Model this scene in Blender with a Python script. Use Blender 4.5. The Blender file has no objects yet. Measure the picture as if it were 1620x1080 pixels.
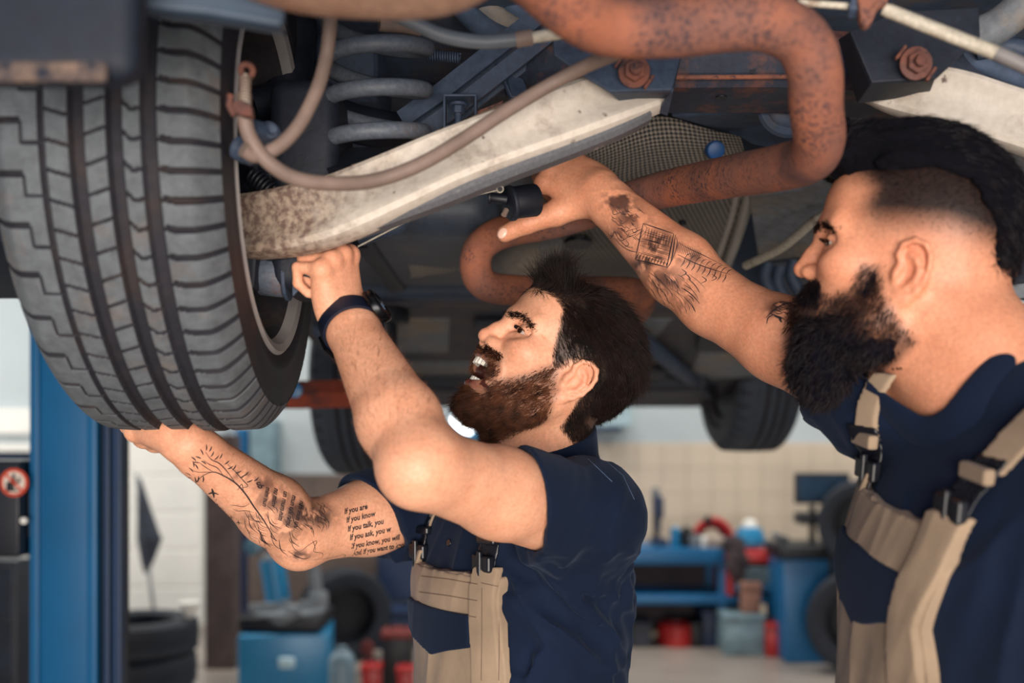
import bpy, bmesh, math, random
import numpy as np
from mathutils import Vector, Matrix, Euler
from mathutils.bvhtree import BVHTree

SC = bpy.context.scene
COL = SC.collection
rng = np.random.default_rng(7)
random.seed(7)

# ------------------------------------------------------------------ camera
FPX, HZ, CAMZ = 1640.0, 700.0, 1.45          # focal length and horizon row in the 1620x1080 frame
cam = bpy.data.cameras.new('camera')
cam_o = bpy.data.objects.new('camera', cam); COL.objects.link(cam_o)
cam_o.location = (0, 0, CAMZ); cam_o.rotation_euler = (math.pi/2, 0, 0)
cam.sensor_width = 36; cam.lens = 36*FPX/1620; cam.shift_y = (HZ-540)/1620
cam.clip_start = 0.05
cam.dof.use_dof = True; cam.dof.focus_distance = 1.40; cam.dof.aperture_fstop = 2.3
SC.camera = cam_o

def W(px, py, y):
    return Vector(((px-810)/FPX*y, y, CAMZ+(HZ-py)/FPX*y))

# ------------------------------------------------------------------ world and light
SC.view_settings.view_transform = 'Standard'; SC.view_settings.look = 'None'
SC.view_settings.gamma = 1; SC.view_settings.use_curve_mapping = False
SC.view_settings.exposure = 0.0
wd = bpy.data.worlds.new('world'); SC.world = wd; wd.use_nodes = True
wd.node_tree.nodes['Background'].inputs[0].default_value = (.50, .68, 1.0, 1)
wd.node_tree.nodes['Background'].inputs[1].default_value = .38

def area(name, loc, aim, size, power, color=(1, 1, 1)):
    l = bpy.data.lights.new(name, 'AREA'); l.shape = 'RECTANGLE'; l.size, l.size_y = size
    l.energy = power; l.color = color
    o = bpy.data.objects.new(name, l); COL.objects.link(o); o.location = loc
    d = Vector(aim)-Vector(loc); o.rotation_euler = d.to_track_quat('-Z', 'Y').to_euler()
    return o
area('door_daylight', (.25, -2.5, .95), (.1, 1.5, 1.8), (2.6, 1.4), 222, (1, .89, .78))

# ------------------------------------------------------------------ colours and materials
def lin(c):
    c = c/255.0
    return c/12.92 if c <= .04045 else ((c+.055)/1.055)**2.4
def S(r, g, b): return (lin(r), lin(g), lin(b), 1.0)

class NT:
    def __init__(s, m): s.t = m.node_tree; s.n = s.t.nodes; s.l = s.t.links
    def add(s, typ, **kw):
        n = s.n.new(typ)
        for k, v in kw.items():
            if k.startswith('i_'):
                key = k[2:]; key = int(key) if key.isdigit() else key.replace('_', ' ')
                n.inputs[key].default_value = v
            else: setattr(n, k, v)
        return n
    def link(s, a, b): s.l.new(a, b)

def new_mat(name):
    m = bpy.data.materials.new(name); m.use_nodes = True
    return m, NT(m), m.node_tree.nodes['Principled BSDF']

def ramp(t, fac, stops):
    r = t.add('ShaderNodeValToRGB'); e = r.color_ramp.elements
    while len(e) < len(stops): e.new(.5)
    for i, (p, c) in enumerate(stops):
        e[i].position = p; e[i].color = c
    t.link(fac, r.inputs[0]); return r.outputs[0]

def mixc(t, fac, a, b, mode='MIX'):
    m = t.add('ShaderNodeMix', data_type='RGBA', blend_type=mode)
    if isinstance(fac, (int, float)): m.inputs[0].default_value = fac
    else: t.link(fac, m.inputs[0])
    for i, v in ((6, a), (7, b)):
        if isinstance(v, tuple): m.inputs[i].default_value = v
        else: t.link(v, m.inputs[i])
    return m.outputs[2]

def noise(t, scale, detail=4, rough=.6, coord=None, vec=None):
    n = t.add('ShaderNodeTexNoise'); n.inputs['Scale'].default_value = scale
    n.inputs['Detail'].default_value = detail; n.inputs['Roughness'].default_value = rough
    if vec is None:
        c = t.add('ShaderNodeTexCoord'); vec = c.outputs[coord or 'Object']
    t.link(vec, n.inputs['Vector']); return n.outputs['Fac']

def bump(t, b, h, strength=.3, dist=.002):
    n = t.add('ShaderNodeBump'); n.inputs['Strength'].default_value = strength
    n.inputs['Distance'].default_value = dist; t.link(h, n.inputs['Height'])
    t.link(n.outputs[0], b.inputs['Normal'])

def plain(name, c, rough=.6, metal=0.0, var=.25, scale=12, bmp=.15, spec=.5, coat=0):
    """a painted or moulded surface: one colour with a little procedural unevenness"""
    m, t, b = new_mat(name)
    d = tuple(x*(1-var) for x in c[:3])+(1,); e = tuple(min(1, x*(1+var)) for x in c[:3])+(1,)
    f = noise(t, scale, 5)
    t.link(ramp(t, f, [(.3, d), (.7, e)]), b.inputs['Base Color'])
    b.inputs['Roughness'].default_value = rough; b.inputs['Metallic'].default_value = metal
    b.inputs['Specular IOR Level'].default_value = spec; b.inputs['Coat Weight'].default_value = coat
    if bmp: bump(t, b, noise(t, scale*12, 3), bmp, .001)
    return m

def worn(name, base, rust, amount=.5, scale=18, rough=.75, metal=0, speck=None, bmp=.5):
    """base colour with rust or dirt patches and darker specks"""
    m, t, b = new_mat(name)
    big = noise(t, scale, 8, .68); fine = noise(t, scale*7, 6, .7)
    a = mixc(t, ramp(t, fine, [(.35, (0, 0, 0, 1)), (.7, (1, 1, 1, 1))]), tuple(x*.72 for x in base[:3])+(1,), tuple(min(1, x*1.2) for x in base[:3])+(1,))
    mask = ramp(t, big, [(1-amount-.08, (0, 0, 0, 1)), (1-amount+.08, (1, 1, 1, 1))])
    r2 = mixc(t, fine, tuple(x*.5 for x in rust[:3])+(1,), tuple(min(1, x*1.12) for x in rust[:3])+(1,))
    c = mixc(t, mask, a, r2)
    if speck:
        sp = noise(t, scale*4.5, 3, .5)
        c = mixc(t, ramp(t, sp, [(.6, (0, 0, 0, 1)), (.66, (1, 1, 1, 1))]), c, speck)
    t.link(c, b.inputs['Base Color'])
    b.inputs['Roughness'].default_value = rough; b.inputs['Metallic'].default_value = metal
    if bmp: bump(t, b, fine, bmp, .0015)
    return m

def rusty(name, a, c, dark, scale=9, fine=230, amt=.5, rough=.85):
    """mottled rust: two browns, bluish bare patches and fine dark pitting"""
    m, t, b = new_mat(name)
    col = mixc(t, ramp(t, noise(t, scale, 7, .65), [(.36, (0, 0, 0, 1)), (.62, (1, 1, 1, 1))]), a, c)
    col = mixc(t, ramp(t, noise(t, scale*.7+3, 5, .6), [(.50, (0, 0, 0, 1)), (.70, (.75, .75, .75, 1))]), col, dark)
    pit = t.add('ShaderNodeMath', operation='MULTIPLY'); f = noise(t, fine, 4, .55)
    t.link(ramp(t, f, [(.50, (0, 0, 0, 1)), (.61, (.9, .9, .9, 1))]), pit.inputs[0])
    t.link(ramp(t, noise(t, scale*1.7, 3), [(.40, (0, 0, 0, 1)), (.60, (1, 1, 1, 1))]), pit.inputs[1])
    col = mixc(t, pit.outputs[0], col, dark)
    t.link(col, b.inputs['Base Color']); b.inputs['Roughness'].default_value = rough
    bump(t, b, f, .6, .0015); return m

# ------------------------------------------------------------------ objects
def tag(o, label=None, cat=None, group=None, kind=None):
    if label: o['label'] = label
    if cat: o['category'] = cat
    if group: o['group'] = group
    if kind: o['kind'] = kind
    return o

def empty(name, loc, label=None, cat=None, group=None, rotz=0):
    o = bpy.data.objects.new(name, None); COL.objects.link(o); o.empty_display_size = .1
    o.location = loc; o.rotation_euler = (0, 0, rotz)
    return tag(o, label, cat, group)

def link_mesh(name, me, m=None, parent=None, smooth=True, label=None):
    o = bpy.data.objects.new(name, me); COL.objects.link(o)
    for mm in (m if isinstance(m, (list, tuple)) else [m] if m else []): me.materials.append(mm)
    if smooth: me.polygons.foreach_set('use_smooth', np.ones(len(me.polygons), dtype=bool))
    if parent is not None:
        o.parent = parent
        mw = Matrix.Translation(parent.location) @ parent.rotation_euler.to_matrix().to_4x4()
        if parent.parent is not None:
            pp = parent.parent
            mw = Matrix.Translation(pp.location) @ pp.rotation_euler.to_matrix().to_4x4() @ parent.matrix_parent_inverse @ mw
        o.matrix_parent_inverse = mw.inverted()      # meshes are written in world coordinates
    if label: o['label'] = label
    return o

def obj(name, bm, m=None, parent=None, smooth=False, label=None, angle=None):
    me = bpy.data.meshes.new(name)
    bmesh.ops.recalc_face_normals(bm, faces=bm.faces[:])
    bm.to_mesh(me); bm.free()
    o = link_mesh(name, me, m, parent, smooth, label)
    if angle is not None:
        me.set_sharp_from_angle(angle=angle)
    return o

def arr_mesh(name, V, F, smooth=True):
    me = bpy.data.meshes.new(name)
    V = np.asarray(V, np.float32); F = np.asarray(F, np.int32); k = F.shape[1]
    me.vertices.add(len(V)); me.vertices.foreach_set('co', V.ravel())
    me.loops.add(F.size); me.loops.foreach_set('vertex_index', F.ravel())
    me.polygons.add(len(F)); me.polygons.foreach_set('loop_start', np.arange(0, F.size, k, dtype=np.int32))
    me.update(calc_edges=True)
    if smooth: me.polygons.foreach_set('use_smooth', np.ones(len(F), dtype=bool))
    return me

def set_color(me, name, C):
    a = me.color_attributes.new(name, 'FLOAT_COLOR', 'POINT')
    C4 = np.ones((len(C), 4), np.float32); C4[:, :3] = C[:, :3]
    a.data.foreach_set('color', C4.ravel())

# --- bmesh shapes
def box(bm, lo, hi, bev=0.0, M=None, seg=2):
    t = bmesh.new()
    bmesh.ops.create_cube(t, size=1)
    lo = Vector(lo); hi = Vector(hi); c = (lo+hi)/2; d = hi-lo
    for v in t.verts: v.co = Vector((v.co.x*d.x, v.co.y*d.y, v.co.z*d.z))+c
    if bev: bmesh.ops.bevel(t, geom=t.edges[:], offset=bev, segments=seg, affect='EDGES', profile=.5)
    _merge(bm, t, M)
def _merge(bm, t, M=None):
    if M is not None: bmesh.ops.transform(t, matrix=M, verts=t.verts[:])
    me = bpy.data.meshes.new('tmp'); t.to_mesh(me); t.free(); bm.from_mesh(me); bpy.data.meshes.remove(me)
def frame_from(d, up=Vector((0, 0, 1))):
    d = Vector(d).normalized()
    if abs(d.dot(up)) > .98: up = Vector((1, 0, 0))
    x = up.cross(d).normalized(); y = d.cross(x)
    return Matrix((x, y, d)).transposed()
def cyl(bm, a, b, r, r2=None, n=20, bev=0.0, cap=True):
    a = Vector(a); b = Vector(b); t = bmesh.new()
    bmesh.ops.create_cone(t, cap_ends=cap, segments=n, radius1=r, radius2=r if r2 is None else r2, depth=(b-a).length)
    if bev: bmesh.ops.bevel(t, geom=[e for e in t.edges if len(e.link_faces) == 2 and e.calc_face_angle(0) > .8], offset=bev, segments=2, affect='EDGES', profile=.5)
    M = Matrix.Translation((a+b)/2) @ frame_from(b-a).to_4x4()
    _merge(bm, t, M)
def lathe(bm, prof, n=48, M=None, closed=False):
    """profile of (radius, height) turned about z"""
    t = bmesh.new(); rings = []
    for r, z in prof:
        rings.append([t.verts.new((r*math.cos(2*math.pi*i/n), r*math.sin(2*math.pi*i/n), z)) for i in range(n)])
    pairs = list(zip(rings, rings[1:]))+([(rings[-1], rings[0])] if closed else [])
    for A, B in pairs:
        for i in range(n):
            j = (i+1) % n
            t.faces.new((A[i], A[j], B[j], B[i]))
    _merge(bm, t, M)
def smooth_path(pts, n=8):
    """Catmull-Rom through points, points may carry a radius as 4th value"""
    P = [np.array(p, float) for p in pts]; P = [2*P[0]-P[1]]+P+[2*P[-1]-P[-2]]
    out = []
    for i in range(1, len(P)-2):
        for k in range(n):
            t = k/n
            out.append(.5*((2*P[i])+(-P[i-1]+P[i+1])*t+(2*P[i-1]-5*P[i]+4*P[i+1]-P[i+2])*t*t+(-P[i-1]+3*P[i]-3*P[i+1]+P[i+2])*t**3))
    out.append(P[-2]); return out
def sweep(bm, pts, r, n=14, cap=True, prof=None):
    """tube along points (parallel transported); prof = closed list of (u,v) instead of a circle"""
    P = [Vector(p[:3]) for p in pts]; R = [p[3] if len(p) > 3 else r for p in pts]
    rings = []; d0 = (P[1]-P[0]).normalized(); fr = frame_from(d0); x = fr.col[0].copy()
    for i, p in enumerate(P):
        d = (P[min(i+1, len(P)-1)]-P[max(i-1, 0)]).normalized()
        x = (x-d*x.dot(d)).normalized(); y = d.cross(x)
        if prof: rings.append([bm.verts.new(p+x*u*R[i]+y*v*R[i]) for u, v in prof])
        else: rings.append([bm.verts.new(p+(x*math.cos(2*math.pi*k/n)+y*math.sin(2*math.pi*k/n))*R[i]) for k in range(n)])
    m = len(rings[0])
    for A, B in zip(rings, rings[1:]):
        for i in range(m): bm.faces.new((A[i], A[(i+1) % m], B[(i+1) % m], B[i]))
    if cap: bm.faces.new(rings[0][::-1]); bm.faces.new(rings[-1])
def prism(bm, pts, thick, bev=0.0):
    """outline of 3D points (roughly flat) given thickness along its normal"""
    t = bmesh.new(); P = [Vector(p) for p in pts]
    f = t.faces.new([t.verts.new(p) for p in P]); f.normal_update(); nrm = f.normal.copy()
    r = bmesh.ops.extrude_face_region(t, geom=[f])
    for v in [g for g in r['geom'] if isinstance(g, bmesh.types.BMVert)]: v.co += nrm*thick
    if bev: bmesh.ops.bevel(t, geom=t.edges[:], offset=bev, segments=2, affect='EDGES', profile=.5)
    _merge(bm, t)
def hexbolt(bm, p, d, r=.011, h=.008, flange=True):
    d = Vector(d).normalized(); p = Vector(p)
    if flange: cyl(bm, p, p+d*h*.35, r*1.45, n=20, bev=.0008)
    cyl(bm, p+d*h*.3, p+d*h*1.2, r, n=6, bev=.0012)
    cyl(bm, p+d*h*1.2, p+d*h*1.9, r*.55, r*.5, n=12)
# ------------------------------------------------------------------ signed-distance modelling for bodies and cloth
def smin(a, b, k):
    if k <= 0: return np.minimum(a, b)
    h = np.maximum(k-np.abs(a-b), 0)/k
    return np.minimum(a, b)-h*h*k*.25
def V3(v): return np.array(tuple(v)[:3], np.float32)

def rot_from(fwd, up):
    """3x3 with rows = local axes (x fwd, y left, z up)"""
    f = V3(fwd); f /= np.linalg.norm(f); u = V3(up); u = u-f*u.dot(f); u /= np.linalg.norm(u)
    return np.stack([f, np.cross(u, f), u]).astype(np.float32)

class Prim:
    def __init__(s, c, R, f, k=.006, op='u'): s.c = V3(c); s.R = R; s.f = f; s.k = k; s.op = op
def sph(c, r, k=.006, op='u'):
    c = V3(c); return Prim(c, r, lambda P: np.linalg.norm(P-c, axis=-1)-r, k, op)
def ell(c, rad, k=.006, op='u', rot=None):
    c = V3(c); rad = V3(rad)
    def f(P):
        q = P-c
        if rot is not None: q = q @ rot.T
        k0 = np.linalg.norm(q/rad, axis=-1); k1 = np.linalg.norm(q/(rad*rad), axis=-1)
        return k0*(k0-1)/np.maximum(k1, 1e-6)
    return Prim(c, float(rad.max()), f, k, op)
def cone(a, b, ra, rb, k=.006, op='u', flat=None):
    """round cone; flat=(axis vector, factor) squeezes the section along the axis"""
    a = V3(a); b = V3(b); ab = b-a; L2 = max(float(ab @ ab), 1e-9)
    def f(P):
        q = P-a; t = np.clip((q @ ab)/L2, 0, 1)
        v = q-t[..., None]*ab
        if flat is not None:
            ax = V3(flat[0]); ax = ax/np.linalg.norm(ax); v = v+(v @ ax)[..., None]*ax*(1/flat[1]-1)
        return np.linalg.norm(v, axis=-1)-(ra+(rb-ra)*t)
    return Prim((a+b)/2, math.sqrt(L2)/2+max(ra, rb), f, k, op)
def chain(pts, k=.006, op='u', k0=None):
    out = []
    for i, (p, q) in enumerate(zip(pts, pts[1:])):
        out.append(cone(p[0], q[0], p[1], q[1], k if i or k0 is None else k0, op))
    return out
def etube(o, R, secs, k=.01, op='u', n=2.3, cap=.02, disp=None):
    """stack of superellipse sections: secs rows (z, cx, cy, rx, ry) in the local frame R at o"""
    o = V3(o); s = np.array(secs, np.float32); s = s[np.argsort(s[:, 0])]
    zz = np.linspace(s[0, 0], s[-1, 0], 160)
    def cr(col):      # smooth interpolation of a column
        y = np.interp(zz, s[:, 0], s[:, col]); ker = np.hanning(15); ker /= ker.sum()
        return np.convolve(np.pad(y, 7, mode='edge'), ker, 'valid')
    C = [cr(i) for i in range(1, 5)]
    mid = (s[0, 0]+s[-1, 0])/2
    def f(P):
        q = (P-o) @ R.T; z = q[..., 2]
        cx, cy, rx, ry = [np.interp(z, zz, c) for c in C]
        x = np.abs(q[..., 0]-cx); y = np.abs(q[..., 1]-cy)
        kk = ((x/rx)**n+(y/ry)**n)**(1/n)
        d = (kk-1)*(x*x+y*y+1e-7)**.5/np.maximum(kk, .05)
        d = np.where(kk < .2, -np.minimum(rx, ry), d)
        if disp is not None: d = d+disp(q)
        e = np.abs(z-mid)-(s[-1, 0]-s[0, 0])/2
        if cap <= 0: return np.maximum(d, e).astype(np.float32)
        u = np.maximum(d+cap, 0); w = np.maximum(e+cap, 0)
        return (np.minimum(np.maximum(d, e), -cap)+cap+np.sqrt(u*u+w*w)-cap).astype(np.float32)
    c = o+np.array([0, 0, mid], np.float32) @ R
    return Prim(c, (s[-1, 0]-s[0, 0])/2+float(s[:, 3:].max()), f, k, op)
def fn(c, R, f, k=0, op='u'): return Prim(c, R, f, k, op)

MARGIN = .075
def sdf_eval(prims, P, cen):
    """P (blocks, m, 3), cen (blocks, 3)"""
    d = np.full(P.shape[:2], .09, np.float32)
    for p in prims:
        dist = np.linalg.norm(cen-p.c, axis=1)
        sel = np.nonzero(dist < p.R+MARGIN)[0]
        if p.op == 'i': sel = np.arange(len(P))
        if len(sel) == 0: continue
        e = p.f(P[sel].reshape(-1, 3)).reshape(len(sel), -1).astype(np.float32)
        a = d[sel]
        if p.op == 'u': d[sel] = smin(a, e, p.k)
        elif p.op == 's': d[sel] = -smin(-a, e, p.k)
        else: d[sel] = -smin(-a, -e, p.k)
    return d

def mesh_sdf(prims, h, lo=None, hi=None, bs=8, post=None):
    us = [p for p in prims if p.op == 'u']
    if lo is None: lo = np.min([p.c-p.R for p in us], axis=0)-.02
    if hi is None: hi = np.max([p.c+p.R for p in us], axis=0)+.02
    lo = V3(lo); hi = V3(hi); B = bs*h
    nb = np.ceil((hi-lo)/B).astype(int)
    ii = np.stack(np.meshgrid(*[np.arange(n) for n in nb], indexing='ij'), -1).reshape(-1, 3)
    cen = lo+(ii+.5)*B
    near = np.zeros(len(cen), bool)
    for p in us: near |= np.linalg.norm(cen-p.c, axis=1) < p.R+MARGIN
    ii = ii[near]; cen = cen[near].astype(np.float32)
    def g(P, c):
        d = sdf_eval(prims, P, c)
        if post:
            m = np.abs(d) < .03
            if m.any(): d[m] = post(d[m], P[m])
        return d
    d = g(cen[:, None, :], cen)[:, 0]
    act = np.abs(d) < B*.87*1.25+(.016 if post else .004)
    ii = ii[act]; cen = cen[act]
    off = np.stack(np.meshgrid(*[np.arange(bs+1)]*3, indexing='ij'), -1).reshape(-1, 3)
    base = ii*bs
    key = lambda c: (c[..., 0].astype(np.int64)*1000003+c[..., 1])*1000003+c[..., 2]
    Vs, Ks, Es = [], [], []
    CH = 1500
    n1 = bs+1
    for s in range(0, len(ii), CH):
        b = base[s:s+CH]; G = b[:, None, :]+off[None]
        P = (lo+G*h).astype(np.float32)
        D = g(P, cen[s:s+CH]).reshape(-1, n1, n1, n1)
        neg = D < 0
        cs = np.zeros((len(b), bs, bs, bs), np.int8)
        for dx in (0, 1):
            for dy in (0, 1):
                for dz in (0, 1): cs += neg[:, dx:dx+bs, dy:dy+bs, dz:dz+bs]
        q = np.argwhere((cs > 0) & (cs < 8))
        if len(q) == 0: continue
        bi, x, y, z = q.T
        acc = np.zeros((len(q), 3), np.float32); cnt = np.zeros(len(q), np.float32)
        for ax in range(3):
            o1, o2 = [a for a in range(3) if a != ax]
            for u in (0, 1):
                for v in (0, 1):
                    c0 = [x, y, z]; c0 = [c.copy() for c in c0]; c0[o1] = c0[o1]+u; c0[o2] = c0[o2]+v
                    c1 = [c.copy() for c in c0]; c1[ax] = c1[ax]+1
                    a = D[bi, c0[0], c0[1], c0[2]]; e = D[bi, c1[0], c1[1], c1[2]]
                    m = (a < 0) != (e < 0)
                    t = np.where(m, a/np.where(m, a-e, 1), 0)
                    pt = np.zeros((len(q), 3), np.float32); pt[:, ax] = t; pt[:, o1] = u; pt[:, o2] = v
                    acc += pt*m[:, None]; cnt += m
        cell = b[bi]+np.stack([x, y, z], 1)
        Vs.append(lo+(cell+acc/np.maximum(cnt, 1)[:, None])*h); Ks.append(key(cell))
        a0 = neg[bi, x, y, z]
        e = np.stack([a0 != neg[bi, x+1, y, z], a0 != neg[bi, x, y+1, z], a0 != neg[bi, x, y, z+1], a0], 1)
        Es.append((cell, e))
    V = np.concatenate(Vs); K = np.concatenate(Ks)
    cell = np.concatenate([e[0] for e in Es]); E = np.concatenate([e[1] for e in Es])
    order = np.argsort(K); Ksrt = K[order]
    def find(c):
        k = key(c); i = np.clip(np.searchsorted(Ksrt, k), 0, len(Ksrt)-1)
        return np.where(Ksrt[i] == k, order[i], -1)
    F = []
    for ax in range(3):
        o1, o2 = [(1, 2), (2, 0), (0, 1)][ax]
        m = np.nonzero(E[:, ax])[0]; c = cell[m]
        d1 = np.zeros(3, int); d1[o1] = 1; d2 = np.zeros(3, int); d2[o2] = 1
        q = np.stack([m, find(c-d1), find(c-d1-d2), find(c-d2)], 1)
        ins = E[m, 3]; q[~ins] = q[~ins][:, ::-1]
        F.append(q[(q >= 0).all(1)])
    F = np.concatenate(F)
    return V.astype(np.float32), F.astype(np.int32)

def laplace(V, F, it=1, f=.5):
    for _ in range(it):
        acc = np.zeros_like(V); cnt = np.zeros(len(V), np.float32)
        for a, b in ((0, 1), (1, 2), (2, 3), (3, 0)):
            np.add.at(acc, F[:, a], V[F[:, b]]); np.add.at(acc, F[:, b], V[F[:, a]])
            np.add.at(cnt, F[:, a], 1); np.add.at(cnt, F[:, b], 1)
        V = V+(acc/np.maximum(cnt, 1)[:, None]-V)*f
    return V
def vnormals(V, F):
    n = np.cross(V[F[:, 2]]-V[F[:, 0]], V[F[:, 3]]-V[F[:, 1]])
    N = np.zeros_like(V)
    for a in range(4): np.add.at(N, F[:, a], n)
    return N/np.maximum(np.linalg.norm(N, axis=1), 1e-12)[:, None]

def hash3(I):
    I = I.astype(np.int64)
    x = (I[..., 0]*374761393+I[..., 1]*668265263+I[..., 2]*2147483647) & 0xffffffff
    x = ((x ^ (x >> 13))*1274126177) & 0xffffffff
    return ((x ^ (x >> 16)) & 0xffff)/65535.0
def vnoise(P):
    I = np.floor(P).astype(np.int64); f = P-I; f = f*f*(3-2*f); r = 0
    for dx in (0, 1):
        for dy in (0, 1):
            for dz in (0, 1):
                w = (f[..., 0] if dx else 1-f[..., 0])*(f[..., 1] if dy else 1-f[..., 1])*(f[..., 2] if dz else 1-f[..., 2])
                r = r+w*hash3(I+np.array([dx, dy, dz]))
    return r
def fbm(P, oct=3):
    r = 0; a = .5
    for i in range(oct): r = r+a*vnoise(P*2.0**i+17.3*i); a *= .5
    return r/(1-.5**oct)
def sstep(a, b, x):
    t = np.clip((x-a)/(b-a), 0, 1); return t*t*(3-2*t)
def blob(Q, c, r):
    """soft 0..1 spot"""
    return np.exp(-(((Q-V3(c))/V3(r))**2).sum(-1))

def strands(roots, dirs, length, rad, bend, segs=4, jit=None, name='hair'):
    """tapered three-sided strands as one mesh; bend (n,3) pulls the tip"""
    n = len(roots); T = np.linspace(0, 1, segs+1)
    side = np.cross(dirs, np.array([.3, .5, .8])); side /= np.linalg.norm(side, axis=1)[:, None]
    up = np.cross(dirs, side)
    pts = roots[:, None]+dirs[:, None]*T[None, :, None]*length[:, None, None]+bend[:, None]*(T**2)[None, :, None]*length[:, None, None]
    r = rad*(1-.85*T**1.5)
    A = np.arange(3)*2*np.pi/3
    ring = side[:, None, :]*np.cos(A)[None, :, None]+up[:, None, :]*np.sin(A)[None, :, None]
    V = pts[:, :, None, :]+ring[:, None, :, :]*r[None, :, None, None]
    V = V.reshape(-1, 3)
    s = np.arange(n)[:, None, None]*(segs+1)*3+np.arange(segs)[None, :, None]*3
    k = np.arange(3)[None, None]; k2 = (k+1) % 3
    F = np.stack([s+k, s+k2, s+3+k2, s+3+k], -1).reshape(-1, 4)
    return arr_mesh(name, V, F)
# ------------------------------------------------------------------ people: shared anatomy
def place(prims, o, R, s=1.0):
    """canonical prims -> world (rows of R are the local axes)"""
    o = V3(o); R = np.asarray(R, np.float32); out = []
    for p in prims:
        f = (lambda P, g=p.f: g(((P-o) @ R.T)/s)*s)
        out.append(Prim(o+(p.c*s) @ R, p.R*s, f, p.k*s, p.op))
    return out

def poly_sd(x, z, pts):
    """signed distance to a closed 2D outline, negative inside"""
    d = np.full(x.shape, 9., np.float32); ins = np.zeros(x.shape, bool)
    for (ax, az), (bx, bz) in zip(pts, pts[1:]+pts[:1]):
        ex, ez = bx-ax, bz-az
        t = np.clip(((x-ax)*ex+(z-az)*ez)/(ex*ex+ez*ez+1e-12), 0, 1)
        d = np.minimum(d, np.hypot(x-ax-ex*t, z-az-ez*t))
        c = ((az > z) != (bz > z)) & (x < (bx-ax)*(z-az)/(bz-az+1e-12)+ax)
        ins ^= c
    return np.where(ins, -d, d)

def head_prims(laugh=1.0, earz=.001):
    P = []; a = P.append
    a(ell((-.003, 0, .052), (.094, .0765, .086), .02))
    a(ell((-.030, 0, .035), (.068, .073, .070), .03))
    a(ell((.036, 0, -.010), (.060, .060, .082), .03))
    a(ell((.052, 0, .068), (.042, .056, .045), .03))                 # forehead
    for s in (1, -1):
        a(cone((.000, s*.057, -.030), (.022, s*.054, -.062), .016, .016, .03))    # jaw angle
        a(cone((.022, s*.054, -.062), (.080-.012*laugh, s*.016, -.088-.003*laugh), .016, .015, .03))    # jaw line
        a(ell((.066, s*.041, -.004+.003*laugh), (.024, .022, .019), .025))      # cheek
        a(cone((.0930, s*.009, .037), (.0775, s*.046, .038), .0085, .0075, .02))     # brow
        a(ell((.088, s*.033, .020), (.013, .0165, .0115), .016, 's'))             # socket
    a(sph((.080-.011*laugh, 0, -.086-.006*laugh), .019, .02))           # chin
    a(ell((.084, 0, -.045), (.022, .033, .024), .02))                # muzzle
    # nose
    a(cone((.0915, 0, .032), (.1050, 0, .008), .0075, .0085, .012))
    a(cone((.1050, 0, .008), (.1135, 0, -.008), .0085, .0105, .008))
    for s in (1, -1):
        a(ell((.1015, s*.0125, -.0125), (.0115, .0075, .0085), .007))
        a(ell((.1075, s*.0065, -.0205), (.0055, .0034, .0045), .004, 's'))
        # eyelids around the ball
        a(sph((.0775, s*.0325, .0195), .0135, .006))
        sl = .0028 if laugh > .5 else .0030
        a(ell((.0905, s*.0350, .0182), (.0145, .0150, sl), .0015, 's', rot_from((1, s*.45, .05), (0, s*.10, 1))))
        a(cone((.0880, s*.021, .0115), (.0800, s*.044, .010), .0035, .003, .008))   # lower lid bag
        if laugh > .5:
            a(cone((.103, s*.017, -.018), (.088, s*.037, -.044), .0045, .0055, .012))  # smile fold
            a(cone((.0745, s*.0495, .022), (.062, s*.059, .028), .0012, .001, .003, 's'))
            a(cone((.0745, s*.0500, .018), (.061, s*.060, .017), .0012, .001, .003, 's'))
            a(cone((.0745, s*.0490, .013), (.063, s*.059, .006), .0012, .001, .003, 's'))
    # mouth
    if laugh > .5:
        a(ell((.100, 0, -.0535), (.036, .0325, .0175), .004, 's', rot_from((1, 0, -.14), (.14, 0, 1))))
        for s in (1, -1):
            lip = [((.1055, 0, -.0325), .0040), ((.1025, s*.014, -.0335), .0040), ((.088, s*.0285, -.0405), .0034), ((.079, s*.0335, -.0480), .0026)]
            P += chain(lip, .004)
            lip = [((.0945, 0, -.0745), .0058), ((.0925, s*.013, -.0730), .0054), ((.084, s*.0275, -.0620), .0036), ((.079, s*.0335, -.0500), .0026)]
            P += chain(lip, .004)
    else:
        a(ell((.108, 0, -.0465), (.016, .022, .0025), .003, 's'))
        for s in (1, -1):
            P += chain([((.1035, 0, -.0405), .0042), ((.100, s*.012, -.0415), .004), ((.090, s*.0245, -.0465), .0024)], .004)
            P += chain([((.1005, 0, -.0530), .0050), ((.098, s*.011, -.0525), .0046), ((.090, s*.0240, -.0475), .0024)], .004)
    # ears
    for s in (1, -1):
        Re = rot_from((.90, s*-.16, .12), (-.16, s*.14, 1))
        e = []
        e.append(ell((0, 0, .001), (.0165, .0042, .0285), .004))
        e.append(ell((.004, s*.005, -.003), (.0095, .0055, .0125), .004, 's'))
        hel = [(.010, .002, .004), (.0155, .003, .015), (.0125, .0045, .0265), (.002, .006, .0325), (-.0095, .0065, .0300), (-.0165, .006, .0205), (-.0185, .005, .008), (-.0165, .004, -.006), (-.011, .003, -.0175), (-.003, .002, -.0265)]
        e += chain([((x, s*y, z), .0031) for x, y, z in hel], .003)
        ant = [(.004, .003, .018), (-.004, .0045, .0140), (-.0095, .005, .004), (-.0075, .0045, -.008), (-.001, .003, -.0145)]
        e += chain([((x, s*y, z), .0026) for x, y, z in ant], .004)
        e.append(ell((.002, s*.0015, -.0265), (.0085, .0045, .0085), .005))
        e.append(ell((.0130, s*.001, -.004), (.0045, .0055, .0075), .005))
        P += place(e, (-.004, s*.0765, earz), Re)
    return P

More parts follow.
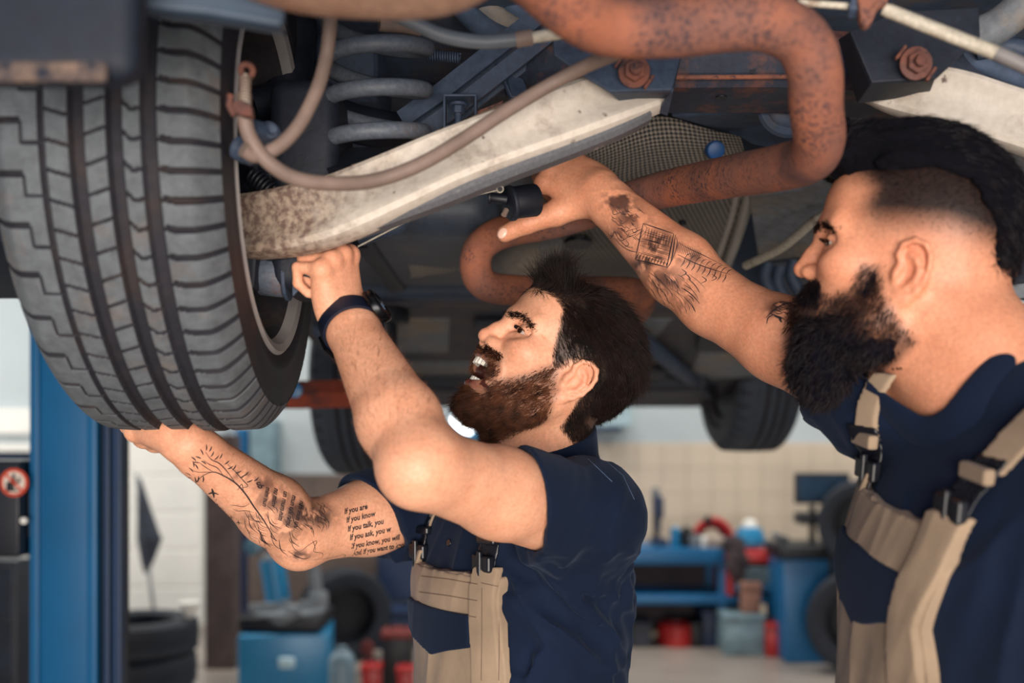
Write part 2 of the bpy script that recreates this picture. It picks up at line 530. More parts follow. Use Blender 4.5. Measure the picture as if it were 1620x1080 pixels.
def hand_prims(curls, spread, thumb, tr=(.0165, .0135, .0105, .0082)):
    """fingers +x, thumb side +y, back +z, wrist at the origin. curls: 4 rows of three flex angles (deg)"""
    P = []
    mcp = [(.089, .027, .001), (.092, .006, .004), (.087, -.0145, .002), (.078, -.033, -.003)]
    lens = [(.044, .026, .022), (.048, .029, .023), (.044, .027, .023), (.035, .021, .020)]
    P.append(ell((.012, 0, -.001), (.028, .027, .0195), .012))
    for i, m in enumerate(mcp):
        P.append(cone((.012, (.5-i/3)*.03, -.002), m, .0165, .0118-.0006*i, .016))
    P.append(ell((.045, -.002, -.008), (.042, .036, .014), .014))
    P.append(ell((.036, -.029, -.010), (.036, .012, .016), .012))     # heel
    for i, m in enumerate(mcp):
        p = np.array(m, float); ang = 0.0; r = .0098-.0008*(i == 3)-.0003*i
        sp = math.radians(spread[i]); pts = [(p, r*1.12)]
        for L, c in zip(lens[i], curls[i]):
            ang += math.radians(c)
            d = np.array([math.cos(ang)*math.cos(sp), math.sin(sp)*math.cos(ang*.5), -math.sin(ang)])
            p = p+d*L; r *= .905; pts.append((p, r))
        P += chain(pts, .0025, k0=.008)
        P.append(sph(m+np.array([0, 0, .003]), .0105, .01))
    P += chain([(np.array(p), r) for p, r in zip(thumb, tr)], .006, k0=.012)
    return P

def ring_hits(bvh, origin, target, far=5):
    d = (Vector(target)-Vector(origin)).normalized()
    return bvh.ray_cast(Vector(origin), d, far)

# skin
def skin_mat():
    m, t, b = new_mat('skin')
    c = t.add('ShaderNodeVertexColor', layer_name='Col')
    f = noise(t, 240, 4, .6); g = noise(t, 35, 4, .55)
    col = mixc(t, 1.0, c.outputs[0], ramp(t, f, [(.25, (.82, .78, .76, 1)), (.75, (1.12, 1.1, 1.08, 1))]), 'MULTIPLY')
    col = mixc(t, 1.0, col, ramp(t, g, [(.3, (.95, .86, .82, 1)), (.7, (1.05, 1.05, 1.05, 1))]), 'MULTIPLY')
    t.link(col, b.inputs['Base Color'])
    b.inputs['Roughness'].default_value = .5; b.inputs['Specular IOR Level'].default_value = .42
    b.inputs['Subsurface Weight'].default_value = .22; b.inputs['Subsurface Scale'].default_value = .006
    b.inputs['Subsurface Radius'].default_value = (1, .35, .18)
    bump(t, b, noise(t, 420, 3, .6), .22, .0008)
    return m
SKIN = skin_mat()

def hair_mat(name, c1, c2, rough=.42):
    m, t, b = new_mat(name)
    f = noise(t, 55, 3, .6)
    t.link(ramp(t, f, [(.3, c1), (.7, c2)]), b.inputs['Base Color'])
    b.inputs['Roughness'].default_value = rough; b.inputs['Specular IOR Level'].default_value = .28
    return m

def cloth_mat(name, c, weave=900, var=.22, rough=.85, sheen=.25):
    m, t, b = new_mat(name)
    f = noise(t, 9, 5, .6)
    d = tuple(x*(1-var) for x in c[:3])+(1,); e = tuple(min(1, x*(1+var)) for x in c[:3])+(1,)
    t.link(ramp(t, f, [(.3, d), (.7, e)]), b.inputs['Base Color'])
    b.inputs['Roughness'].default_value = rough; b.inputs['Sheen Weight'].default_value = sheen
    b.inputs['Sheen Tint'].default_value = (.5, .65, 1, 1); b.inputs['Specular IOR Level'].default_value = .2
    bump(t, b, noise(t, weave, 2, .5), .35, .0006)
    return m
NAVY = cloth_mat('navy_cotton', S(11, 25, 48), sheen=.07)
KHAKI = cloth_mat('khaki_twill', S(154, 134, 113), sheen=.1)
BUCKLE = plain('black_plastic', S(16, 20, 30), .35, bmp=.05)
WHITE_EYE = plain('eye_white', S(186, 168, 158), .15, var=.03, bmp=0)
IRIS = plain('dark_iris', S(45, 28, 20), .1, bmp=0)
TEETH = plain('tooth_enamel', S(240, 236, 226), .2, var=.03, bmp=0, coat=.3)

def skin_color(Q, base, laugh, earz=.001):
    """albedo per vertex from head-space coordinates"""
    C = np.tile(np.array(base[:3], np.float32), (len(Q), 1))
    A = np.abs(Q); M = np.stack([Q[:, 0], A[:, 1], Q[:, 2]], 1)
    red = .5*blob(M, (.118, 0, -.010), (.012, .014, .014))+.45*blob(M, (.07, .048, -.004), (.022, .025, .02))
    red += .5*blob(M, (-.004, .085, earz+.002), (.024, .012, .034))
    C *= 1-red[:, None]*np.array([.02, .20, .22])
    if laugh > .5:
        lipm = np.maximum(blob(M, (.095, .0, -.0725), (.010, .024, .0055)), blob(M, (.104, .0, -.0335), (.008, .022, .0030)))
        inside = ((np.abs(Q[:, 2]+.0535) < .0165) & (A[:, 1] < .031) & (Q[:, 0] > .055) & (Q[:, 0] < .0905))
    else:
        lipm = np.maximum(blob(M, (.1015, .0, -.053), (.008, .022, .0045)), blob(M, (.104, .0, -.041), (.008, .020, .0035)))
        inside = np.zeros(len(Q), bool)
    lipm = np.clip(lipm*1.5, 0, 1)[:, None]
    C = C*(1-lipm)+np.array(S(176, 92, 84)[:3])*lipm
    C[inside] = np.array(S(86, 24, 24)[:3])
    return C

def head_at(ear_px, ear_y, R, s, earz=.001):
    """head origin from where the near ear is"""
    return V3(W(ear_px[0], ear_px[1], ear_y))-np.array([-.004, .079, earz], np.float32)*s @ R

def cols_mesh(name, V, F, m, parent, label=None):
    return link_mesh(name, arr_mesh(name, V, F), m, parent, True, label)

def eyes_and_teeth(parent, o, R, s, laugh, gaze=(1, 0, 0)):
    T = lambda p: Vector((V3(o)+V3(p)*s @ R).tolist())
    M3 = Matrix(R.tolist()).transposed()
    for sd in (1, -1):
        c = np.array([.0775, sd*.0325, .0195]); bm = bmesh.new()
        bmesh.ops.create_uvsphere(bm, u_segments=32, v_segments=20, radius=.0120*s); bmesh.ops.translate(bm, vec=T(c), verts=bm.verts[:])
        eb = obj('eye', bm, WHITE_EYE, parent, True)
        g = np.array(gaze, float); g[1] *= 1; g /= np.linalg.norm(g); bm = bmesh.new()
        bmesh.ops.create_uvsphere(bm, u_segments=24, v_segments=12, radius=.0064*s)
        gw = (M3 @ Vector(g)).normalized(); F3 = frame_from(gw)
        bmesh.ops.transform(bm, matrix=Matrix.Translation(T(c+g*.0100)) @ F3.to_4x4() @ Matrix.Diagonal((1, 1, .45, 1)), verts=bm.verts[:])
        obj('iris', bm, IRIS, eb, True)
    if laugh < .5: return
    for row, (zc, x0, hh, n, wd) in enumerate(((-.0420, .1035, .0048, 10, .0066), (-.0665, .0935, .0042, 8, .0056))):
        for i in range(n):
            u = (i-(n-1)/2); y = u*wd*1.0; x = x0-(y/.03)**2*.016
            ang = -math.atan2(2*y*.016/.0009, 1); w = wd*(.95 if abs(u) < 1 else .88)
            bm = bmesh.new(); bmesh.ops.create_cube(bm, size=1)
            bmesh.ops.subdivide_edges(bm, edges=bm.edges[:], cuts=2, use_grid_fill=True)
            for v in bm.verts:
                q = v.co*2; k = 1-.16*(q.x**2*0+q.y**2+q.z**2)/2
                v.co = Vector((q.x*.0028*k+.0012*(1-q.y**2), q.y*w*.5*(.96+.04*q.z), q.z*hh*(1-.10*q.y**2)))
            M = Matrix.Translation((x, y, zc+(.0012 if row == 0 else -.001)*(abs(u)/4)**2)) @ Matrix.Rotation(ang, 4, 'Z')
            W4 = Matrix.Translation(Vector(V3(o).tolist())) @ (M3*s).to_4x4()
            bmesh.ops.transform(bm, matrix=W4 @ M, verts=bm.verts[:])
            obj('tooth', bm, TEETH, parent, True)

def grow(parent, name, m, V, N, weight, n, direc, length, rad, o=None, lift=.3, bend=.4, jitter=.25, off=-.0005, seed=3, segs=4, label=None):
    """hair mesh rooted on surface points: weight per vertex, direc(points)->preferred growth"""
    r = np.random.default_rng(seed); p = np.clip(weight, 0, 1)
    idx = r.choice(len(V), n, p=p/p.sum())
    root = V[idx]+r.normal(0, .0008, (n, 3)); nn = N[idx]
    pref = direc(root, nn); pref = pref/np.linalg.norm(pref, axis=1)[:, None]
    tang = pref-nn*(pref*nn).sum(1)[:, None]; tang /= np.maximum(np.linalg.norm(tang, axis=1), 1e-6)[:, None]
    clump = (np.stack([fbm(root*130+i*31, 2) for i in range(3)], 1)-.5)*2
    d = tang*(1-lift)+nn*lift+r.normal(0, jitter, (n, 3))*.5+clump*jitter*1.2
    d /= np.linalg.norm(d, axis=1)[:, None]
    L = length(root) if callable(length) else length
    L = L*r.uniform(.6, 1.15, n)*(.35+.65*p[idx])
    b = (pref*.6-nn*.35)*bend+r.normal(0, .12, (n, 3))
    me = strands(root+nn*off, d, L, rad, b, segs, name=name)
    return link_mesh(name, me, m, parent, True, label)

def eval_all(prims, P):
    sh = P.shape[:-1]; P2 = P.reshape(-1, 3); d = np.full(len(P2), .2, np.float32)
    for p in prims:
        e = p.f(P2)
        d = smin(d, e, p.k) if p.op == 'u' else -smin(-d, e, p.k) if p.op == 's' else -smin(-d, -e, p.k)
    return d.reshape(sh)

def sleeve(sh, el, t, r0, r1, k=.03, tilt=0, pn=None):
    """cone along the upper arm, cut off square at fraction t"""
    ax = (el-sh)/np.linalg.norm(el-sh); end = sh+(el-sh)*t; L = np.linalg.norm(el-sh)*t
    c = cone(sh, end+ax*.06, r0, r1, k); pn = ax+np.array([0, 0, tilt], np.float32) if pn is None else np.array(pn, np.float32); pn /= np.linalg.norm(pn)
    return fn(sh+(end-sh)/2, L/2+r0, lambda P: np.maximum(c.f(P), (P-end) @ pn), k), cone(end-ax*.035, end+ax*.05, r1*.9, r1*.93, .002, 's')

def folds(P, o, R, freq, direc, amp, seed=0):
    """ridged cloth folds running along direc (local frame)"""
    q = ((P-o) @ R.T); dv = np.array(direc, float); dv /= np.linalg.norm(dv)
    al = q @ dv; pr = q-al[..., None]*dv*.82
    n = fbm(pr*freq+seed, 2)
    return amp*.22-(1-np.minimum(np.abs(n-.5)*3.2, 1))**1.6*amp*.62

def shell(base, o, R, poly, t, th, xmin=0.0, round_=.0):
    """cloth layer lying t above the base surface inside a front outline poly (y,z)"""
    def f(P):
        q = (P-o) @ R.T
        d = np.maximum(poly_sd(q[..., 1], q[..., 2], poly), xmin-q[..., 0])
        m = d < .03
        if m.any(): d[m] = np.maximum(d[m], np.abs(base(P[m])-t)-th)
        return d
    ys = [p[0] for p in poly]; zs = [p[1] for p in poly]
    c = V3(o)+np.array([.09, (min(ys)+max(ys))/2, (min(zs)+max(zs))/2], np.float32) @ R
    return fn(c, math.hypot(max(ys)-min(ys), max(zs)-min(zs))/2+.14, f)
def largest(V, F):
    """keep the biggest connected piece of a mesh"""
    L = np.arange(len(V))
    while True:
        m = L[F].min(1); L2 = L.copy()
        for k in range(4): np.minimum.at(L2, F[:, k], m)
        L2 = L2[L2]
        if (L2 == L).all(): break
        L = L2
    u, c = np.unique(L, return_counts=True); keep = L == u[c.argmax()]
    idx = np.cumsum(keep)-1; F = F[keep[F].all(1)]
    return V[keep], idx[F].astype(np.int32)
def surf_hit(f, o, d):
    """march from o along d to the surface of a distance field"""
    o = np.array(o, np.float32); d = np.array(d, np.float32); t = 0.0
    for _ in range(80):
        e = float(f((o+d*t)[None])[0])
        if e < .0004: break
        t += e*.7
    return Vector((o+d*t).tolist())
def cloth_part(name, prims, m, parent, h=.0022, post=None, label=None, it=1):
    V, F = mesh_sdf(prims, h, post=post)
    if len(V) < 90000: V, F = largest(V, F)
    V = laplace(V, F, it, .5)
    return cols_mesh(name, V, F, m, parent, label), V, F
# ------------------------------------------------------------------ the workshop
WHITEW = plain('white_wall', S(184, 194, 198), .8, var=.05, scale=2)
CONC = plain('grey_floor', S(150, 140, 132), .35, var=.12, scale=3, spec=.5)
CEILM = plain('ceiling_paint', S(150, 160, 170), .9, var=.05)
YB = 8.3
def wallbox(name, lo, hi, m):
    bm = bmesh.new(); box(bm, lo, hi); o = obj(name, bm, m); return tag(o, kind='structure')
wallbox('floor', (-6.2, -3.6, -.1), (5.2, YB+.2, 0), CONC)
wb = wallbox('wall_back', (-6.2, YB, 0), (5.2, YB+.2, 4.2), WHITEW)
wallbox('wall_left', (-6.2, -3.6, 0), (-6.0, YB, 4.2), WHITEW)
wallbox('wall_right', (5.0, -3.6, 0), (5.2, YB, 4.2), WHITEW)
wallbox('ceiling', (-6.2, -3.6, 4.2), (5.2, YB+.2, 4.3), CEILM)
# wall tiles: those in view as single pieces
TA = plain('beige_tile', S(206, 190, 170), .35, var=.05, scale=1.3, bmp=0)
TB = plain('brown_tile', S(104, 90, 84), .4, var=.08, scale=1.3, bmp=0)
GROUT = plain('grout', S(150, 140, 130), .9, bmp=0)
bm = bmesh.new(); box(bm, (-.099, -.010, -.099), (.099, .0, .099), .004, None, 1); me_t = bpy.data.meshes.new('tile'); bm.to_mesh(me_t); bm.free()
me_t.materials.append(TA); me_b = me_t.copy(); me_b.materials.clear(); me_b.materials.append(TB)
def tiles(x0, z0, nx, nz, me, seen):
    stuff = bmesh.new(); hid = 0
    for i in range(nx):
        for k in range(nz):
            x, z = x0+.1+i*.2, z0+.1+k*.2
            if seen(x, z):
                o = bpy.data.objects.new('tile', me); COL.objects.link(o); o.parent = wb; o.location = (x, YB+.0, z)
                o.location.y += float(rng.normal(0, .0008))
            else:
                box(stuff, (x-.099, YB-.010, z-.099), (x+.099, YB, z+.099)); hid += 1
    if hid:
        o = obj('tiles', stuff, me.materials[0], wb); tag(o, kind='stuff')
tiles(.4, .05, 16, 7, me_t, lambda x, z: .6 < x < 2.9 and z > .45)
tiles(-3.6, .0, 20, 6, me_b, lambda x, z: -2.6 < x < -.7)
wallbox('baseboard_back', (-6, YB-.02, 0), (5, YB, .05), GROUT)
# white panelled door in the sun
DOORW = plain('door_white', S(236, 234, 228), .6, var=.03)
bm = bmesh.new(); box(bm, (-3.32, YB-.10, 0), (-2.44, YB-.04, 2.1), .006); d1 = tag(obj('door_1', bm, DOORW), kind='structure')
for k in range(7):
    bm = bmesh.new(); box(bm, (-3.30, YB-.108, .02+k*.295), (-2.46, YB-.09, .30+k*.295), .008); obj('panel', bm, DOORW, d1)
# white window far left
bm = bmesh.new()
for lo, hi in (((-4.6, YB-.08, 1.38), (-3.62, YB, 1.44)), ((-4.6, YB-.08, 1.52), (-3.62, YB, 1.72)), ((-3.70, YB-.08, .2), (-3.62, YB, 1.7)), ((-4.6, YB-.08, .2), (-4.54, YB, 1.7))): box(bm, lo, hi, .006)
w1 = tag(obj('window_1', bm, DOORW), kind='structure')
GLASS = plain('dark_glass', S(36, 48, 66), .08, bmp=0)
bm = bmesh.new(); box(bm, (-4.55, YB-.05, .2), (-3.66, YB-.04, 1.4)); obj('pane', bm, GLASS, w1)
wallbox('trim_1', (-2.40, YB-.06, 0), (-2.28, YB, 4.2), WHITEW)

wallbox('trim_2', (-1.96, 6.62, 0), (-1.78, 6.80, 1.50), plain('brown_post', S(84, 70, 68), .8, var=.3, scale=6))

# --- two-post lift
BLUE = plain('blue_paint', S(16, 96, 146), .4, var=.10, scale=3, spec=.5)
BLUED = plain('blue_paint_dark', S(16, 48, 84), .45, var=.12, scale=6)
BLACKM = plain('black_metal', S(14, 18, 28), .5)
lc = empty('lift_post', (-1.24, 2.85, 0), 'tall blue steel post of the car lift beside the raised tyre', 'lift post')
Yc = 2.72
bm = bmesh.new(); box(bm, (-1.262, Yc, 0), (-1.085, Yc+.11, 2.95), .010, None, 3); obj('column', bm, BLUE, lc, True, angle=.5)
bm = bmesh.new(); box(bm, (-1.262, Yc-.012, 0), (-1.236, Yc+.02, 2.95), .006, None, 3); obj('edge_rail', bm, BLUE, lc, True, angle=.5)
bm = bmesh.new(); box(bm, (-1.112, Yc-.012, 0), (-1.085, Yc+.02, 2.95), .006, None, 3); obj('edge_rail', bm, BLUE, lc, True, angle=.5)
bm = bmesh.new(); box(bm, (-1.085, Yc+.02, 0), (-1.040, Yc+.10, 2.95), .004); obj('carriage_channel', bm, BLACKM, lc)
bm = bmesh.new(); box(bm, (-1.072, Yc-.005, 0), (-1.055, Yc+.02, 2.95), .004); obj('guide_strip', bm, BLUED, lc)
bm = bmesh.new(); box(bm, (-1.048, Yc-.008, 0), (-1.024, Yc+.03, 2.95), .004); obj('guide_strip', bm, BLUED, lc)
bm = bmesh.new(); box(bm, (-1.36, Yc-.10, 0), (-.96, Yc+.40, .015), .004); obj('base_plate', bm, BLUED, lc)
bm = bmesh.new()
for k in range(90):
    z = .5+k*.016; box(bm, (-1.082, Yc+.004, z), (-1.072, Yc+.018, z+.010), .002, None, 1)
tag(obj('chain', bm, BLACKM, lc), kind='stuff')
bm = bmesh.new(); box(bm, (-1.18, Yc+.02, 1.50), (-1.02, Yc+.14, 1.66), .01); obj('carriage', bm, BLUED, lc)
bm = bmesh.new(); sweep(bm, [(-1.03, Yc+.08, 1.575, .030), (-.55, Yc+.0, 1.572, .033), (-.30, Yc-.10, 1.575, .03)], .03, 4); obj('lift_arm', bm, BLACKM, lc)
bm = bmesh.new(); sweep(bm, [(-.63, Yc+.02, 1.576, .036), (-.28, Yc-.10, 1.576, .036)], .03, 4); obj('arm_extension', bm, worn('red_oxide', S(150, 66, 44), S(70, 48, 50), .45, 10, .6), lc)
bm = bmesh.new(); cyl(bm, (-.56, Yc-.04, 1.585), (-.56, Yc-.05, 1.585), .02, n=20, bev=.002); obj('arm_pin', bm, BLUE, lc, True, angle=.5)
bm = bmesh.new(); cyl(bm, (-.32, Yc-.10, 1.60), (-.32, Yc-.10, 1.75), .03, n=20); cyl(bm, (-.32, Yc-.10, 1.75), (-.32, Yc-.10, 1.79), .06, n=24, bev=.004); obj('arm_pad', bm, BLACKM, lc, True, angle=.5)
# control box with the sign
cb = empty('control_box', (-1.44, 2.72, 1.25), 'black control box with round warning sticker hanging on the blue post', 'control box')
bm = bmesh.new(); box(bm, (-1.60, Yc-.05, 1.155), (-1.268, Yc+.10, 1.405), .008, None, 3); obj('housing', bm, plain('black_enamel', S(12, 18, 30), .35), cb, True, angle=.5)
sc_ = W(23, 763, Yc-.055); r_ = .0365
Msg = Matrix.Translation(sc_) @ Matrix.Rotation(math.pi/2, 4, 'X')
bm = bmesh.new(); lathe(bm, [(.0001, .003), (r_*.80, .003), (r_*.8, 0), (.0001, 0)], 40, Msg); obj('sticker', bm, plain('sticker_white', S(230, 214, 200), .5, var=.02, bmp=0), cb)
REDS = plain('sticker_red', S(206, 70, 40), .5, var=.03, bmp=0)
bm = bmesh.new(); lathe(bm, [(r_*.78, .0035), (r_, .0035), (r_, 0), (r_*.78, 0)], 40, Msg, True); obj('sticker_ring', bm, REDS, cb)
bm = bmesh.new(); M_ = Msg @ Matrix.Rotation(-math.pi/4, 4, 'Z'); box(bm, (-r_*.8, -r_*.09, .003), (r_*.8, r_*.09, .0042), 0, M_); obj('sticker_slash', bm, REDS, cb)
bm = bmesh.new()
for lo, hi in (((-.55, -.62), (-.12, .05)), ((-.10, -.62), (.05, .30)), ((-.12, .10), (.10, .62)), ((.10, -.02), (.46, .14)), ((.30, .10), (.44, .40)), ((-.30, -.02), (.12, .12)), ((-.55, -.62), (.35, -.50))):
    box(bm, (lo[0]*r_, lo[1]*r_, .003), (hi[0]*r_, hi[1]*r_, .0038), 0, Msg)
obj('sticker_figure', bm, BLACKM, cb)
bm = bmesh.new(); c = W(40, 823, Yc-.05); cyl(bm, c, c+Vector((0, -.012, 0)), .009, n=18, bev=.002); obj('lock', bm, DOORW, cb, True, angle=.5)
bm = bmesh.new(); box(bm, (-1.275, Yc+.0, 1.2), (-1.262, Yc+.08, 1.36), .002); obj('mount', bm, BLACKM, cb)

# --- background things (all far behind, out of focus)
def P8(px, y=7.3): return (px-810)/FPX*y
def Z8(py, y=7.3): return CAMZ+(HZ-py)/FPX*y
TYREB = plain('tyre_black', S(26, 32, 44), .7)
def tyre_obj(name, loc, R, w, label, cat='tyre', group=None, M=None, rim=True):
    o = empty(name, loc, label, cat, group); base = Matrix.Translation(loc) @ (M or Matrix())
    bm = bmesh.new()
    lathe(bm, [(R*.62, -w*.42), (R*.75, -w*.5), (R*.92, -w*.48), (R*.985, -w*.38), (R*.99, -w*.12), (R*.97, -w*.10), (R*.97, -w*.06), (R, -w*.04), (R, w*.04), (R*.97, w*.06), (R*.97, w*.10), (R*.99, w*.12), (R*.985, w*.38), (R*.92, w*.48), (R*.75, w*.5), (R*.62, w*.42), (R*.60, 0)], 48, base, True)
    obj('casing', bm, TYREB, o, True, angle=.6)
    if rim:
        bm = bmesh.new(); lathe(bm, [(R*.63, -w*.40), (R*.60, -w*.42), (R*.56, -w*.1), (R*.15, -w*.05), (.001, -w*.05), (.001, .01), (R*.15, .01), (R*.56, 0), (R*.60, w*.42), (R*.63, w*.40)], 40, base); obj('rim', bm, BLACKM, o, True, angle=.6)
    return o
for k, (z, lb) in enumerate(((.09, 'black tyre lying lowest in the stack by the blue post'), (.27, 'black tyre lying in the middle of the stack by the blue post'), (.45, 'black tyre on top of the stack by the blue post'))):
    tyre_obj('tyre', (P8(207, 5.4)+.01*k, 5.4, z), .325, .18, lb, group='tyres stacked by the lift post', rim=False)
bm = bmesh.new(); c = Vector((P8(316, 5.4)+.0, 5.35, 0)); cyl(bm, (P8(300, 5.4), 5.4, .54), (P8(300, 5.4), 5.4, .62), .015, .06, n=24); tag(obj('funnel', bm, DOORW, None, True, angle=.6), 'small white funnel standing on the edge of the tyre stack', 'funnel')
# dark cloth on a slanted pole
fl = empty('flag_pole', (P8(245, 6.6), 6.6, 0), 'dark cloth rolled on a thin slanted pole by the white door', 'flag')
def w66(px, py, dy=0): return Vector((P8(px, 6.6), 6.6+dy, Z8(py, 6.6)))
bm = bmesh.new(); sweep(bm, [tuple(w66(216, 750))+(.012,), tuple(w66(246, 985))+(.012,), (P8(250, 6.6), 6.6, 0.0, .012)], .012, 10); obj('pole', bm, plain('grey_pole', S(130, 134, 138), .5), fl, True)
bm = bmesh.new(); rings = []
for i in range(20):
    t = i/19; px = 217+t*12; w_ = (6+24*min(1, t/.62)) if t < .62 else 30*(1-(t-.62)/.38)**.7+3
    c = w66(px+w_*.35, 756+t*150); n = 24; rr = w_/FPX*6.6*.55
    rings.append([bm.verts.new(c+Vector((math.cos(a)*rr*(1+.18*math.sin(5*a+t*3)), math.sin(a)*rr*.5*(1+.18*math.cos(4*a)), 0))) for a in [2*math.pi*k/n for k in range(n)]])
for A, B in zip(rings, rings[1:]):
    for k in range(24): bm.faces.new((A[k], A[(k+1) % 24], B[(k+1) % 24], B[k]))
bm.faces.new(rings[0][::-1]); bm.faces.new(rings[-1]); obj('cloth', bm, plain('grey_cloth', S(62, 68, 80), .9), fl, True)
# tyre changer
CYAN = plain('cyan_blue_paint', S(34, 128, 176), .35, var=.08, scale=4)
GREYM = plain('grey_machine', S(120, 126, 132), .45, .2)
tcy = 6.0; X6 = lambda px: P8(px, tcy); Z6 = lambda py: Z8(py, tcy)
tc_ = empty('tyre_changer', (X6(442), tcy, 0), 'bright blue tyre changing machine with grey turntable and column', 'machine')
bm = bmesh.new(); box(bm, (X6(372), tcy-.02, 0), (X6(514), tcy+.5, Z6(1002)), .02, Matrix.Translation((X6(442), tcy+.2, 0)) @ Matrix.Rotation(.12, 4, 'Z') @ Matrix.Translation((-X6(442), -tcy-.2, 0)), 3); obj('cabinet', bm, CYAN, tc_, True, angle=.5)
bm = bmesh.new(); box(bm, (X6(376), tcy+.0, Z6(1000)), (X6(508), tcy+.45, Z6(975)), .02, None, 3); obj('bed', bm, BLACKM, tc_, True, angle=.5)
bm = bmesh.new(); cyl(bm, (X6(445), tcy+.2, Z6(990)), (X6(445), tcy+.2, Z6(972)), .2, .22, 36, .01); obj('turntable', bm, GREYM, tc_, True, angle=.5)
for k in range(4):
    bm = bmesh.new(); a = k*math.pi/2+.4; box(bm, (.06, -.03, 0), (.23, .03, .05), .008, Matrix.Translation((X6(445), tcy+.2, Z6(974))) @ Matrix.Rotation(a, 4, 'Z')); obj('jaw', bm, GREYM, tc_)
bm = bmesh.new(); sweep(bm, [(X6(398), tcy+.45, Z6(780), .045), (X6(408), tcy+.45, Z6(890), .045)], .04, 4); obj('column', bm, BLUED, tc_)
bm = bmesh.new(); sweep(bm, [(X6(408), tcy+.35, Z6(895), .075), (X6(420), tcy+.35, Z6(975), .075)], .07, 20); obj('cylinder', bm, CYAN, tc_, True, angle=.6)
bm = bmesh.new(); cyl(bm, (X6(410), tcy+.35, Z6(900)), (X6(411), tcy+.35, Z6(888)), .07, .06, 24, .008); obj('cap', bm, GREYM, tc_, True, angle=.6)
bm = bmesh.new(); cyl(bm, (X6(478), tcy+.3, Z6(880)), (X6(488), tcy+.3, Z6(970)), .03, .04, 20); cyl(bm, (X6(487), tcy+.3, Z6(948)), (X6(489), tcy+.3, Z6(968)), .06, .06, 24, .01); obj('tool_post', bm, GREYM, tc_, True, angle=.6)
bm = bmesh.new(); cyl(bm, (X6(383), tcy+.3, Z6(872)), (X6(383), tcy+.24, Z6(872)), .05, n=24, bev=.008); obj('gauge', bm, plain('gauge_face', S(90, 130, 150), .3), tc_, True, angle=.6)
bm = bmesh.new(); box(bm, (X6(458)-.045, tcy-.09, Z6(1044)-.03), (X6(458)+.045, tcy-.05, Z6(1044)+.03), .01); obj('badge', bm, plain('pale_badge', S(190, 220, 232), .3), tc_)
tyre_obj('wheel', (P8(545, 6.9), 6.9, .31), .31, .2, 'dark wheel standing upright beside the tyre changing machine', 'wheel', M=Matrix.Rotation(math.pi/2, 4, 'X') @ Matrix.Rotation(.5, 4, 'Y'))
# boxes and small gear between the wheel and the first man
def crate(name, px0, px1, py0, py1, y, d, m, label, cat, lid=None, handle=True):
    o = empty(name, (P8((px0+px1)/2, y), y+d/2, Z8(py1, y)), label, cat)
    x0, x1, z0, z1 = P8(px0, y), P8(px1, y), Z8(py1, y), Z8(py0, y)
    bm = bmesh.new(); box(bm, (x0, y, z0), (x1, y+d, z1-.03), .012, None, 2); obj('body', bm, m, o, True, angle=.5)
    bm = bmesh.new(); box(bm, (x0-.008, y-.008, z1-.04), (x1+.008, y+d+.008, z1), .008, None, 2); obj('lid', bm, lid or m, o, True, angle=.5)
    if handle:
        bm = bmesh.new(); xm = (x0+x1)/2; hw = (x1-x0)*.25; sweep(bm, smooth_path([(xm-hw, y+d/2, z1-.01), (xm-hw, y+d/2, z1+.025), (xm+hw, y+d/2, z1+.025), (xm+hw, y+d/2, z1-.01)], 4), .008, 8); obj('handle', bm, BLACKM, o, True)
    return o
REDP = plain('red_plastic', S(178, 34, 34), .4, var=.1)
REDB = plain('red_brown', S(120, 40, 36), .5)
NAVYB = plain('navy_box', S(22, 44, 78), .5)
GREYB = plain('grey_blue_box', S(120, 146, 156), .5)
fz = lambda y: HZ+CAMZ*FPX/y
crate('tool_trolley', 592, 655, 965, fz(7.25), 7.25, .35, NAVYB, 'dark blue tool trolley behind the laughing man', 'trolley')
crate('toolbox', 604, 650, 1000, fz(6.1), 6.1, .2, BLACKM, 'black toolbox in front of the dark blue trolley', 'toolbox', REDB)
crate('jerrycan', 572, 600, 1052, fz(5.9), 5.9, .12, REDP, 'red jerrycan on the floor beside the bright blue machine', 'jerrycan')
crate('jerrycan', 628, 652, 1056, fz(5.8), 5.8, .12, REDP, 'red jerrycan on the floor next to the khaki overalls', 'jerrycan')
bm = bmesh.new(); lathe(bm, [(.001, 0), (.07, 0), (.075, .02), (.075, .24), (.05, .28), (.03, .29), (.03, .31), (.001, .31)], 28, Matrix.Translation((P8(541, 5.8), 5.8, 0))); tag(obj('bucket', bm, plain('grey_bottle', S(104, 126, 140), .4), None, True, angle=.6), 'grey blue canister on the floor below the upright wheel', 'canister')
bm = bmesh.new(); box(bm, (P8(578, 6.5), 6.45, 0), (P8(590, 6.5), 6.55, Z8(1020, 6.5)), .01); cyl(bm, (P8(583, 6.5), 6.44, Z8(1020, 6.5)), (P8(583, 6.5), 6.40, Z8(1020, 6.5)), .04, n=20); tag(obj('jack_stand', bm, REDB), 'small rust red stand between wheel and trolley', 'stand')
bm = bmesh.new(); box(bm, (P8(600, 7.8), 7.75, .75), (P8(660, 7.8), 8.15, Z8(950, 7.8)+.02), .01); 
for sx_ in (P8(602, 7.8), P8(655, 7.8)): box(bm, (sx_, 7.78, 0), (sx_+.04, 7.82, .76), .004)
tag(obj('side_table', bm, NAVYB), 'dark blue side table against the tiled wall', 'table')
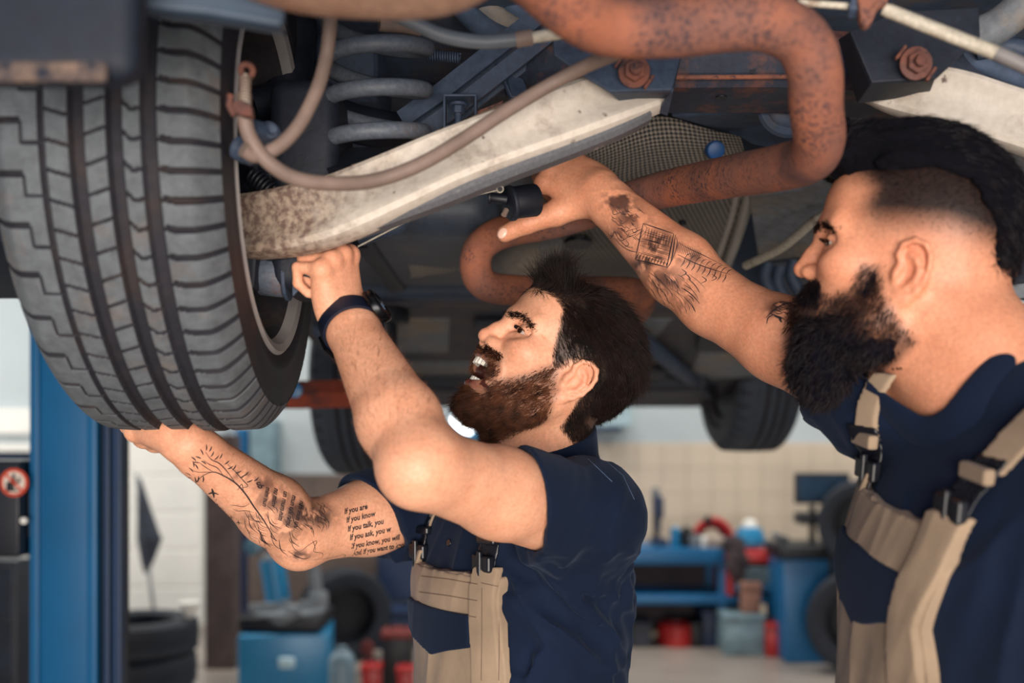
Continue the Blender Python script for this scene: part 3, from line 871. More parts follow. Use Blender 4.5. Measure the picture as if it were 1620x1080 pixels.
# wall items upper left
for (px0, px1, py0, py1, m, lb, nm) in ((372, 392, 676, 742, BLUE, 'narrow blue cabinet on the pale wall above the tattooed arm', 'wall_cabinet'), (394, 436, 664, 752, GREYB, 'grey metal wall cabinet next to the narrow blue one', 'wall_cabinet')):
    o = empty(nm, (P8((px0+px1)/2, 8.1), 8.2, Z8(py1, 8.1)), lb, 'cabinet')
    bm = bmesh.new(); box(bm, (P8(px0, 8.1), 8.1, Z8(py1, 8.1)), (P8(px1, 8.1), YB, Z8(py0, 8.1)), .01); obj('body', bm, m, o)
    bm = bmesh.new(); box(bm, (P8(px0, 8.1)+.015, 8.085, Z8(py1, 8.1)+.015), (P8(px1, 8.1)-.015, 8.1, Z8(py0, 8.1)-.015), .004); obj('door', bm, m, o)
# far lift post behind the tyre changer
o = empty('lift_post', (P8(376, 7.7), 7.7, 0), 'dark blue lift post far behind the tattooed forearm', 'lift post')
bm = bmesh.new(); box(bm, (P8(366, 7.7), 7.6, 0), (P8(388, 7.7), 7.8, 1.34), .01); obj('column', bm, BLUED, o)
bm = bmesh.new(); box(bm, (P8(358, 7.7), 7.5, 0), (P8(396, 7.7), 7.9, .015), .004); obj('base_plate', bm, BLUED, o)
# work lamp and wall unit seen past the first man's head
o = empty('work_lamp', W(742, 672, 7.9), 'bright round work lamp in a blue housing on the back wall', 'lamp')
c = W(740, 668, 7.9); bm = bmesh.new(); box(bm, c+Vector((-.13, .0, -.13)), c+Vector((.22, YB-7.9, .12)), .03, None, 3); obj('housing', bm, CYAN, o, True, angle=.5)
em, t, b = new_mat('lamp_glow'); b.inputs['Emission Color'].default_value = (.95, .98, 1, 1); b.inputs['Emission Strength'].default_value = 4
bm = bmesh.new(); cyl(bm, c+Vector((-.03, -.03, 0)), c+Vector((-.03, .01, 0)), .10, .10, 32, .008); obj('lens', bm, em, o, True, angle=.5)
o = empty('heater_unit', W(965, 655, 8.0), 'pale heater unit mounted high on the back wall', 'heater')
c = W(962, 655, 8.0); bm = bmesh.new(); box(bm, c+Vector((-.20, 0, -.10)), c+Vector((.18, YB-8.0, .16)), .02, None, 3); obj('case', bm, plain('pale_teal', S(170, 196, 204), .4), o, True, angle=.5)
bm = bmesh.new(); box(bm, c+Vector((-.16, -.02, -.13)), c+Vector((.10, .1, -.095)), .01); obj('grille', bm, NAVYB, o)
bm = bmesh.new(); box(bm, c+Vector((-.05, -.012, -.02)), c+Vector((.06, .01, .10)), .008); obj('front_panel', bm, DOORW, o)
# workbench
yb = 7.25; XB = lambda px: P8(px, yb); ZB = lambda py: Z8(py, yb)
wbn = empty('workbench', (XB(1080), yb+.3, 0), 'long blue steel workbench with a lower shelf below the tiled wall', 'workbench')
x0, x1 = XB(940), XB(1232)
bm = bmesh.new(); box(bm, (x0, yb, ZB(893)), (XB(1148), yb+.6, ZB(868)), .012, None, 2); obj('worktop', bm, BLUE, wbn, True, angle=.5)
bm = bmesh.new(); box(bm, (x0, yb, ZB(956)), (XB(1230), yb+.55, ZB(941)), .008, None, 2); obj('shelf', bm, BLUE, wbn, True, angle=.5)
bm = bmesh.new(); box(bm, (x0, yb+.55, .03), (x1, yb+.6, ZB(870)), .004); obj('back_panel', bm, plain('brown_grey_panel', S(70, 62, 66), .8), wbn)
for px, pt in ((972, 890), (1138, 890), (1216, 945)):
    for dy in (.02, .5): bm = bmesh.new(); box(bm, (XB(px), yb+dy, 0), (XB(px)+.05, yb+dy+.06, ZB(pt)), .006); obj('leg', bm, BLUE, wbn)
# things on and under the bench
zt = ZB(868)
o = empty('drill_stand', (XB(1047), yb+.25, zt), 'tall dark blue bench drill standing on the workbench', 'drill')
bm = bmesh.new(); box(bm, (XB(1040), yb+.15, zt), (XB(1062), yb+.4, zt+.05), .01); obj('base', bm, NAVYB, o)
bm = bmesh.new(); cyl(bm, (XB(1048), yb+.3, zt+.04), (XB(1045), yb+.3, zt+.40), .022, n=20); obj('pillar', bm, BLACKM, o, True, angle=.5)
bm = bmesh.new(); box(bm, (XB(1041), yb+.1, zt+.20), (XB(1054), yb+.34, zt+.36), .02, None, 3); cyl(bm, (XB(1046), yb+.14, zt+.20), (XB(1046), yb+.14, zt+.12), .016, n=16); obj('head', bm, NAVYB, o, True, angle=.5)
bm = bmesh.new(); cyl(bm, (XB(1044), yb+.2, zt+.36), (XB(1043), yb+.2, zt+.42), .03, .022, n=20, bev=.006); obj('motor_cap', bm, GREYM, o, True, angle=.5)
def can(name, px, w, h, m, label, cat='can', y=None, z=None, cap=None):
    y = y or yb+.2; x = (px-810)/FPX*y; z = zt if z is None else z; r = w/2
    o = empty(name, (x, y, z), label, cat)
    bm = bmesh.new(); lathe(bm, [(.0005, 0), (r*.95, 0), (r, .01), (r, h*.78), (r*.8, h*.86), (r*.45, h*.9), (r*.45, h*.93), (.0005, h*.93)], 28, Matrix.Translation((x, y, z))); obj('body', bm, m, o, True, angle=.5)
    bm = bmesh.new(); cyl(bm, (x, y, z+h*.92), (x, y, z+h), r*.42, n=20, bev=.003); obj('cap', bm, cap or BLACKM, o, True, angle=.5)
    return o
can('spray_can', 1068, .07, .15, CYAN, 'short pale blue can next to the bench drill', cap=DOORW)
can('oil_bottle', 1086, .10, .14, BLACKM, 'black oil bottle beside the pale blue can', 'bottle')
can('paint_tin', 1101, .09, .10, GREYM, 'grey tin in front of the red coil', 'tin', yb+.1)
can('jar', 1112, .07, .09, DOORW, 'small white jar beside the grey tin', 'jar', yb+.1)
o = empty('hose_coil', (XB(1150), yb+.3, zt), 'red hose coiled into an arch on the bench', 'hose')
bm = bmesh.new(); xm = XB(1141)
for k in range(3): sweep(bm, [(xm+math.cos(a)*(.135-.018*k), yb+.3+.03*k, zt+.02+math.sin(a)*(.16-.02*k), .026) for a in np.linspace(-.1, math.pi+.1, 24)], .024, 10)
tag(obj('coil', bm, REDP, o, True), kind='stuff')
bm = bmesh.new(); cyl(bm, (XB(1128), yb+.28, zt+.16), (XB(1136), yb+.28, zt+.20), .03, n=16, bev=.006); obj('nozzle', bm, BLACKM, o, True, angle=.5)
crate('parts_box', 1120, 1146, 850, 868, yb+.05, .14, plain('pale_box', S(176, 160, 150), .6), 'pale cardboard box under the red hose coil', 'box', handle=False)
o = empty('rag_bag', (XB(1162), yb+.1, zt), 'dark brown bag slumped on the bench corner', 'bag')
V_, F_ = mesh_sdf([ell((XB(1160), yb-.02, zt+.03), (.08, .07, .06), .03), ell((XB(1162), yb-.085, zt-.09), (.07, .05, .12), .05)], .012, post=lambda d, P: d+(fbm(P*14, 2)-.5)*.05)
cols_mesh('sack', V_, F_, plain('brown_cloth', S(58, 48, 52), .9), o)
o = empty('plastic_cover', (XB(1199), yb+.25, zt), 'pale blue rounded plastic cover with white top on the bench', 'cover')
bm = bmesh.new(); lathe(bm, [(.105, 0), (.112, .02), (.108, .07), (.085, .12), (.055, .135)], 36, Matrix.Translation((XB(1199), yb+.25, zt))); bmesh.ops.holes_fill(bm, edges=bm.edges[:], sides=64); obj('shell', bm, CYAN, o, True, angle=.6)
bm = bmesh.new(); lathe(bm, [(.055, .132), (.05, .165), (.03, .185), (.0005, .19)], 28, Matrix.Translation((XB(1199), yb+.25, zt))); obj('top', bm, DOORW, o, True, angle=.6)
# red drawer chest
o = empty('drawer_chest', (XB(1190), yb-.02, ZB(935)), 'red tool chest with pale drawer fronts beside the blue balancer', 'tool chest')
bm = bmesh.new(); box(bm, (XB(1149), yb-.06, ZB(940)), (XB(1158), yb+.4, ZB(880)), .006); box(bm, (XB(1222), yb-.06, ZB(940)), (XB(1227), yb+.4, ZB(880)), .006); box(bm, (XB(1148), yb+.3, ZB(940)), (XB(1227), yb+.4, ZB(880)), .006); obj('carcass', bm, REDP, o)
bm = bmesh.new(); box(bm, (XB(1176), yb-.08, ZB(888)), (XB(1227), yb+.4, ZB(872)), .008, None, 2); obj('top', bm, REDP, o, True, angle=.5)
for k in range(3):
    bm = bmesh.new(); box(bm, (XB(1160), yb-.07, ZB(906+k*13)), (XB(1221), yb+.3, ZB(895+k*13)), .004); d = obj('drawer', bm, GREYB if k != 2 else CYAN, o)
    bm = bmesh.new(); box(bm, (XB(1172), yb-.082, ZB(902+k*13)), (XB(1210), yb-.068, ZB(899+k*13)), .003); obj('handle', bm, BLACKM, d)
crate('cardboard_box', 1174, 1204, 922, HZ+(CAMZ-Z8(972, yb-.2))*FPX/(yb-.16), yb-.16, .09, plain('tan_card', S(150, 108, 92), .8), 'tan cardboard box in front of the drawer chest', 'box', handle=False)
can('red_canister', 1070, .27, .19, REDP, 'large red canister under the workbench', 'canister', yb+.2, 0)
for nm, a0, a1, b0, lb, m in (('storage_box', 1112, 1140, 965, 'dark blue storage box under the bench beside the red canister', NAVYB), ('storage_box', 1000, 1030, 985, 'grey storage box under the end of the bench', plain('dark_grey_box', S(62, 66, 78), .6)), ('storage_box', 1094, 1112, 985, 'narrow black storage box between red canister and blue box', BLACKM)):
    crate(nm, a0, a1, b0, fz(yb+.08), yb+.08, .3, m, lb, 'box', handle=False)
crate('storage_tub', 1147, 1210, 972, fz(yb-.2), yb-.2, .3, GREYB, 'pale grey plastic tub with lid in front of the bench', 'tub', handle=False)
crate('fuel_can', 1214, 1242, 986, fz(yb-.25), yb-.25, .12, REDP, 'narrow red fuel can beside the pale grey tub', 'fuel can')
# wheel balancer
o = empty('wheel_balancer', (P8(1290, 6.9), 7.0, 0), 'blue wheel balancing machine with monitor beside the second mechanic', 'machine')
yq = 6.8; XQ = lambda px: P8(px, yq); ZQ = lambda py: Z8(py, yq)
bm = bmesh.new(); t = bmesh.new(); bmesh.ops.create_cube(t, size=1)
for v in t.verts: v.co = Vector((XQ(1288)+(v.co.x*(.42 if v.co.z > 0 else .37)), yq+.20+v.co.y*.4, ZQ(884) if v.co.z > 0 else 0.0))
bmesh.ops.bevel(t, geom=t.edges[:], offset=.02, segments=3, affect='EDGES', profile=.5); _merge(bm, t); obj('cabinet', bm, BLUE, o, True, angle=.5)
bm = bmesh.new(); box(bm, (XQ(1232), yq-.03, ZQ(884)), (XQ(1338), yq+.4, ZQ(862)), .02, None, 3); obj('weight_tray', bm, BLACKM, o, True, angle=.5)
bm = bmesh.new(); cyl(bm, (XQ(1292), yq+.1, ZQ(866)), (XQ(1292), yq+.1, ZQ(800)), .022, n=18); box(bm, (XQ(1268), yq+.0, ZQ(830)), (XQ(1316), yq+.2, ZQ(812)), .01); obj('stand', bm, BLACKM, o, True, angle=.5)
bm = bmesh.new(); box(bm, (XQ(1258), yq, ZQ(797)), (XQ(1345), yq+.04, ZQ(748)), .008, None, 2); mo = obj('monitor', bm, BLACKM, o, True, angle=.5)
bm = bmesh.new(); box(bm, (XQ(1263), yq-.004, ZQ(791)), (XQ(1340), yq+.002, ZQ(753)), .001); obj('screen', bm, plain('off_screen', S(44, 66, 88), .2, bmp=0), mo)
bm = bmesh.new(); box(bm, (XQ(1308), yq-.06, ZQ(915)), (XQ(1316), yq-.03, ZQ(820)), .006); obj('strap', bm, BLACKM, o)
bm = bmesh.new(); cyl(bm, (XQ(1250), yq+.1, ZQ(858)), (XQ(1225), yq+.05, ZQ(846)), .03, .02, 20, .004); obj('shaft', bm, GREYM, o, True, angle=.5)
o = empty('cleaning_bottle', (XQ(1330), yq+.1, ZQ(862)), 'white bottle lying on the balancer tray by the second mechanic', 'bottle')
bm = bmesh.new(); cyl(bm, (XQ(1318), yq+.1, ZQ(845)), (XQ(1352), yq+.1, ZQ(845)), .045, n=24, bev=.015); obj('body', bm, DOORW, o, True, angle=.6)
tyre_obj('wheel', (P8(1362, 6.5), 6.5, .33), .33, .22, 'dark wheel leaning by the balancer behind khaki overalls', 'wheel', M=Matrix.Rotation(math.pi/2, 4, 'X') @ Matrix.Rotation(-.4, 4, 'Y'))
tyre_obj('wheel', (P8(1366, 6.55), 6.55, .94), .28, .20, 'dark wheel mounted on the balancer above the leaning one', 'wheel', M=Matrix.Rotation(math.pi/2, 4, 'X') @ Matrix.Rotation(-.4, 4, 'Y'))
o = empty('tool_cabinet', (P8(-20, 4.2), 4.4, 0), 'black tool cabinet below the control box with the sticker', 'cabinet')
bm = bmesh.new(); box(bm, (P8(-70, 4.2), 4.2, 0), (P8(27, 4.2), 4.7, Z8(886, 4.2)), .01, None, 2); obj('body', bm, plain('cabinet_black', S(26, 32, 44), .5), o, True, angle=.5)
for k in range(4):
    bm = bmesh.new(); box(bm, (P8(-66, 4.2), 4.185, .05+k*.23), (P8(23, 4.2), 4.2, .26+k*.23), .004); d = obj('drawer', bm, plain('drawer_front', S(34, 42, 56), .5), o)
    bm = bmesh.new(); box(bm, (P8(-40, 4.2), 4.165, .21+k*.23), (P8(0, 4.2), 4.186, .23+k*.23), .003); obj('handle', bm, GREYM, d)
bm = bmesh.new(); cyl(bm, (P8(36, 4.3), 4.3, 0), (P8(38, 4.3), 4.3, Z8(880, 4.3)), .016, n=20); cyl(bm, (P8(36, 4.3), 4.3, 0), (P8(36, 4.3), 4.3, .02), .022, n=28, bev=.004); tag(obj('stand_pole', bm, DOORW, None, True, angle=.6), 'thin pale stand pole between black tool cabinet and blue post', 'pole')
# lights of the hall
for i, x in enumerate((-2.6, .6, 3.2)):
    area('back_wall_fill', (x, 6.2, 4.1), (x, 6.5, 0), (1.6, .5), 80, (1, .95, .88))  # unseen overhead lights, added to brighten the back wall
area('window_daylight', (-5.6, 6.4, 2.2), (-2.0, 8.0, 1.0), (1.2, 1.6), 60, (1, .97, .92))
# ------------------------------------------------------------------ the lifted car
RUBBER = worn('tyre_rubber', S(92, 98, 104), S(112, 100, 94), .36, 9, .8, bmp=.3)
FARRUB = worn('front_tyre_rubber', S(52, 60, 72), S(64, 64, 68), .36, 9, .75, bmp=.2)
GROOVE_SHADE = worn('shaded_groove_rubber', S(30, 30, 40), S(52, 42, 42), .4, 14, .8, bmp=.1)  # cleaner, darker rubber that also carries the grooves' shade in its colour
SIDEWALL = worn('sidewall_rubber', S(34, 34, 44), S(66, 48, 46), .40, 14, .6, bmp=.2)
RUST = rusty('rusty_steel', S(120, 82, 72), S(162, 98, 72), S(56, 46, 54), 9, 210)
RUST_D = rusty('dark_rusty_steel', S(104, 72, 66), S(128, 76, 60), S(46, 40, 48), 30, 120)
MUFF = worn('muffler_steel', S(190, 152, 130), S(178, 126, 100), .45, 14, .5)
DARK = worn('black_chassis', S(26, 32, 46), S(92, 58, 48), .27, 13, .6)
STEELB = worn('blue_grey_steel', S(56, 70, 92), S(112, 76, 64), .33, 14, .6)
PAN = worn('underbody_sealant', S(66, 82, 106), S(104, 92, 86), .42, 6, .8)
PANL = worn('pale_underbody', S(116, 122, 130), S(146, 134, 122), .45, 7, .8)
def arm_mat():
    m, t, b = new_mat('light_arm_paint')
    tc = t.add('ShaderNodeTexCoord'); sx = t.add('ShaderNodeSeparateXYZ'); t.link(tc.outputs['Object'], sx.inputs[0])
    big = noise(t, 14, 7, .65); fine = noise(t, 110, 4, .6)
    mr = t.add('ShaderNodeMapRange'); mr.inputs[1].default_value = -.33; mr.inputs[2].default_value = -.10; mr.inputs[3].default_value = .30; mr.inputs[4].default_value = -.06; t.link(sx.outputs[0], mr.inputs[0])
    ad = t.add('ShaderNodeMath', operation='ADD'); t.link(big, ad.inputs[0]); t.link(mr.outputs[0], ad.inputs[1])
    clean = mixc(t, fine, S(184, 174, 162), S(222, 214, 204))
    grime = mixc(t, ramp(t, fine, [(.4, (0, 0, 0, 1)), (.6, (1, 1, 1, 1))]), S(112, 92, 84), S(168, 150, 134))
    c = mixc(t, ramp(t, ad.outputs[0], [(.46, (0, 0, 0, 1)), (.72, (1, 1, 1, 1))]), clean, grime)
    c = mixc(t, ramp(t, noise(t, 46, 3, .5), [(.66, (0, 0, 0, 1)), (.72, (1, 1, 1, 1))]), c, S(104, 88, 82))
    t.link(c, b.inputs['Base Color']); b.inputs['Roughness'].default_value = .6; bump(t, b, fine, .35, .001); return m
ARMM = arm_mat()
SPRING = worn('spring_steel', S(92, 100, 112), S(112, 92, 84), .3, 20, .5)
HOSE = plain('tan_hose', S(126, 108, 100), .6, var=.2, scale=30)
CABLEP = worn('pale_sleeve', S(196, 188, 172), S(140, 112, 92), .36, 26, .55)
PLASTIC = plain('black_moulded_plastic', S(20, 24, 34), .5)
RIM = plain('grey_alloy', S(176, 172, 172), .4, .2, var=.15)
RIMD = worn('brake_dust_rim', S(58, 56, 62), S(84, 70, 62), .4, 14, .6)
FLAP = worn('bumper_plastic', S(12, 24, 42), S(24, 36, 54), .3, 5, .7)
DUST = worn('dusty_edge', S(122, 102, 90), S(30, 38, 54), .52, 34, .9)
BLUEP = plain('blue_plug', S(20, 84, 150), .45)

car = empty('car', (.22, 2.4, 1.45), 'underside of a car raised on a lift, rusty exhaust and rear suspension showing', 'car')

def tread_depth(x, s, per):
    """depth below the tread face at across position x and arc length s"""
    d = np.zeros(np.broadcast(x, s).shape)
    for a, b, dep in ((-.052, -.048, .006), (-.023, -.0095, .010), (.0135, .0265, .010), (.0455, .0595, .010)):
        m = sstep(a-.0012, a+.0012, x)*sstep(b+.0012, b-.0012, x); d = np.maximum(d, m*dep)
    u = (s/per) % 1.0
    def slot(center, w, x0, x1, dep):
        e = np.abs(((u-center+.5) % 1)-.5)*per
        return sstep(w, w*.45, e)*sstep(x0-.001, x0+.001, x)*sstep(x1+.001, x1-.001, x)*dep
    d = np.maximum(d, slot(.5+.10*sstep(.059, .075, x)-.1, .0034, .064, .115, .007))
    d = np.maximum(d, slot(.35+(x-.05)*9, .0016, .058, .070, .003))
    d = np.maximum(d, slot(.5+np.abs(x-.036)*-22+(x-.036)*14, .0018, .026, .046, .004))
    d = np.maximum(d, slot(.2-(x-.002)*12, .0014, -.010, .014, .003))
    d = np.maximum(d, slot(.6+(x+.035)*10, .0015, -.048, -.022, .0035))
    v = ((s/(per*1.75)) % 1.0)
    e = np.abs(((v-.5+.5) % 1)-.5)*per*1.75
    d = np.maximum(d, sstep(.0034, .0016, e)*sstep(-.070, -.073, x)*.007)
    hk = np.abs(x+.071)
    d = np.maximum(d, sstep(.0013, .0005, hk)*sstep(.5, .55, v)*sstep(.95, .9, v)*.004)
    e2 = np.abs(((v-.92+.5) % 1)-.5)*per*1.75
    d = np.maximum(d, sstep(.0016, .0006, e2)*sstep(-.071, -.069, x)*sstep(-.051, -.053, x)*.004)
    return d
def tyre_face(x, R):
    return R-.22*x*x*2-np.maximum(np.abs(x)-.088, 0)**1.5*6.5
def make_wheel(c, yaw, R, nt, nx, root, camber=0, mats=None):
    w = empty('wheel', c); w.parent = root; w.matrix_parent_inverse = Matrix.Translation(root.location).inverted()
    M3 = np.array(Matrix.Rotation(yaw, 3, 'Z') @ Matrix.Rotation(camber, 3, 'Y'))
    P = lambda V: V @ M3.T+np.array(c)
    x = np.linspace(-.114, .114, nx); th = np.linspace(0, 2*np.pi, nt, endpoint=False)
    X, TH = np.meshgrid(x, th, indexing='ij'); r = tyre_face(X, R)-tread_depth(X, TH*R, 2*np.pi*R/70)
    V = np.stack([X, r*np.cos(TH), r*np.sin(TH)], -1).reshape(-1, 3)
    i = np.arange(nx-1)[:, None]*nt; j = np.arange(nt)[None]; j2 = (j+1) % nt
    F = np.stack([i+j, i+j2, i+nt+j2, i+nt+j], -1).reshape(-1, 4)
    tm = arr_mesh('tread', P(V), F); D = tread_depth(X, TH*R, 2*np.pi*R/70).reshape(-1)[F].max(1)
    link_mesh('tread', tm, [RUBBER if nt > 1000 else FARRUB, GROOVE_SHADE], w); tm.polygons.foreach_set('material_index', (D > (.0018 if nt > 1000 else .006)).astype(np.int32)); tm.update()
    er = float(tyre_face(np.array(.114), R))
    MM = Matrix.Translation(c) @ Matrix(M3.tolist()).to_4x4() @ Matrix.Rotation(math.pi/2, 4, 'Y')
    for s in (1, -1):
        bm = bmesh.new()
        lathe(bm, [(er, s*.1135), (er-.006, s*.1140), (er-.010, s*.1142), (er-.013, s*.1145), (R-.06, s*.1150), (R-.075, s*.1142), (R-.078, s*.1150), (R-.085, s*.1150), (R-.088, s*.1138), (.226, s*.112), (.219, s*.106), (.216, s*.098), (.205, s*.090)], 96, MM)
        obj('sidewall', bm, SIDEWALL, w, True, angle=.6)
    bm = bmesh.new()
    lathe(bm, [(.222, .106), (.2235, .110), (.219, .1135), (.210, .110), (.203, .098), (.198, .06), (.190, .0), (.186, -.07), (.192, -.10), (.21, -.108), (.221, -.106), (.2, -.09), (.195, -.06), (.199, 0), (.206, .06), (.212, .098)], 96, MM, True)
    obj('rim', bm, RIMD, w, True, angle=.6)
    bm = bmesh.new(); lathe(bm, [(.2235, .1105), (.219, .1145), (.2095, .1115), (.2035, .099), (.2075, .0975), (.214, .104)], 96, MM, True); obj('rim_lip', bm, RIM, w, True, angle=.6)
    bm = bmesh.new()
    lathe(bm, [(.001, -.055), (.060, -.055), (.075, -.070), (.187, -.080), (.187, -.088), (.06, -.085), (.001, -.085)], 48, MM)
    for k in range(5):
        a = k*2*math.pi/5; box(bm, (.06, -.03, -.09), (.188, .03, -.06), .008, MM @ Matrix.Rotation(a, 4, 'Z'))
    obj('spokes', bm, PLASTIC, w)
    bm = bmesh.new(); lathe(bm, [(.001, .03), (.05, .03), (.06, .02), (.128, .018), (.135, .010), (.135, -.03), (.05, -.035), (.001, -.035)], 48, MM); obj('brake_disc', bm, DARK, w, True, angle=.5)
    return w
WC = (-.413, 1.32, 1.786)
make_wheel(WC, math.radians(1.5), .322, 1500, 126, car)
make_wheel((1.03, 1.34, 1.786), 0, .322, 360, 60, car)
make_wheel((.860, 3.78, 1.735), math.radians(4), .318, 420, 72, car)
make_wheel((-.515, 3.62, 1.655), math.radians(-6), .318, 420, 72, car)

def part_sweep(name, pts, r, m, parent=car, n=14, sm=6, prof=None, label=None, smooth=True, angle=.7):
    bm = bmesh.new(); P = [tuple(W(*p[:3]))+tuple(p[3:]) for p in pts]
    P = [p if len(p) > 3 else p+(r,) for p in P]
    sweep(bm, smooth_path(P, sm) if sm > 1 else P, r, n, True, prof)
    return obj(name, bm, m, parent, smooth, label, angle=angle)
def plate(name, pts, thick, m, parent=car, bev=.0012, label=None):
    bm = bmesh.new(); prism(bm, [W(*p) for p in pts], thick, bev); return obj(name, bm, m, parent, False, label)

# --- lower control arms
armprof = [(-.008, .036), (-.014, .034), (-.0165, .029), (-.0145, .023), (-.0105, .016), (-.009, 0), (-.0115, -.012), (-.0165, -.020), (-.0185, -.027), (-.015, -.034), (-.006, -.038), (.014, -.038), (.020, -.033), (.016, 0), (.016, .034), (.004, .037)]
part_sweep('control_arm', [(345, 358, 1.28, 1.0), (400, 356, 1.25, 1.04), (470, 346, 1.225, 1.08), (540, 326, 1.21, 1.04), (620, 292, 1.20, .98), (710, 252, 1.20, .93), (800, 218, 1.205, .92), (890, 186, 1.22, .95), (970, 158, 1.24, .92), (1040, 140, 1.26, .7)], 1, ARMM, prof=armprof, sm=8, label='light grey control arm with worn paint', angle=.5)
part_sweep('arm_lip', [(560, 272, 1.215), (640, 247, 1.212), (720, 210, 1.212), (800, 175, 1.215), (880, 146, 1.225), (930, 126, 1.235)], .009, worn('dusty_lip', S(150, 130, 112), S(110, 84, 70), .45, 20, .8), sm=6)
part_sweep('arm_underside', [(560, 366, 1.222), (640, 337, 1.212), (710, 311, 1.208), (800, 275, 1.21), (890, 241, 1.222), (970, 209, 1.24), (1020, 184, 1.255)], 1, worn('chipped_paint', S(96, 98, 104), S(196, 188, 176), .33, 42, .6), prof=[(-.016, .007), (-.016, -.004), (-.010, -.009), (.010, -.009), (.014, 0), (.0, .007)], sm=6, angle=.5)
armprof2 = [(u, v*.9) for u, v in armprof]
part_sweep('control_arm', [(1372, 132, 1.27, .6), (1420, 140, 1.25, .85), (1500, 155, 1.23, 1.0), (1600, 186, 1.22, 1.0), (1720, 222, 1.22, 1.05), (1900, 262, 1.24, 1.1), (2030, 285, 1.27, 1.1)], 1, ARMM, prof=armprof2, sm=8, angle=.5)
# --- brackets at the inner ends
def bracket(polys, bolt, Y, m=STEELB):
    b = empty('bracket', W(bolt[0], bolt[1], Y)); b.parent = car; b.matrix_parent_inverse = Matrix.Translation(car.location).inverted()
    for p in polys: plate('plate', p, .005, m, b)
    q = W(bolt[0], bolt[1], Y-.012); bm = bmesh.new(); hexbolt(bm, q, (0, -1, -.12), .0125, .010)
    obj('bolt', bm, RUST_D, b)
    for a in (-.6, 2.5):
        bm = bmesh.new(); box(bm, (.0185, -.004, -.009), (.0225, .003, .009), .0015, Matrix.Translation(q) @ Matrix.Rotation(-a, 4, 'Y'))
        obj('bolt_tab', bm, RUST_D, b)
    return b
bracket([[(874, 62, 1.20), (876, 90, 1.20), (925, 124, 1.195), (965, 148, 1.19), (1062, 145, 1.19), (1080, 78, 1.20), (1060, 52, 1.205)],
         [(1062, 145, 1.19), (1080, 78, 1.20), (1082, 72, 1.29), (1060, 168, 1.29)], [(965, 148, 1.19), (1062, 145, 1.19), (1060, 166, 1.30), (1000, 178, 1.30)],
         [(1040, 178, 1.262), (1062, 148, 1.195), (1066, 142, 1.195), (1056, 184, 1.262)]], (1003, 114), 1.19)
bracket([[(1342, 52, 1.17), (1377, 134, 1.165), (1479, 127, 1.165), (1533, 77, 1.17), (1548, 62, 1.17), (1546, 15, 1.18), (1420, 22, 1.18)],
         [(1342, 52, 1.17), (1377, 134, 1.165), (1356, 164, 1.23), (1326, 62, 1.23)], [(1377, 134, 1.165), (1479, 127, 1.165), (1470, 150, 1.25), (1356, 164, 1.23)]], (1448, 101), 1.16, DARK)
# --- subframe cross member with holes
bm = bmesh.new()
sfp = [(-.045, .040), (-.052, .03), (-.052, -.012), (-.040, -.026), (.05, -.034), (.058, -.02), (.058, .04)]
sweep(bm, smooth_path([tuple(W(850, 112, 1.42)), tuple(W(900, 116, 1.40)), tuple(W(1060, 118, 1.385)), tuple(W(1250, 118, 1.385)), tuple(W(1400, 128, 1.40)), tuple(W(1620, 150, 1.46))], 6), 1, 8, True, [(u, v*1.1) for u, v in sfp])
obj('subframe', bm, worn('subframe_steel', S(40, 48, 66), S(124, 76, 60), .43, 12, .65), car, True, angle=.4)
for px, py, rx in ((1141, 154, 9), (1228, 151, 9), (1190, 112, 5)):
    bm = bmesh.new(); c = W(px, py, 1.378 if py > 130 else 1.333); ax_ = Vector((0, 0, 1)) if py > 130 else Vector((0, 1, 0)); cyl(bm, c-ax_*.0012, c+ax_*.014, rx/FPX*1.36, n=18); o = obj('frame_hole', bm, PLASTIC, car)
part_sweep('subframe_seam', [(1050, 122, 1.328), (1150, 122, 1.328), (1262, 121, 1.328)], .003, RUST, sm=3, n=8)
# --- exhaust
part_sweep('exhaust_pipe', [(800, -70, .86), (850, -34, .89), (905, 14, .92), (965, 42, .95), (1060, 45, .96), (1150, 36, .965), (1215, 36, .97), (1266, 62, .985), (1288, 110, 1.0), (1291, 170, 1.03), (1296, 222, 1.07), (1282, 250, 1.11), (1240, 264, 1.17), (1150, 280, 1.30), (1050, 300, 1.47), (960, 326, 1.58), (880, 350, 1.64), (800, 366, 1.68), (762, 388, 1.70), (752, 420, 1.71), (764, 448, 1.73), (800, 458, 1.77), (880, 460, 1.83), (960, 460, 1.89), (1003, 462, 1.93), (1016, 478, 1.98), (990, 512, 2.2), (955, 545, 2.6)], .0262, RUST, n=24, sm=8)
for p, d in (((1095, 44, .96), (1, 0, 0)), ((1292, 150, 1.015), (0, .2, -1))):
    pass
# muffler end overhead
bm = bmesh.new(); t = bmesh.new(); bmesh.ops.create_uvsphere(t, u_segments=40, v_segments=24, radius=1)
for v in t.verts: v.co = Vector((math.copysign(abs(v.co.x)**.7, v.co.x)*.135, math.copysign(abs(v.co.y)**.7, v.co.y)*.10, math.copysign(abs(v.co.z)**.8, v.co.z)*.075))
_merge(bm, t, Matrix.Translation(W(555, -158, .80)+Vector((0, 0, .0))) @ Matrix.Rotation(.05, 4, 'Y')); obj('muffler', bm, MUFF, car, True)
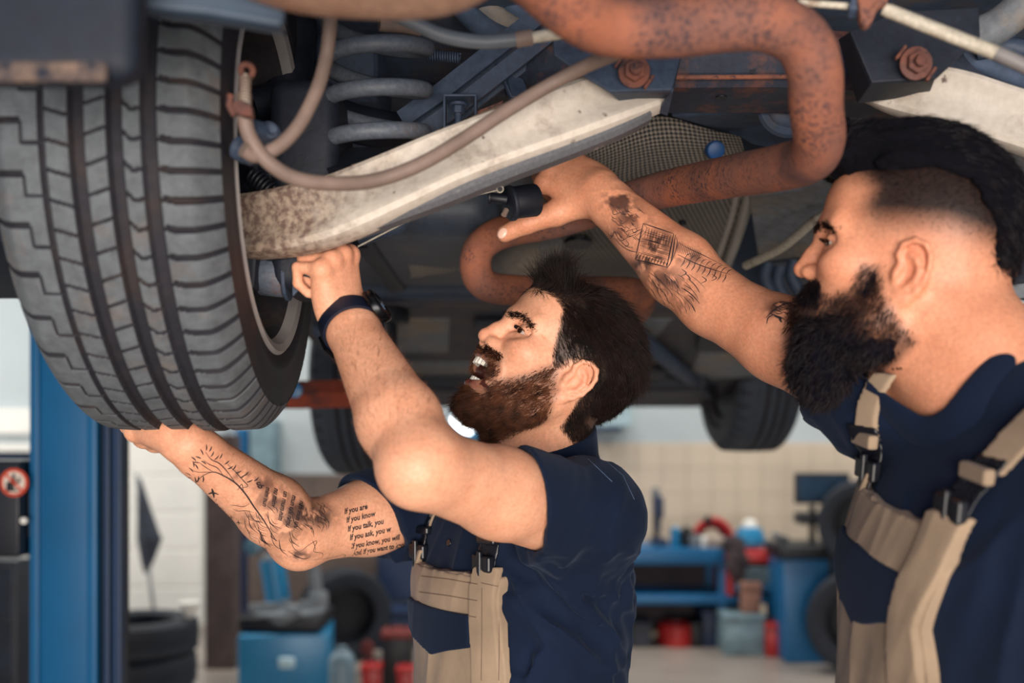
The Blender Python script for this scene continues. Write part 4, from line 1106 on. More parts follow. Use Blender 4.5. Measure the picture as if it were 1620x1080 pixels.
# --- bumper corner, mud flap and wheel-arch edge
bm = bmesh.new(); a = W(-160, -160, .80); b = W(236, 143, .80)
box(bm, (a.x, .775, b.z), (b.x, .80, a.z), .02, None, 4); obj('mud_flap', bm, FLAP, car, True, angle=.6)
bm = bmesh.new(); box(bm, (a.x, .771, b.z-.003), (b.x-.022, .776, b.z+.012), .002); obj('flap_edge', bm, DUST, car)
bm = bmesh.new(); prism(bm, [W(225, -40, .85), W(225, 26, .85), W(330, 36, .86), W(448, 56, .87), W(452, 40, .87), W(452, -40, .87)], .02, .004); obj('bumper_lip', bm, plain('grey_bumper', S(48, 66, 86), .6), car)
bm = bmesh.new(); prism(bm, [W(225, 26, .85), W(330, 36, .86), W(448, 56, .87), W(455, 56, 1.0), W(330, 30, 1.0), W(225, 22, 1.0)], .004, 0); obj('bumper_lip', bm, FLAP, car)
# arch liner behind and above the tyre
bm = bmesh.new()
rings = []
for i in range(25):
    a = math.radians(62+120*i/24); rings.append([bm.verts.new((x, WC[1]-.40*math.cos(a), WC[2]+.40*math.sin(a))) for x in (-.60, -.24)])
for A, B in zip(rings, rings[1:]): bm.faces.new((A[0], A[1], B[1], B[0]))
bmesh.ops.solidify(bm, geom=bm.faces[:], thickness=.006); obj('arch_liner', bm, FLAP, car, True, angle=.8)
# --- coil spring: a rising helix round a rubber seat
def helix(c0, c1, r, turns, wr, n=34, flat=1.0):
    pts = []; c0 = Vector(c0); c1 = Vector(c1); N = int(turns*n); ax = (c1-c0).normalized(); F = frame_from(ax)
    for i in range(N+1):
        t = i/N; a = 2*math.pi*turns*t+2.6
        pts.append(tuple(c0.lerp(c1, t)+F @ Vector((r*math.cos(a), r*math.sin(a), 0)))+(wr,))
    return pts
s0 = W(590, 258, 1.33); s1 = W(600, -30, 1.30)
bm = bmesh.new(); sweep(bm, helix(s0, s1, .063, 4.35, .0105), .0105, 12); obj('coil_spring', bm, SPRING, car, True)
bm = bmesh.new(); F = frame_from(s1-s0).to_4x4()
lathe(bm, [(.001, -.02), (.075, -.02), (.078, -.012), (.060, -.004), (.045, .012), (.030, .02), (.001, .02)], 36, Matrix.Translation(s0+(s1-s0)*-.02) @ F); obj('spring_seat', bm, PLASTIC, car, True, angle=.6)
# damper behind the spring on the wheel side, with its paper label
d0, d1 = W(455, 250, 1.40), W(430, -60, 1.46)
bm = bmesh.new(); cyl(bm, W(462, 20, 1.5), W(440, 320, 1.42), .036, .036, 28, .003); obj('damper', bm, DARK, car, True, angle=.6)
bm = bmesh.new(); lc = W(484, 236, 1.37); lw, lh = .0115, .020
box(bm, (lc.x-lw, lc.y-.002, lc.z-lh), (lc.x+lw, lc.y+.001, lc.z+lh), .0006, Matrix.Translation(lc) @ Matrix.Rotation(.14, 4, 'Y') @ Matrix.Translation(-lc)); lab = obj('paper_label', bm, plain('tan_label', S(158, 128, 108), .7), car)
for txt, sz, dz in (('GM', .0105, .004), ('3506', .0062, -.005)):
    cu = bpy.data.curves.new('print', 'FONT'); cu.body = txt; cu.size = sz; cu.align_x = 'CENTER'; cu.extrude = .0002
    o = bpy.data.objects.new('print', cu); COL.objects.link(o); bpy.context.view_layer.update()
    me = bpy.data.meshes.new_from_object(o); bpy.data.objects.remove(o)
    M = Matrix.Translation(lc+Vector((0, -.0028, dz-.001))) @ Matrix.Rotation(.14, 4, 'Y') @ Matrix.Rotation(math.pi/2, 4, 'X')
    me.transform(M); link_mesh('print', me, PLASTIC, lab, False)
bm = bmesh.new(); cyl(bm, W(468, 300, 1.36), W(488, 262, 1.37), .018, .015, 20, .002); obj('sensor_body', bm, PLASTIC, car, True, angle=.6)
# --- links behind the spring
chan = [(-.016, .012), (-.016, -.012), (-.011, -.012), (-.011, .006), (.011, .006), (.011, -.012), (.016, -.012), (.016, .012)]
part_sweep('toe_link', [(640, 194, 1.40), (700, 152, 1.39), (800, 74, 1.36), (870, 20, 1.34)], 1.0, STEELB, prof=chan, sm=1)
part_sweep('toe_link', [(660, 220, 1.39), (720, 178, 1.385), (820, 100, 1.36), (900, 36, 1.34)], .9, STEELB, prof=chan, sm=1)
part_sweep('upper_arm', [(395, 168, 1.40, .022), (440, 158, 1.42, .024), (500, 170, 1.44, .026), (560, 196, 1.47, .028), (640, 210, 1.5, .028), (720, 200, 1.52, .024)], .024, DARK, n=16)
part_sweep('upper_arm', [(400, 196, 1.44, .014), (460, 206, 1.45, .014), (520, 226, 1.47, .015), (600, 240, 1.5, .015)], .02, STEELB, n=12)
# stamped floor pan ribs above
for k, (x0, y0) in enumerate(((716, -6), (748, -14), (782, -22), (838, -30))):
    part_sweep('pan_rib', [(x0-30, y0-60, 1.50), (x0, y0, 1.48), (x0+38, y0+42, 1.46), (x0+82, y0+66, 1.45), (x0+150, y0+80, 1.44)], .016, PANL if k % 2 else PAN, n=12)
bm = bmesh.new(); prism(bm, [W(690, -60, 1.52), W(760, 48, 1.50), (W(860, 100, 1.5)), W(990, 110, 1.5), W(1010, -60, 1.52)], .012, .003); obj('floor_pressing', bm, PAN, car)
for pts in ([(780, 96, 1.40), (800, 128, 1.40), (846, 140, 1.40), (852, 96, 1.40)], [(782, 102, 1.37), (806, 160, 1.37), (838, 162, 1.37), (826, 130, 1.38), (800, 120, 1.38)], [(870, 104, 1.40), (874, 128, 1.40), (902, 124, 1.40), (900, 102, 1.40)]):
    plate('stiffener', pts, .008, STEELB, car, .002)
part_sweep('short_tube', [(738, 140, 1.46), (800, 138, 1.45)], .013, STEELB, sm=1)
# bracket with hanging bolt
hb = empty('bolt_bracket', W(726, 190, 1.36)); hb.parent = car; hb.matrix_parent_inverse = Matrix.Translation(car.location).inverted()
for px0, px1, py0, py1 in ((702, 706, 156, 232), (702, 755, 154, 158), (751, 755, 156, 208)):
    bm = bmesh.new(); a_, b_ = W(px0, py1, 1.34), W(px1, py0, 1.34); box(bm, (a_.x, 1.325, a_.z), (b_.x, 1.355, b_.z), .0012); obj('strap', bm, STEELB, hb)
bm = bmesh.new(); hexbolt(bm, W(725, 164, 1.345), (0, 0, -1), .0085, .011); cyl(bm, W(725, 172, 1.345), W(725, 196, 1.345), .0045, n=14); obj('bolt', bm, STEELB, hb)
plate('foot', [(703, 200, 1.35), (703, 232, 1.35), (736, 226, 1.35), (732, 204, 1.35)], .01, STEELB, hb)
plate('rust_flange', [(752, 178, 1.35), (754, 208, 1.35), (790, 180, 1.35), (796, 160, 1.35)], .004, RUST, hb)
# --- hoses and cables
part_sweep('brake_hose', [(528, -20, 1.06), (522, 40, 1.06), (516, 90, 1.07), (502, 140, 1.06), (474, 196, 1.05), (440, 232, 1.04), (405, 246, 1.03), (384, 236, 1.02)], .0072, HOSE, n=14)
part_sweep('handbrake_cable', [(386, 150, 1.02), (386, 178, 1.02), (394, 214, 1.025), (420, 252, 1.03), (462, 280, 1.045), (520, 290, 1.065), (590, 286, 1.09), (660, 262, 1.10), (730, 222, 1.115), (800, 176, 1.13), (870, 134, 1.14), (930, 103, 1.12), (975, 84, 1.08), (1040, 52, 1.05)], .0076, HOSE, n=16)
part_sweep('cable_end', [(388, 118, 1.022, .0022), (388, 140, 1.017, .0042), (387, 165, 1.012, .0056)], .004, CABLEP, sm=2)
bm = bmesh.new(); sweep(bm, helix(W(388, 122, 1.020), W(387, 162, 1.012), .0048, 8, .0012, 12), .0012, 6); obj('cable_spring', bm, HOSE, car, True)
part_sweep('cable_hook', [(388, 124, 1.022), (381, 112, 1.022), (384, 103, 1.022), (394, 103, 1.022), (400, 112, 1.022), (396, 122, 1.022)], .0030, RUST_D, n=8)
plate('cable_clamp', [(372, 166, 1.012), (374, 180, 1.012), (386, 188, 1.012), (404, 190, 1.012), (402, 172, 1.012), (390, 164, 1.012)], .012, RUST_D, car, .002)
part_sweep('clamp_finger', [(372, 182, 1.007), (363, 166, 1.007), (365, 150, 1.007)], .0035, RUST_D, n=8, sm=3)
bm = bmesh.new(); hexbolt(bm, W(425, 212, 1.08), (.5, -1, 0), .0085, .010); cyl(bm, W(395, 205, 1.06), W(424, 212, 1.082), .011, n=18); obj('bleed_bolt', bm, STEELB, car)
for k, (px, py) in enumerate(((374, 232), (382, 238), (392, 243))):
    bm = bmesh.new(); a = W(px, py, 1.062); cyl(bm, a, a+Vector((.006, -.001, -.003)), .0125-.001*k, n=20, bev=.001); obj('hose_ferrule', bm, STEELB, car)
part_sweep('brake_line', [(600, 14, 1.10), (650, 34, 1.11), (700, 56, 1.12), (760, 66, 1.13), (822, 62, 1.13)], .0078, plain('grey_hose', S(96, 104, 114), .5), n=14)
part_sweep('line_ferrule', [(816, 63, 1.13), (842, 59, 1.13)], .0085, HOSE, sm=1)
part_sweep('pale_line', [(838, 60, 1.13), (880, 54, 1.125), (918, 49, 1.12), (960, 40, 1.12)], .0062, CABLEP, sm=2)
part_sweep('inner_spring', [(600, 36, 1.25), (640, 40, 1.26), (664, 44, 1.27)], .010, HOSE, sm=4)
bm = bmesh.new(); sweep(bm, helix(W(672, 86, 1.40), W(728, 92, 1.40), .006, 14, .0016, 10), .0016, 6); obj('return_spring', bm, STEELB, car, True)
part_sweep('threaded_rod', [(1398, 14, 1.05), (1480, 48, 1.04), (1580, 86, 1.03)], .0062, CABLEP, sm=3)
bm = bmesh.new(); a, b = W(1405, 17, 1.05), W(1578, 85, 1.03)
for i in range(70):
    p = a.lerp(b, i/70); d = (b-a).normalized(); cyl(bm, p-d*.0006, p+d*.0006, .0069, n=14)
o = obj('thread', bm, CABLEP, car, True); tag(o, kind='stuff')
part_sweep('rod_cable', [(1576, 84, 1.03), (1650, 118, 1.02), (1800, 190, 1.02), (1980, 225, 1.08), (2080, 215, 1.16)], .0072, plain('grey_sheath', S(122, 118, 118), .5), sm=3)
part_sweep('adjuster', [(1262, 4, 1.06), (1344, 10, 1.055)], .0035, CABLEP, sm=1, n=10)
plate('rod_bracket', [(1352, -6, 1.05), (1356, 40, 1.05), (1364, 52, 1.045), (1376, 46, 1.045), (1386, 20, 1.045), (1402, 12, 1.045), (1402, -2, 1.05), (1380, -12, 1.05)], .012, RUST, car, .003)
bm = bmesh.new(); cyl(bm, W(1344, 10, 1.055), W(1372, 12, 1.05), .013, n=6, bev=.002); obj('adjuster_nut', bm, STEELB, car)
plate('rod_bracket', [(1230, -10, 1.06), (1230, 6, 1.06), (1252, 10, 1.06), (1254, -10, 1.06)], .012, RUST, car, .003)
# --- floor pan, tunnel and underbody panels
def slab(name, pts, m, thick=.02, bev=.004): return plate(name, pts, thick, m, car, bev)
bm = bmesh.new(); box(bm, (-.62, .98, 2.06), (1.12, 4.25, 2.12), .02); obj('floor_pan', bm, PAN, car)
bm = bmesh.new(); box(bm, (-.78, .95, 2.10), (1.28, 4.55, 2.75), .08, None, 4); obj('body_shell', bm, plain('car_paint', S(60, 70, 86), .3, coat=.5, bmp=0), car, True, angle=.5)
for x0, x1 in ((-.70, -.50), (1.02, 1.22)):
    bm = bmesh.new(); box(bm, (x0, 1.78, 1.90), (x1, 3.25, 2.12), .03, None, 3); obj('sill', bm, DARK, car, True, angle=.5)
for x0, x1 in ((-.30, -.20), (.66, .76)):
    bm = bmesh.new(); box(bm, (x0, 1.55, 1.96), (x1, 3.5, 2.08), .015, None, 3); obj('chassis_rail', bm, STEELB, car, True, angle=.5)
bm = bmesh.new(); box(bm, (-.95, 1.30, 1.70), (-.56, 1.85, 2.2), .05, None, 3); obj('rear_quarter', bm, FLAP, car, True, angle=.5)
# spare wheel well / tank
def rounded_tank(name, lo, hi, m, bev=.05):
    bm = bmesh.new(); box(bm, lo, hi, bev, None, 5); return obj(name, bm, m, car, True, angle=.5)
rounded_tank('fuel_tank', (-.42, 1.72, 1.80), (-.02, 2.35, 2.06), worn('tank_plastic', S(58, 68, 84), S(84, 84, 88), .4, 7, .5))
rounded_tank('tank_strap', (-.28, 1.705, 1.79), (-.24, 2.36, 2.06), DARK, .012)
rounded_tank('heat_box', (-.11, 1.72, 1.86), (.05, 2.2, 2.06), PANL, .03)
bm = bmesh.new(); box(bm, (-.62, 2.50, 1.80), (1.14, 2.62, 2.08), .02, None, 3); obj('cross_member', bm, STEELB, car, True, angle=.5)
bm = bmesh.new(); box(bm, (-.16, 2.30, 1.83), (-.05, 2.50, 1.92), .01, None, 3); obj('access_box', bm, PLASTIC, car, True, angle=.5)
bm = bmesh.new(); v = [(-.60, 2.58, 1.79), (1.10, 2.58, 1.79), (1.02, 4.05, 1.60), (-.52, 4.05, 1.60)]
prism(bm, v, .03, .008); ut = obj('undertray', bm, worn('undertray_plastic', S(56, 58, 70), S(86, 78, 78), .45, 6, .7), car)
for i, (x0, x1, y0, y1) in enumerate(((-.44, -.16, 2.7, 3.1), (-.1, .12, 2.68, 3.2), (.18, .42, 2.7, 3.15), (.5, .92, 2.75, 3.0), (-.40, .0, 3.25, 3.6), (.1, .5, 3.3, 3.7), (.56, .9, 3.1, 3.5))):
    z = lambda y: 1.79-(y-2.58)*.19/1.47
    bm = bmesh.new(); prism(bm, [(x0, y0, z(y0)-.004), (x1, y0, z(y0)-.004), (x1-.03, y1, z(y1)-.004), (x0+.03, y1, z(y1)-.004)], -.022 if i % 2 else .018, .006); obj('tray_rib', bm, DARK if i % 2 else PANL, car)
for x0, y0, x1, y1 in ((.30, 2.66, .72, 3.75), (.55, 2.66, .95, 3.3), (-.5, 2.7, -.38, 3.6)):
    bm = bmesh.new(); sweep(bm, [(x0, y0, 1.745, .022), ((x0+x1)/2, (y0+y1)/2, 1.68, .024), (x1, y1, 1.63, .022)], .02, 12); obj('tie_bar', bm, STEELB, car, True)
# front suspension
for (xa, xb, yb, zb) in ((.52, .80, 3.75, 1.70), (-.20, -.46, 3.62, 1.62)):
    bm = bmesh.new(); sweep(bm, smooth_path([(xa, 3.55, 1.69, .03), ((xa+xb)/2, 3.62, 1.665, .032), (xb, yb, zb, .028)], 6), .03, 14); obj('front_arm', bm, DARK, car, True)
    bm = bmesh.new(); sweep(bm, [(xa, 3.85, 1.80, .02), (xb, yb, zb+.07, .02)], .02, 12); obj('drive_shaft', bm, RUST_D, car, True)
bm = bmesh.new(); box(bm, (-.38, 3.45, 1.62), (.66, 3.72, 1.72), .03, None, 3); obj('front_subframe', bm, DARK, car, True, angle=.5)
bm = bmesh.new(); box(bm, (.02, 3.2, 1.60), (.42, 3.6, 1.74), .06, None, 4); obj('oil_sump', bm, PANL, car, True, angle=.5)
bm = bmesh.new(); box(bm, (-.62, 4.05, 1.60), (1.10, 4.45, 2.2), .08, None, 4); obj('front_bumper', bm, FLAP, car, True, angle=.5)
bm = bmesh.new(); prism(bm, [(.70, 3.70, 1.80), (1.0, 3.70, 1.82), (1.0, 3.70, 1.90), (.72, 3.70, 1.90)], .03, .006); obj('rusty_flange', bm, RUST, car)
# right-hand underbody panels
slab('panel', [(1180, 292, 1.72), (1330, 262, 1.60), (1420, 300, 1.6), (1360, 400, 1.85), (1200, 415, 2.1)], PANL, .012)
slab('panel', [(1060, 185, 1.55), (1330, 172, 1.50), (1345, 262, 1.62), (1190, 230, 1.66), (1150, 206, 1.66)], PAN, .012)
slab('panel', [(1200, 418, 2.2), (1360, 402, 1.9), (1460, 460, 2.0), (1330, 520, 2.5), (1215, 470, 2.5)], STEELB, .012)
slab('panel', [(1330, 170, 1.48), (1640, 190, 1.44), (1660, 330, 1.56), (1420, 300, 1.62)], PANL, .012)
slab('panel', [(1440, 300, 1.60), (1700, 330, 1.56), (1700, 480, 1.9), (1440, 470, 2.0)], PAN, .012)
part_sweep('pan_fold', [(1188, 300, 1.70), (1250, 296, 1.66), (1330, 272, 1.58)], .010, PANL, sm=4)
part_sweep('fuel_line', [(1180, 420, 1.95), (1230, 396, 1.85), (1262, 372, 1.78), (1290, 348, 1.72), (1330, 330, 1.68)], .008, CABLEP, sm=5)
for px, py in ((1214, 440), (1234, 446), (1256, 436)):
    part_sweep('pipe_clip', [(px, py-24, 2.0), (px-4, py, 2.0), (px+8, py+26, 2.0)], .012, STEELB, sm=4)
part_sweep('rubber_ring', [(1222, 168, 1.46), (1232, 186, 1.46), (1256, 192, 1.46)], .012, PAN, sm=5)
bm = bmesh.new(); c = W(1246, 168, 1.45); cyl(bm, c, c+Vector((0, .02, .0)), .022, n=28, bev=.003); obj('plug', bm, BLUEP, car, True, angle=.6)
bm = bmesh.new(); c = W(1246, 170, 1.462); lathe(bm, [(.023, -.006), (.040, -.006), (.043, 0), (.040, .006), (.023, .006)], 36, Matrix.Translation(c) @ Matrix.Rotation(math.pi/2, 4, 'X'), True); obj('plug_ring', bm, PAN, car, True, angle=.6)
plate('bracket_tab', [(1556, 392, 1.5), (1560, 440, 1.5), (1604, 440, 1.5), (1612, 400, 1.5)], .012, RUST, car, .003)
plate('bracket_tab', [(1560, 456, 1.5), (1568, 478, 1.5), (1640, 470, 1.5), (1640, 446, 1.5)], .012, PANL, car, .003)
plate('bracket_tab', [(1565, 486, 1.55), (1640, 520, 1.55), (1640, 480, 1.55)], .012, STEELB, car, .003)
part_sweep('top_conduit', [(1540, 58, 1.30), (1580, 40, 1.28), (1622, 5, 1.26), (1660, -40, 1.25)], .022, PANL, sm=5)
part_sweep('top_conduit', [(1548, 80, 1.36), (1600, 74, 1.34), (1700, 110, 1.33)], .012, STEELB, sm=5)
part_sweep('top_conduit', [(1505, 78, 1.38), (1580, 112, 1.38), (1700, 160, 1.4)], .012, PAN, sm=5)
# --- embossed heat shield
m, t, b = new_mat('embossed_aluminium')
tc = t.add('ShaderNodeTexCoord'); sx = t.add('ShaderNodeSeparateXYZ'); t.link(tc.outputs['UV'], sx.inputs[0])
def sinw(inp, f):
    a = t.add('ShaderNodeMath', operation='MULTIPLY'); a.inputs[1].default_value = f; t.link(inp, a.inputs[0])
    s = t.add('ShaderNodeMath', operation='SINE'); t.link(a.outputs[0], s.inputs[0]); return s.outputs[0]
mu = t.add('ShaderNodeMath', operation='MULTIPLY'); t.link(sinw(sx.outputs[0], 560), mu.inputs[0]); t.link(sinw(sx.outputs[1], 560), mu.inputs[1])
EMB_H = mu.outputs[0]
mr0 = t.add('ShaderNodeMapRange'); mr0.inputs[1].default_value = -1; mr0.inputs[2].default_value = 1; t.link(EMB_H, mr0.inputs[0]); EMBN = mr0.outputs[0]
t.link(ramp(t, noise(t, 5, 5), [(.3, S(196, 188, 178)), (.7, S(232, 222, 208))]), b.inputs['Base Color'])
b.inputs['Metallic'].default_value = .05; b.inputs['Roughness'].default_value = .42
dl = b.inputs['Base Color'].links[0].from_socket      # hollows of the embossing coloured darker in place of their shade
t.link(mixc(t, ramp(t, EMBN, [(.38, (1, 1, 1, 1)), (.62, (0, 0, 0, 1))]), dl, S(92, 90, 92)), b.inputs['Base Color'])
mr = t.add('ShaderNodeMapRange'); mr.inputs[1].default_value = -1; mr.inputs[2].default_value = 1; t.link(EMB_H, mr.inputs[0])
bump(t, b, mr.outputs[0], 1.0, .002)
SHIELD = m
def shield(name, rows, n=24, m=SHIELD):
    """surface lofted through rows of (px, py, depth)"""
    R = [[W(*p) for p in row] for row in rows]; bm = bmesh.new(); uv = bm.loops.layers.uv.new('UVMap')
    G = []
    for row in R:
        pts = smooth_path([tuple(p) for p in row], max(2, n//(len(row)-1))); G.append(pts)
    k = min(len(g) for g in G); cols = [smooth_path([tuple(g[i]) for g in G], 6) for i in range(k)]
    vs = [[bm.verts.new(p) for p in c] for c in cols]
    su = [0]; 
    for i in range(1, k): su.append(su[-1]+(vs[i][len(vs[0])//2].co-vs[i-1][len(vs[0])//2].co).length)
    sv = [0]
    for j in range(1, len(vs[0])): sv.append(sv[-1]+(vs[k//2][j].co-vs[k//2][j-1].co).length)
    for i in range(k-1):
        for j in range(len(vs[0])-1):
            f = bm.faces.new((vs[i][j], vs[i+1][j], vs[i+1][j+1], vs[i][j+1]))
            for lp, (a, c) in zip(f.loops, ((i, j), (i+1, j), (i+1, j+1), (i, j+1))): lp[uv].uv = (su[a]*.8+sv[c]*.6, sv[c]*.8-su[a]*.6)
    bmesh.ops.solidify(bm, geom=bm.faces[:], thickness=.002)
    return obj(name, bm, m, car, True, angle=.9)
shield('heat_shield', [[(830, 250, 1.74), (930, 214, 1.66), (1010, 186, 1.60), (1060, 186, 1.60), (1120, 204, 1.62), (1172, 216, 1.64)],
                       [(840, 300, 1.78), (930, 262, 1.70), (1010, 244, 1.66), (1060, 242, 1.66), (1120, 246, 1.68), (1180, 250, 1.70)],
                       [(800, 380, 2.0), (900, 345, 1.9), (1000, 320, 1.84), (1060, 312, 1.82), (1120, 304, 1.80), (1190, 290, 1.78)],
                       [(780, 460, 2.5), (900, 452, 2.5), (1000, 446, 2.45), (1060, 440, 2.42), (1110, 430, 2.38), (1156, 415, 2.3)]])
part_sweep('shield_flange', [(1190, 288, 1.775), (1180, 330, 1.9), (1166, 375, 2.08), (1150, 418, 2.29)], .011, SHIELD, sm=5)
part_sweep('shield_flange', [(1168, 290, 1.79), (1160, 330, 1.92), (1146, 375, 2.10), (1130, 420, 2.31)], .008, SHIELD, sm=5)
bm = bmesh.new(); c = W(1131, 237, 1.655); cyl(bm, c+Vector((0, -.012, -.004)), c+Vector((0, .01, .004)), .014, .016, n=24, bev=.003); obj('plug', bm, BLUEP, car, True, angle=.6)
bm = bmesh.new(); c = W(914, 384, 2.06); t_ = bmesh.new(); bmesh.ops.create_cone(t_, cap_ends=True, segments=28, radius1=1, radius2=1, depth=1)
bmesh.ops.transform(t_, matrix=Matrix.Translation(c) @ Matrix.Diagonal((.028, .05, .008, 1)), verts=t_.verts[:]); _merge(bm, t_); obj('shield_hole', bm, PLASTIC, car)
bm = bmesh.new(); c = W(1080, 349, 1.90); cyl(bm, c, c+Vector((0, .003, -.006)), .007, n=14); obj('shield_hole', bm, PLASTIC, car)
shield('inner_shield', [[(640, 330, 1.86), (720, 300, 1.84), (800, 285, 1.82), (850, 280, 1.80)], [(640, 370, 1.92), (720, 345, 1.90), (800, 330, 1.88), (850, 325, 1.86)], [(650, 440, 2.1), (720, 430, 2.1), (800, 420, 2.1), (850, 410, 2.1)]])
bm = bmesh.new(); cyl(bm, W(830, 396, 1.95), W(850, 440, 2.0), .075, .07, n=28, bev=.006); obj('resonator', bm, PANL, car, True, angle=.6)
# connector by the fingers
cn = empty('wire_connector', W(822, 320, 1.45)); cn.parent = car; cn.matrix_parent_inverse = Matrix.Translation(car.location).inverted()
bm = bmesh.new(); cyl(bm, W(802, 322, 1.44), W(848, 316, 1.46), .022, .023, n=24, bev=.003); obj('plug_body', bm, PLASTIC, cn, True, angle=.6)
bm = bmesh.new(); cyl(bm, W(805, 322, 1.438), W(811, 321, 1.44), .0245, n=24, bev=.001); obj('clip_ring', bm, DARK, cn, True, angle=.6)
bm = bmesh.new(); cyl(bm, W(775, 312, 1.44), W(803, 316, 1.44), .007, n=16, bev=.001); cyl(bm, W(772, 312, 1.44), W(777, 312, 1.44), .010, n=16, bev=.001); obj('nipple', bm, PLASTIC, cn, True, angle=.6)
bm = bmesh.new(); cyl(bm, W(797, 340, 1.43), W(801, 332, 1.435), .004, n=12); obj('screw', bm, HOSE, cn)
bm = bmesh.new(); c = W(791, 299, 1.43); lathe(bm, [(.0045+.0012*math.cos(a), .0012*math.sin(a)) for a in np.linspace(0, 2*math.pi, 9)[:-1]], 18, Matrix.Translation(c) @ Matrix.Rotation(math.pi/2, 4, 'X'), True); obj('wire_eye', bm, CABLEP, cn, True)
part_sweep('thin_wire', [(786, 301, 1.43), (700, 322, 1.38), (640, 352, 1.34), (566, 390, 1.32)], .0012, CABLEP, sm=4, n=8)
part_sweep('bent_pipe', [(640, 338, 1.55), (628, 356, 1.55), (596, 366, 1.55), (570, 376, 1.56)], .013, STEELB, sm=5)
# --- hub carrier below the arm
rounded_tank('hub_carrier', (-.30, 1.27, 1.64), (-.215, 1.42, 1.90), DARK, .02)
bm = bmesh.new(); cyl(bm, W(412, 434, 1.30), W(452, 438, 1.30), .026, n=28, bev=.003); obj('bushing', bm, worn('bushing_steel', S(96, 106, 122), S(124, 94, 82), .36, 24, .55), car, True, angle=.6)
bm = bmesh.new(); cyl(bm, W(452, 438, 1.30), W(458, 438, 1.30), .030, n=28, bev=.001); hexbolt(bm, W(458, 436, 1.30), (1, 0, 0), .013, .009); obj('bush_bolt', bm, STEELB, car)
plate('knuckle_lug', [(392, 402, 1.29), (398, 462, 1.29), (412, 462, 1.29), (416, 408, 1.29)], .03, DARK, car, .004)
plate('knuckle_lug', [(416, 396, 1.29), (420, 416, 1.29), (472, 416, 1.30), (476, 396, 1.30)], .03, DARK, car, .004)
plate('knuckle_lug', [(462, 414, 1.285), (464, 470, 1.285), (474, 460, 1.285), (476, 412, 1.285)], .006, STEELB, car, .001)
plate('wheel_carrier', [(372, 250, 1.30), (372, 320, 1.30), (470, 320, 1.34), (500, 260, 1.4), (420, 230, 1.36)], .05, DARK, car, .008)
bm = bmesh.new(); sweep(bm, helix(W(400, 275, 1.24), W(430, 305, 1.24), .010, 6, .0022, 12), .002, 6); obj('wire_loom', bm, PLASTIC, car, True)
# ------------------------------------------------------------------ the laughing mechanic
m1 = empty('person', W(820, 1000, 1.5), 'laughing bearded mechanic in navy polo and khaki bib overalls gripping the beam, wristwatch on', 'person')
m1.location.z = 0
_y, _p = math.radians(24), math.radians(33)
R1 = rot_from((-math.cos(_p)*math.cos(_y), -math.cos(_p)*math.sin(_y), math.sin(_p)), (.30, -.02, 1))
HS1 = 1.015
H1o = head_at((912, 605), 1.395, R1, HS1)

T1o = np.array([.012, 1.505, 1.372], np.float32)
T1 = rot_from((-.83, -.55, 0), (0, 0, 1))
tz = lambda x, y, z: T1o+np.array([x, y, z], np.float32) @ T1
SHL, ELL, WRL = V3(W(915, 822, 1.36)), V3(W(668, 738, 1.125)), V3(W(549, 503, 1.285))
SHR, ELR, WRR = V3(W(700, 790, 1.66)), V3(W(478, 843, 1.47)), V3(W(298, 703, 1.305))

torso1 = [(.085, -.028, 0, .050, .055), (.06, -.03, 0, .062, .075), (.03, -.025, 0, .085, .13), (-.03, -.01, 0, .112, .168), (-.12, .0, 0, .122, .170),
          (-.24, .0, 0, .118, .158), (-.36, .004, 0, .118, .152), (-.48, .0, 0, .120, .160), (-.60, -.005, 0, .122, .172)]
def arm(sh, el, wr, ru=.056, re=.044, rf=.049, rw=.030, flat=None):
    mid = el*.72+wr*.28
    return [cone(sh, sh*.45+el*.55, ru*1.05, ru, .03), cone(sh*.45+el*.55, el, ru, re, .02),
            cone(el, mid, re, rf, .02), cone(mid, wr*.9+el*.1, rf, rw*1.02, .015), cone(wr*.9+el*.1, wr, rw*1.02, rw, .01, 'u', flat)]
body1 = place(head_prims(1.0), H1o, R1, HS1)
hn = lambda x, y, z: H1o+np.array([x, y, z], np.float32)*HS1 @ R1
nb = tz(-.03, 0, .04)
body1 += [cone(hn(-.022, 0, -.02), nb, .056, .062, .03), cone(hn(.03, 0, -.055), tz(.025, 0, .02), .035, .04, .03)]
body1 += [cone(nb+np.array([0, 0, -.02], np.float32), SHL*.75+nb*.25, .046, .044, .03), cone(nb+np.array([0, 0, -.02], np.float32), SHR*.75+nb*.25, .046, .044, .03)]
body1 += [etube(T1o, T1, [(z, a, b, c-.022, d-.026) for z, a, b, c, d in torso1 if z > -.45 and z < .05], .03)]
body1 += arm(SHL, ELL, WRL, .0525, .0435, .0465, .0315)
body1 += [sph(ELL+(ELL-SHL)*.10+np.array([.004, .01, -.012], np.float32), .022, .03)]
body1 += arm(SHR, ELR, WRR, .055, .043, .047, .030)
body1 += [sph(ELR+np.array([-.006, -.01, -.018], np.float32), .026, .03)]
# left fist under the beam: fingers up, back of the hand to the right, little finger towards the viewer
f = V3(W(528, 385, 1.262))-WRL; f /= np.linalg.norm(f)
d_ = np.array([.86, -.50, .12], np.float32); d_ -= f*(d_ @ f); d_ /= np.linalg.norm(d_)
HL = np.stack([f, np.cross(f, d_), d_]).astype(np.float32)
fist = [(72, 88, 60), (76, 90, 60), (78, 90, 60), (80, 88, 55)]
body1 += place(hand_prims(fist, (4, 1, -2, -6), [(.022, .020, -.012), (.050, .040, -.028), (.075, .034, -.045), (.090, .014, -.050)]), WRL-f*.008, HL, .93)
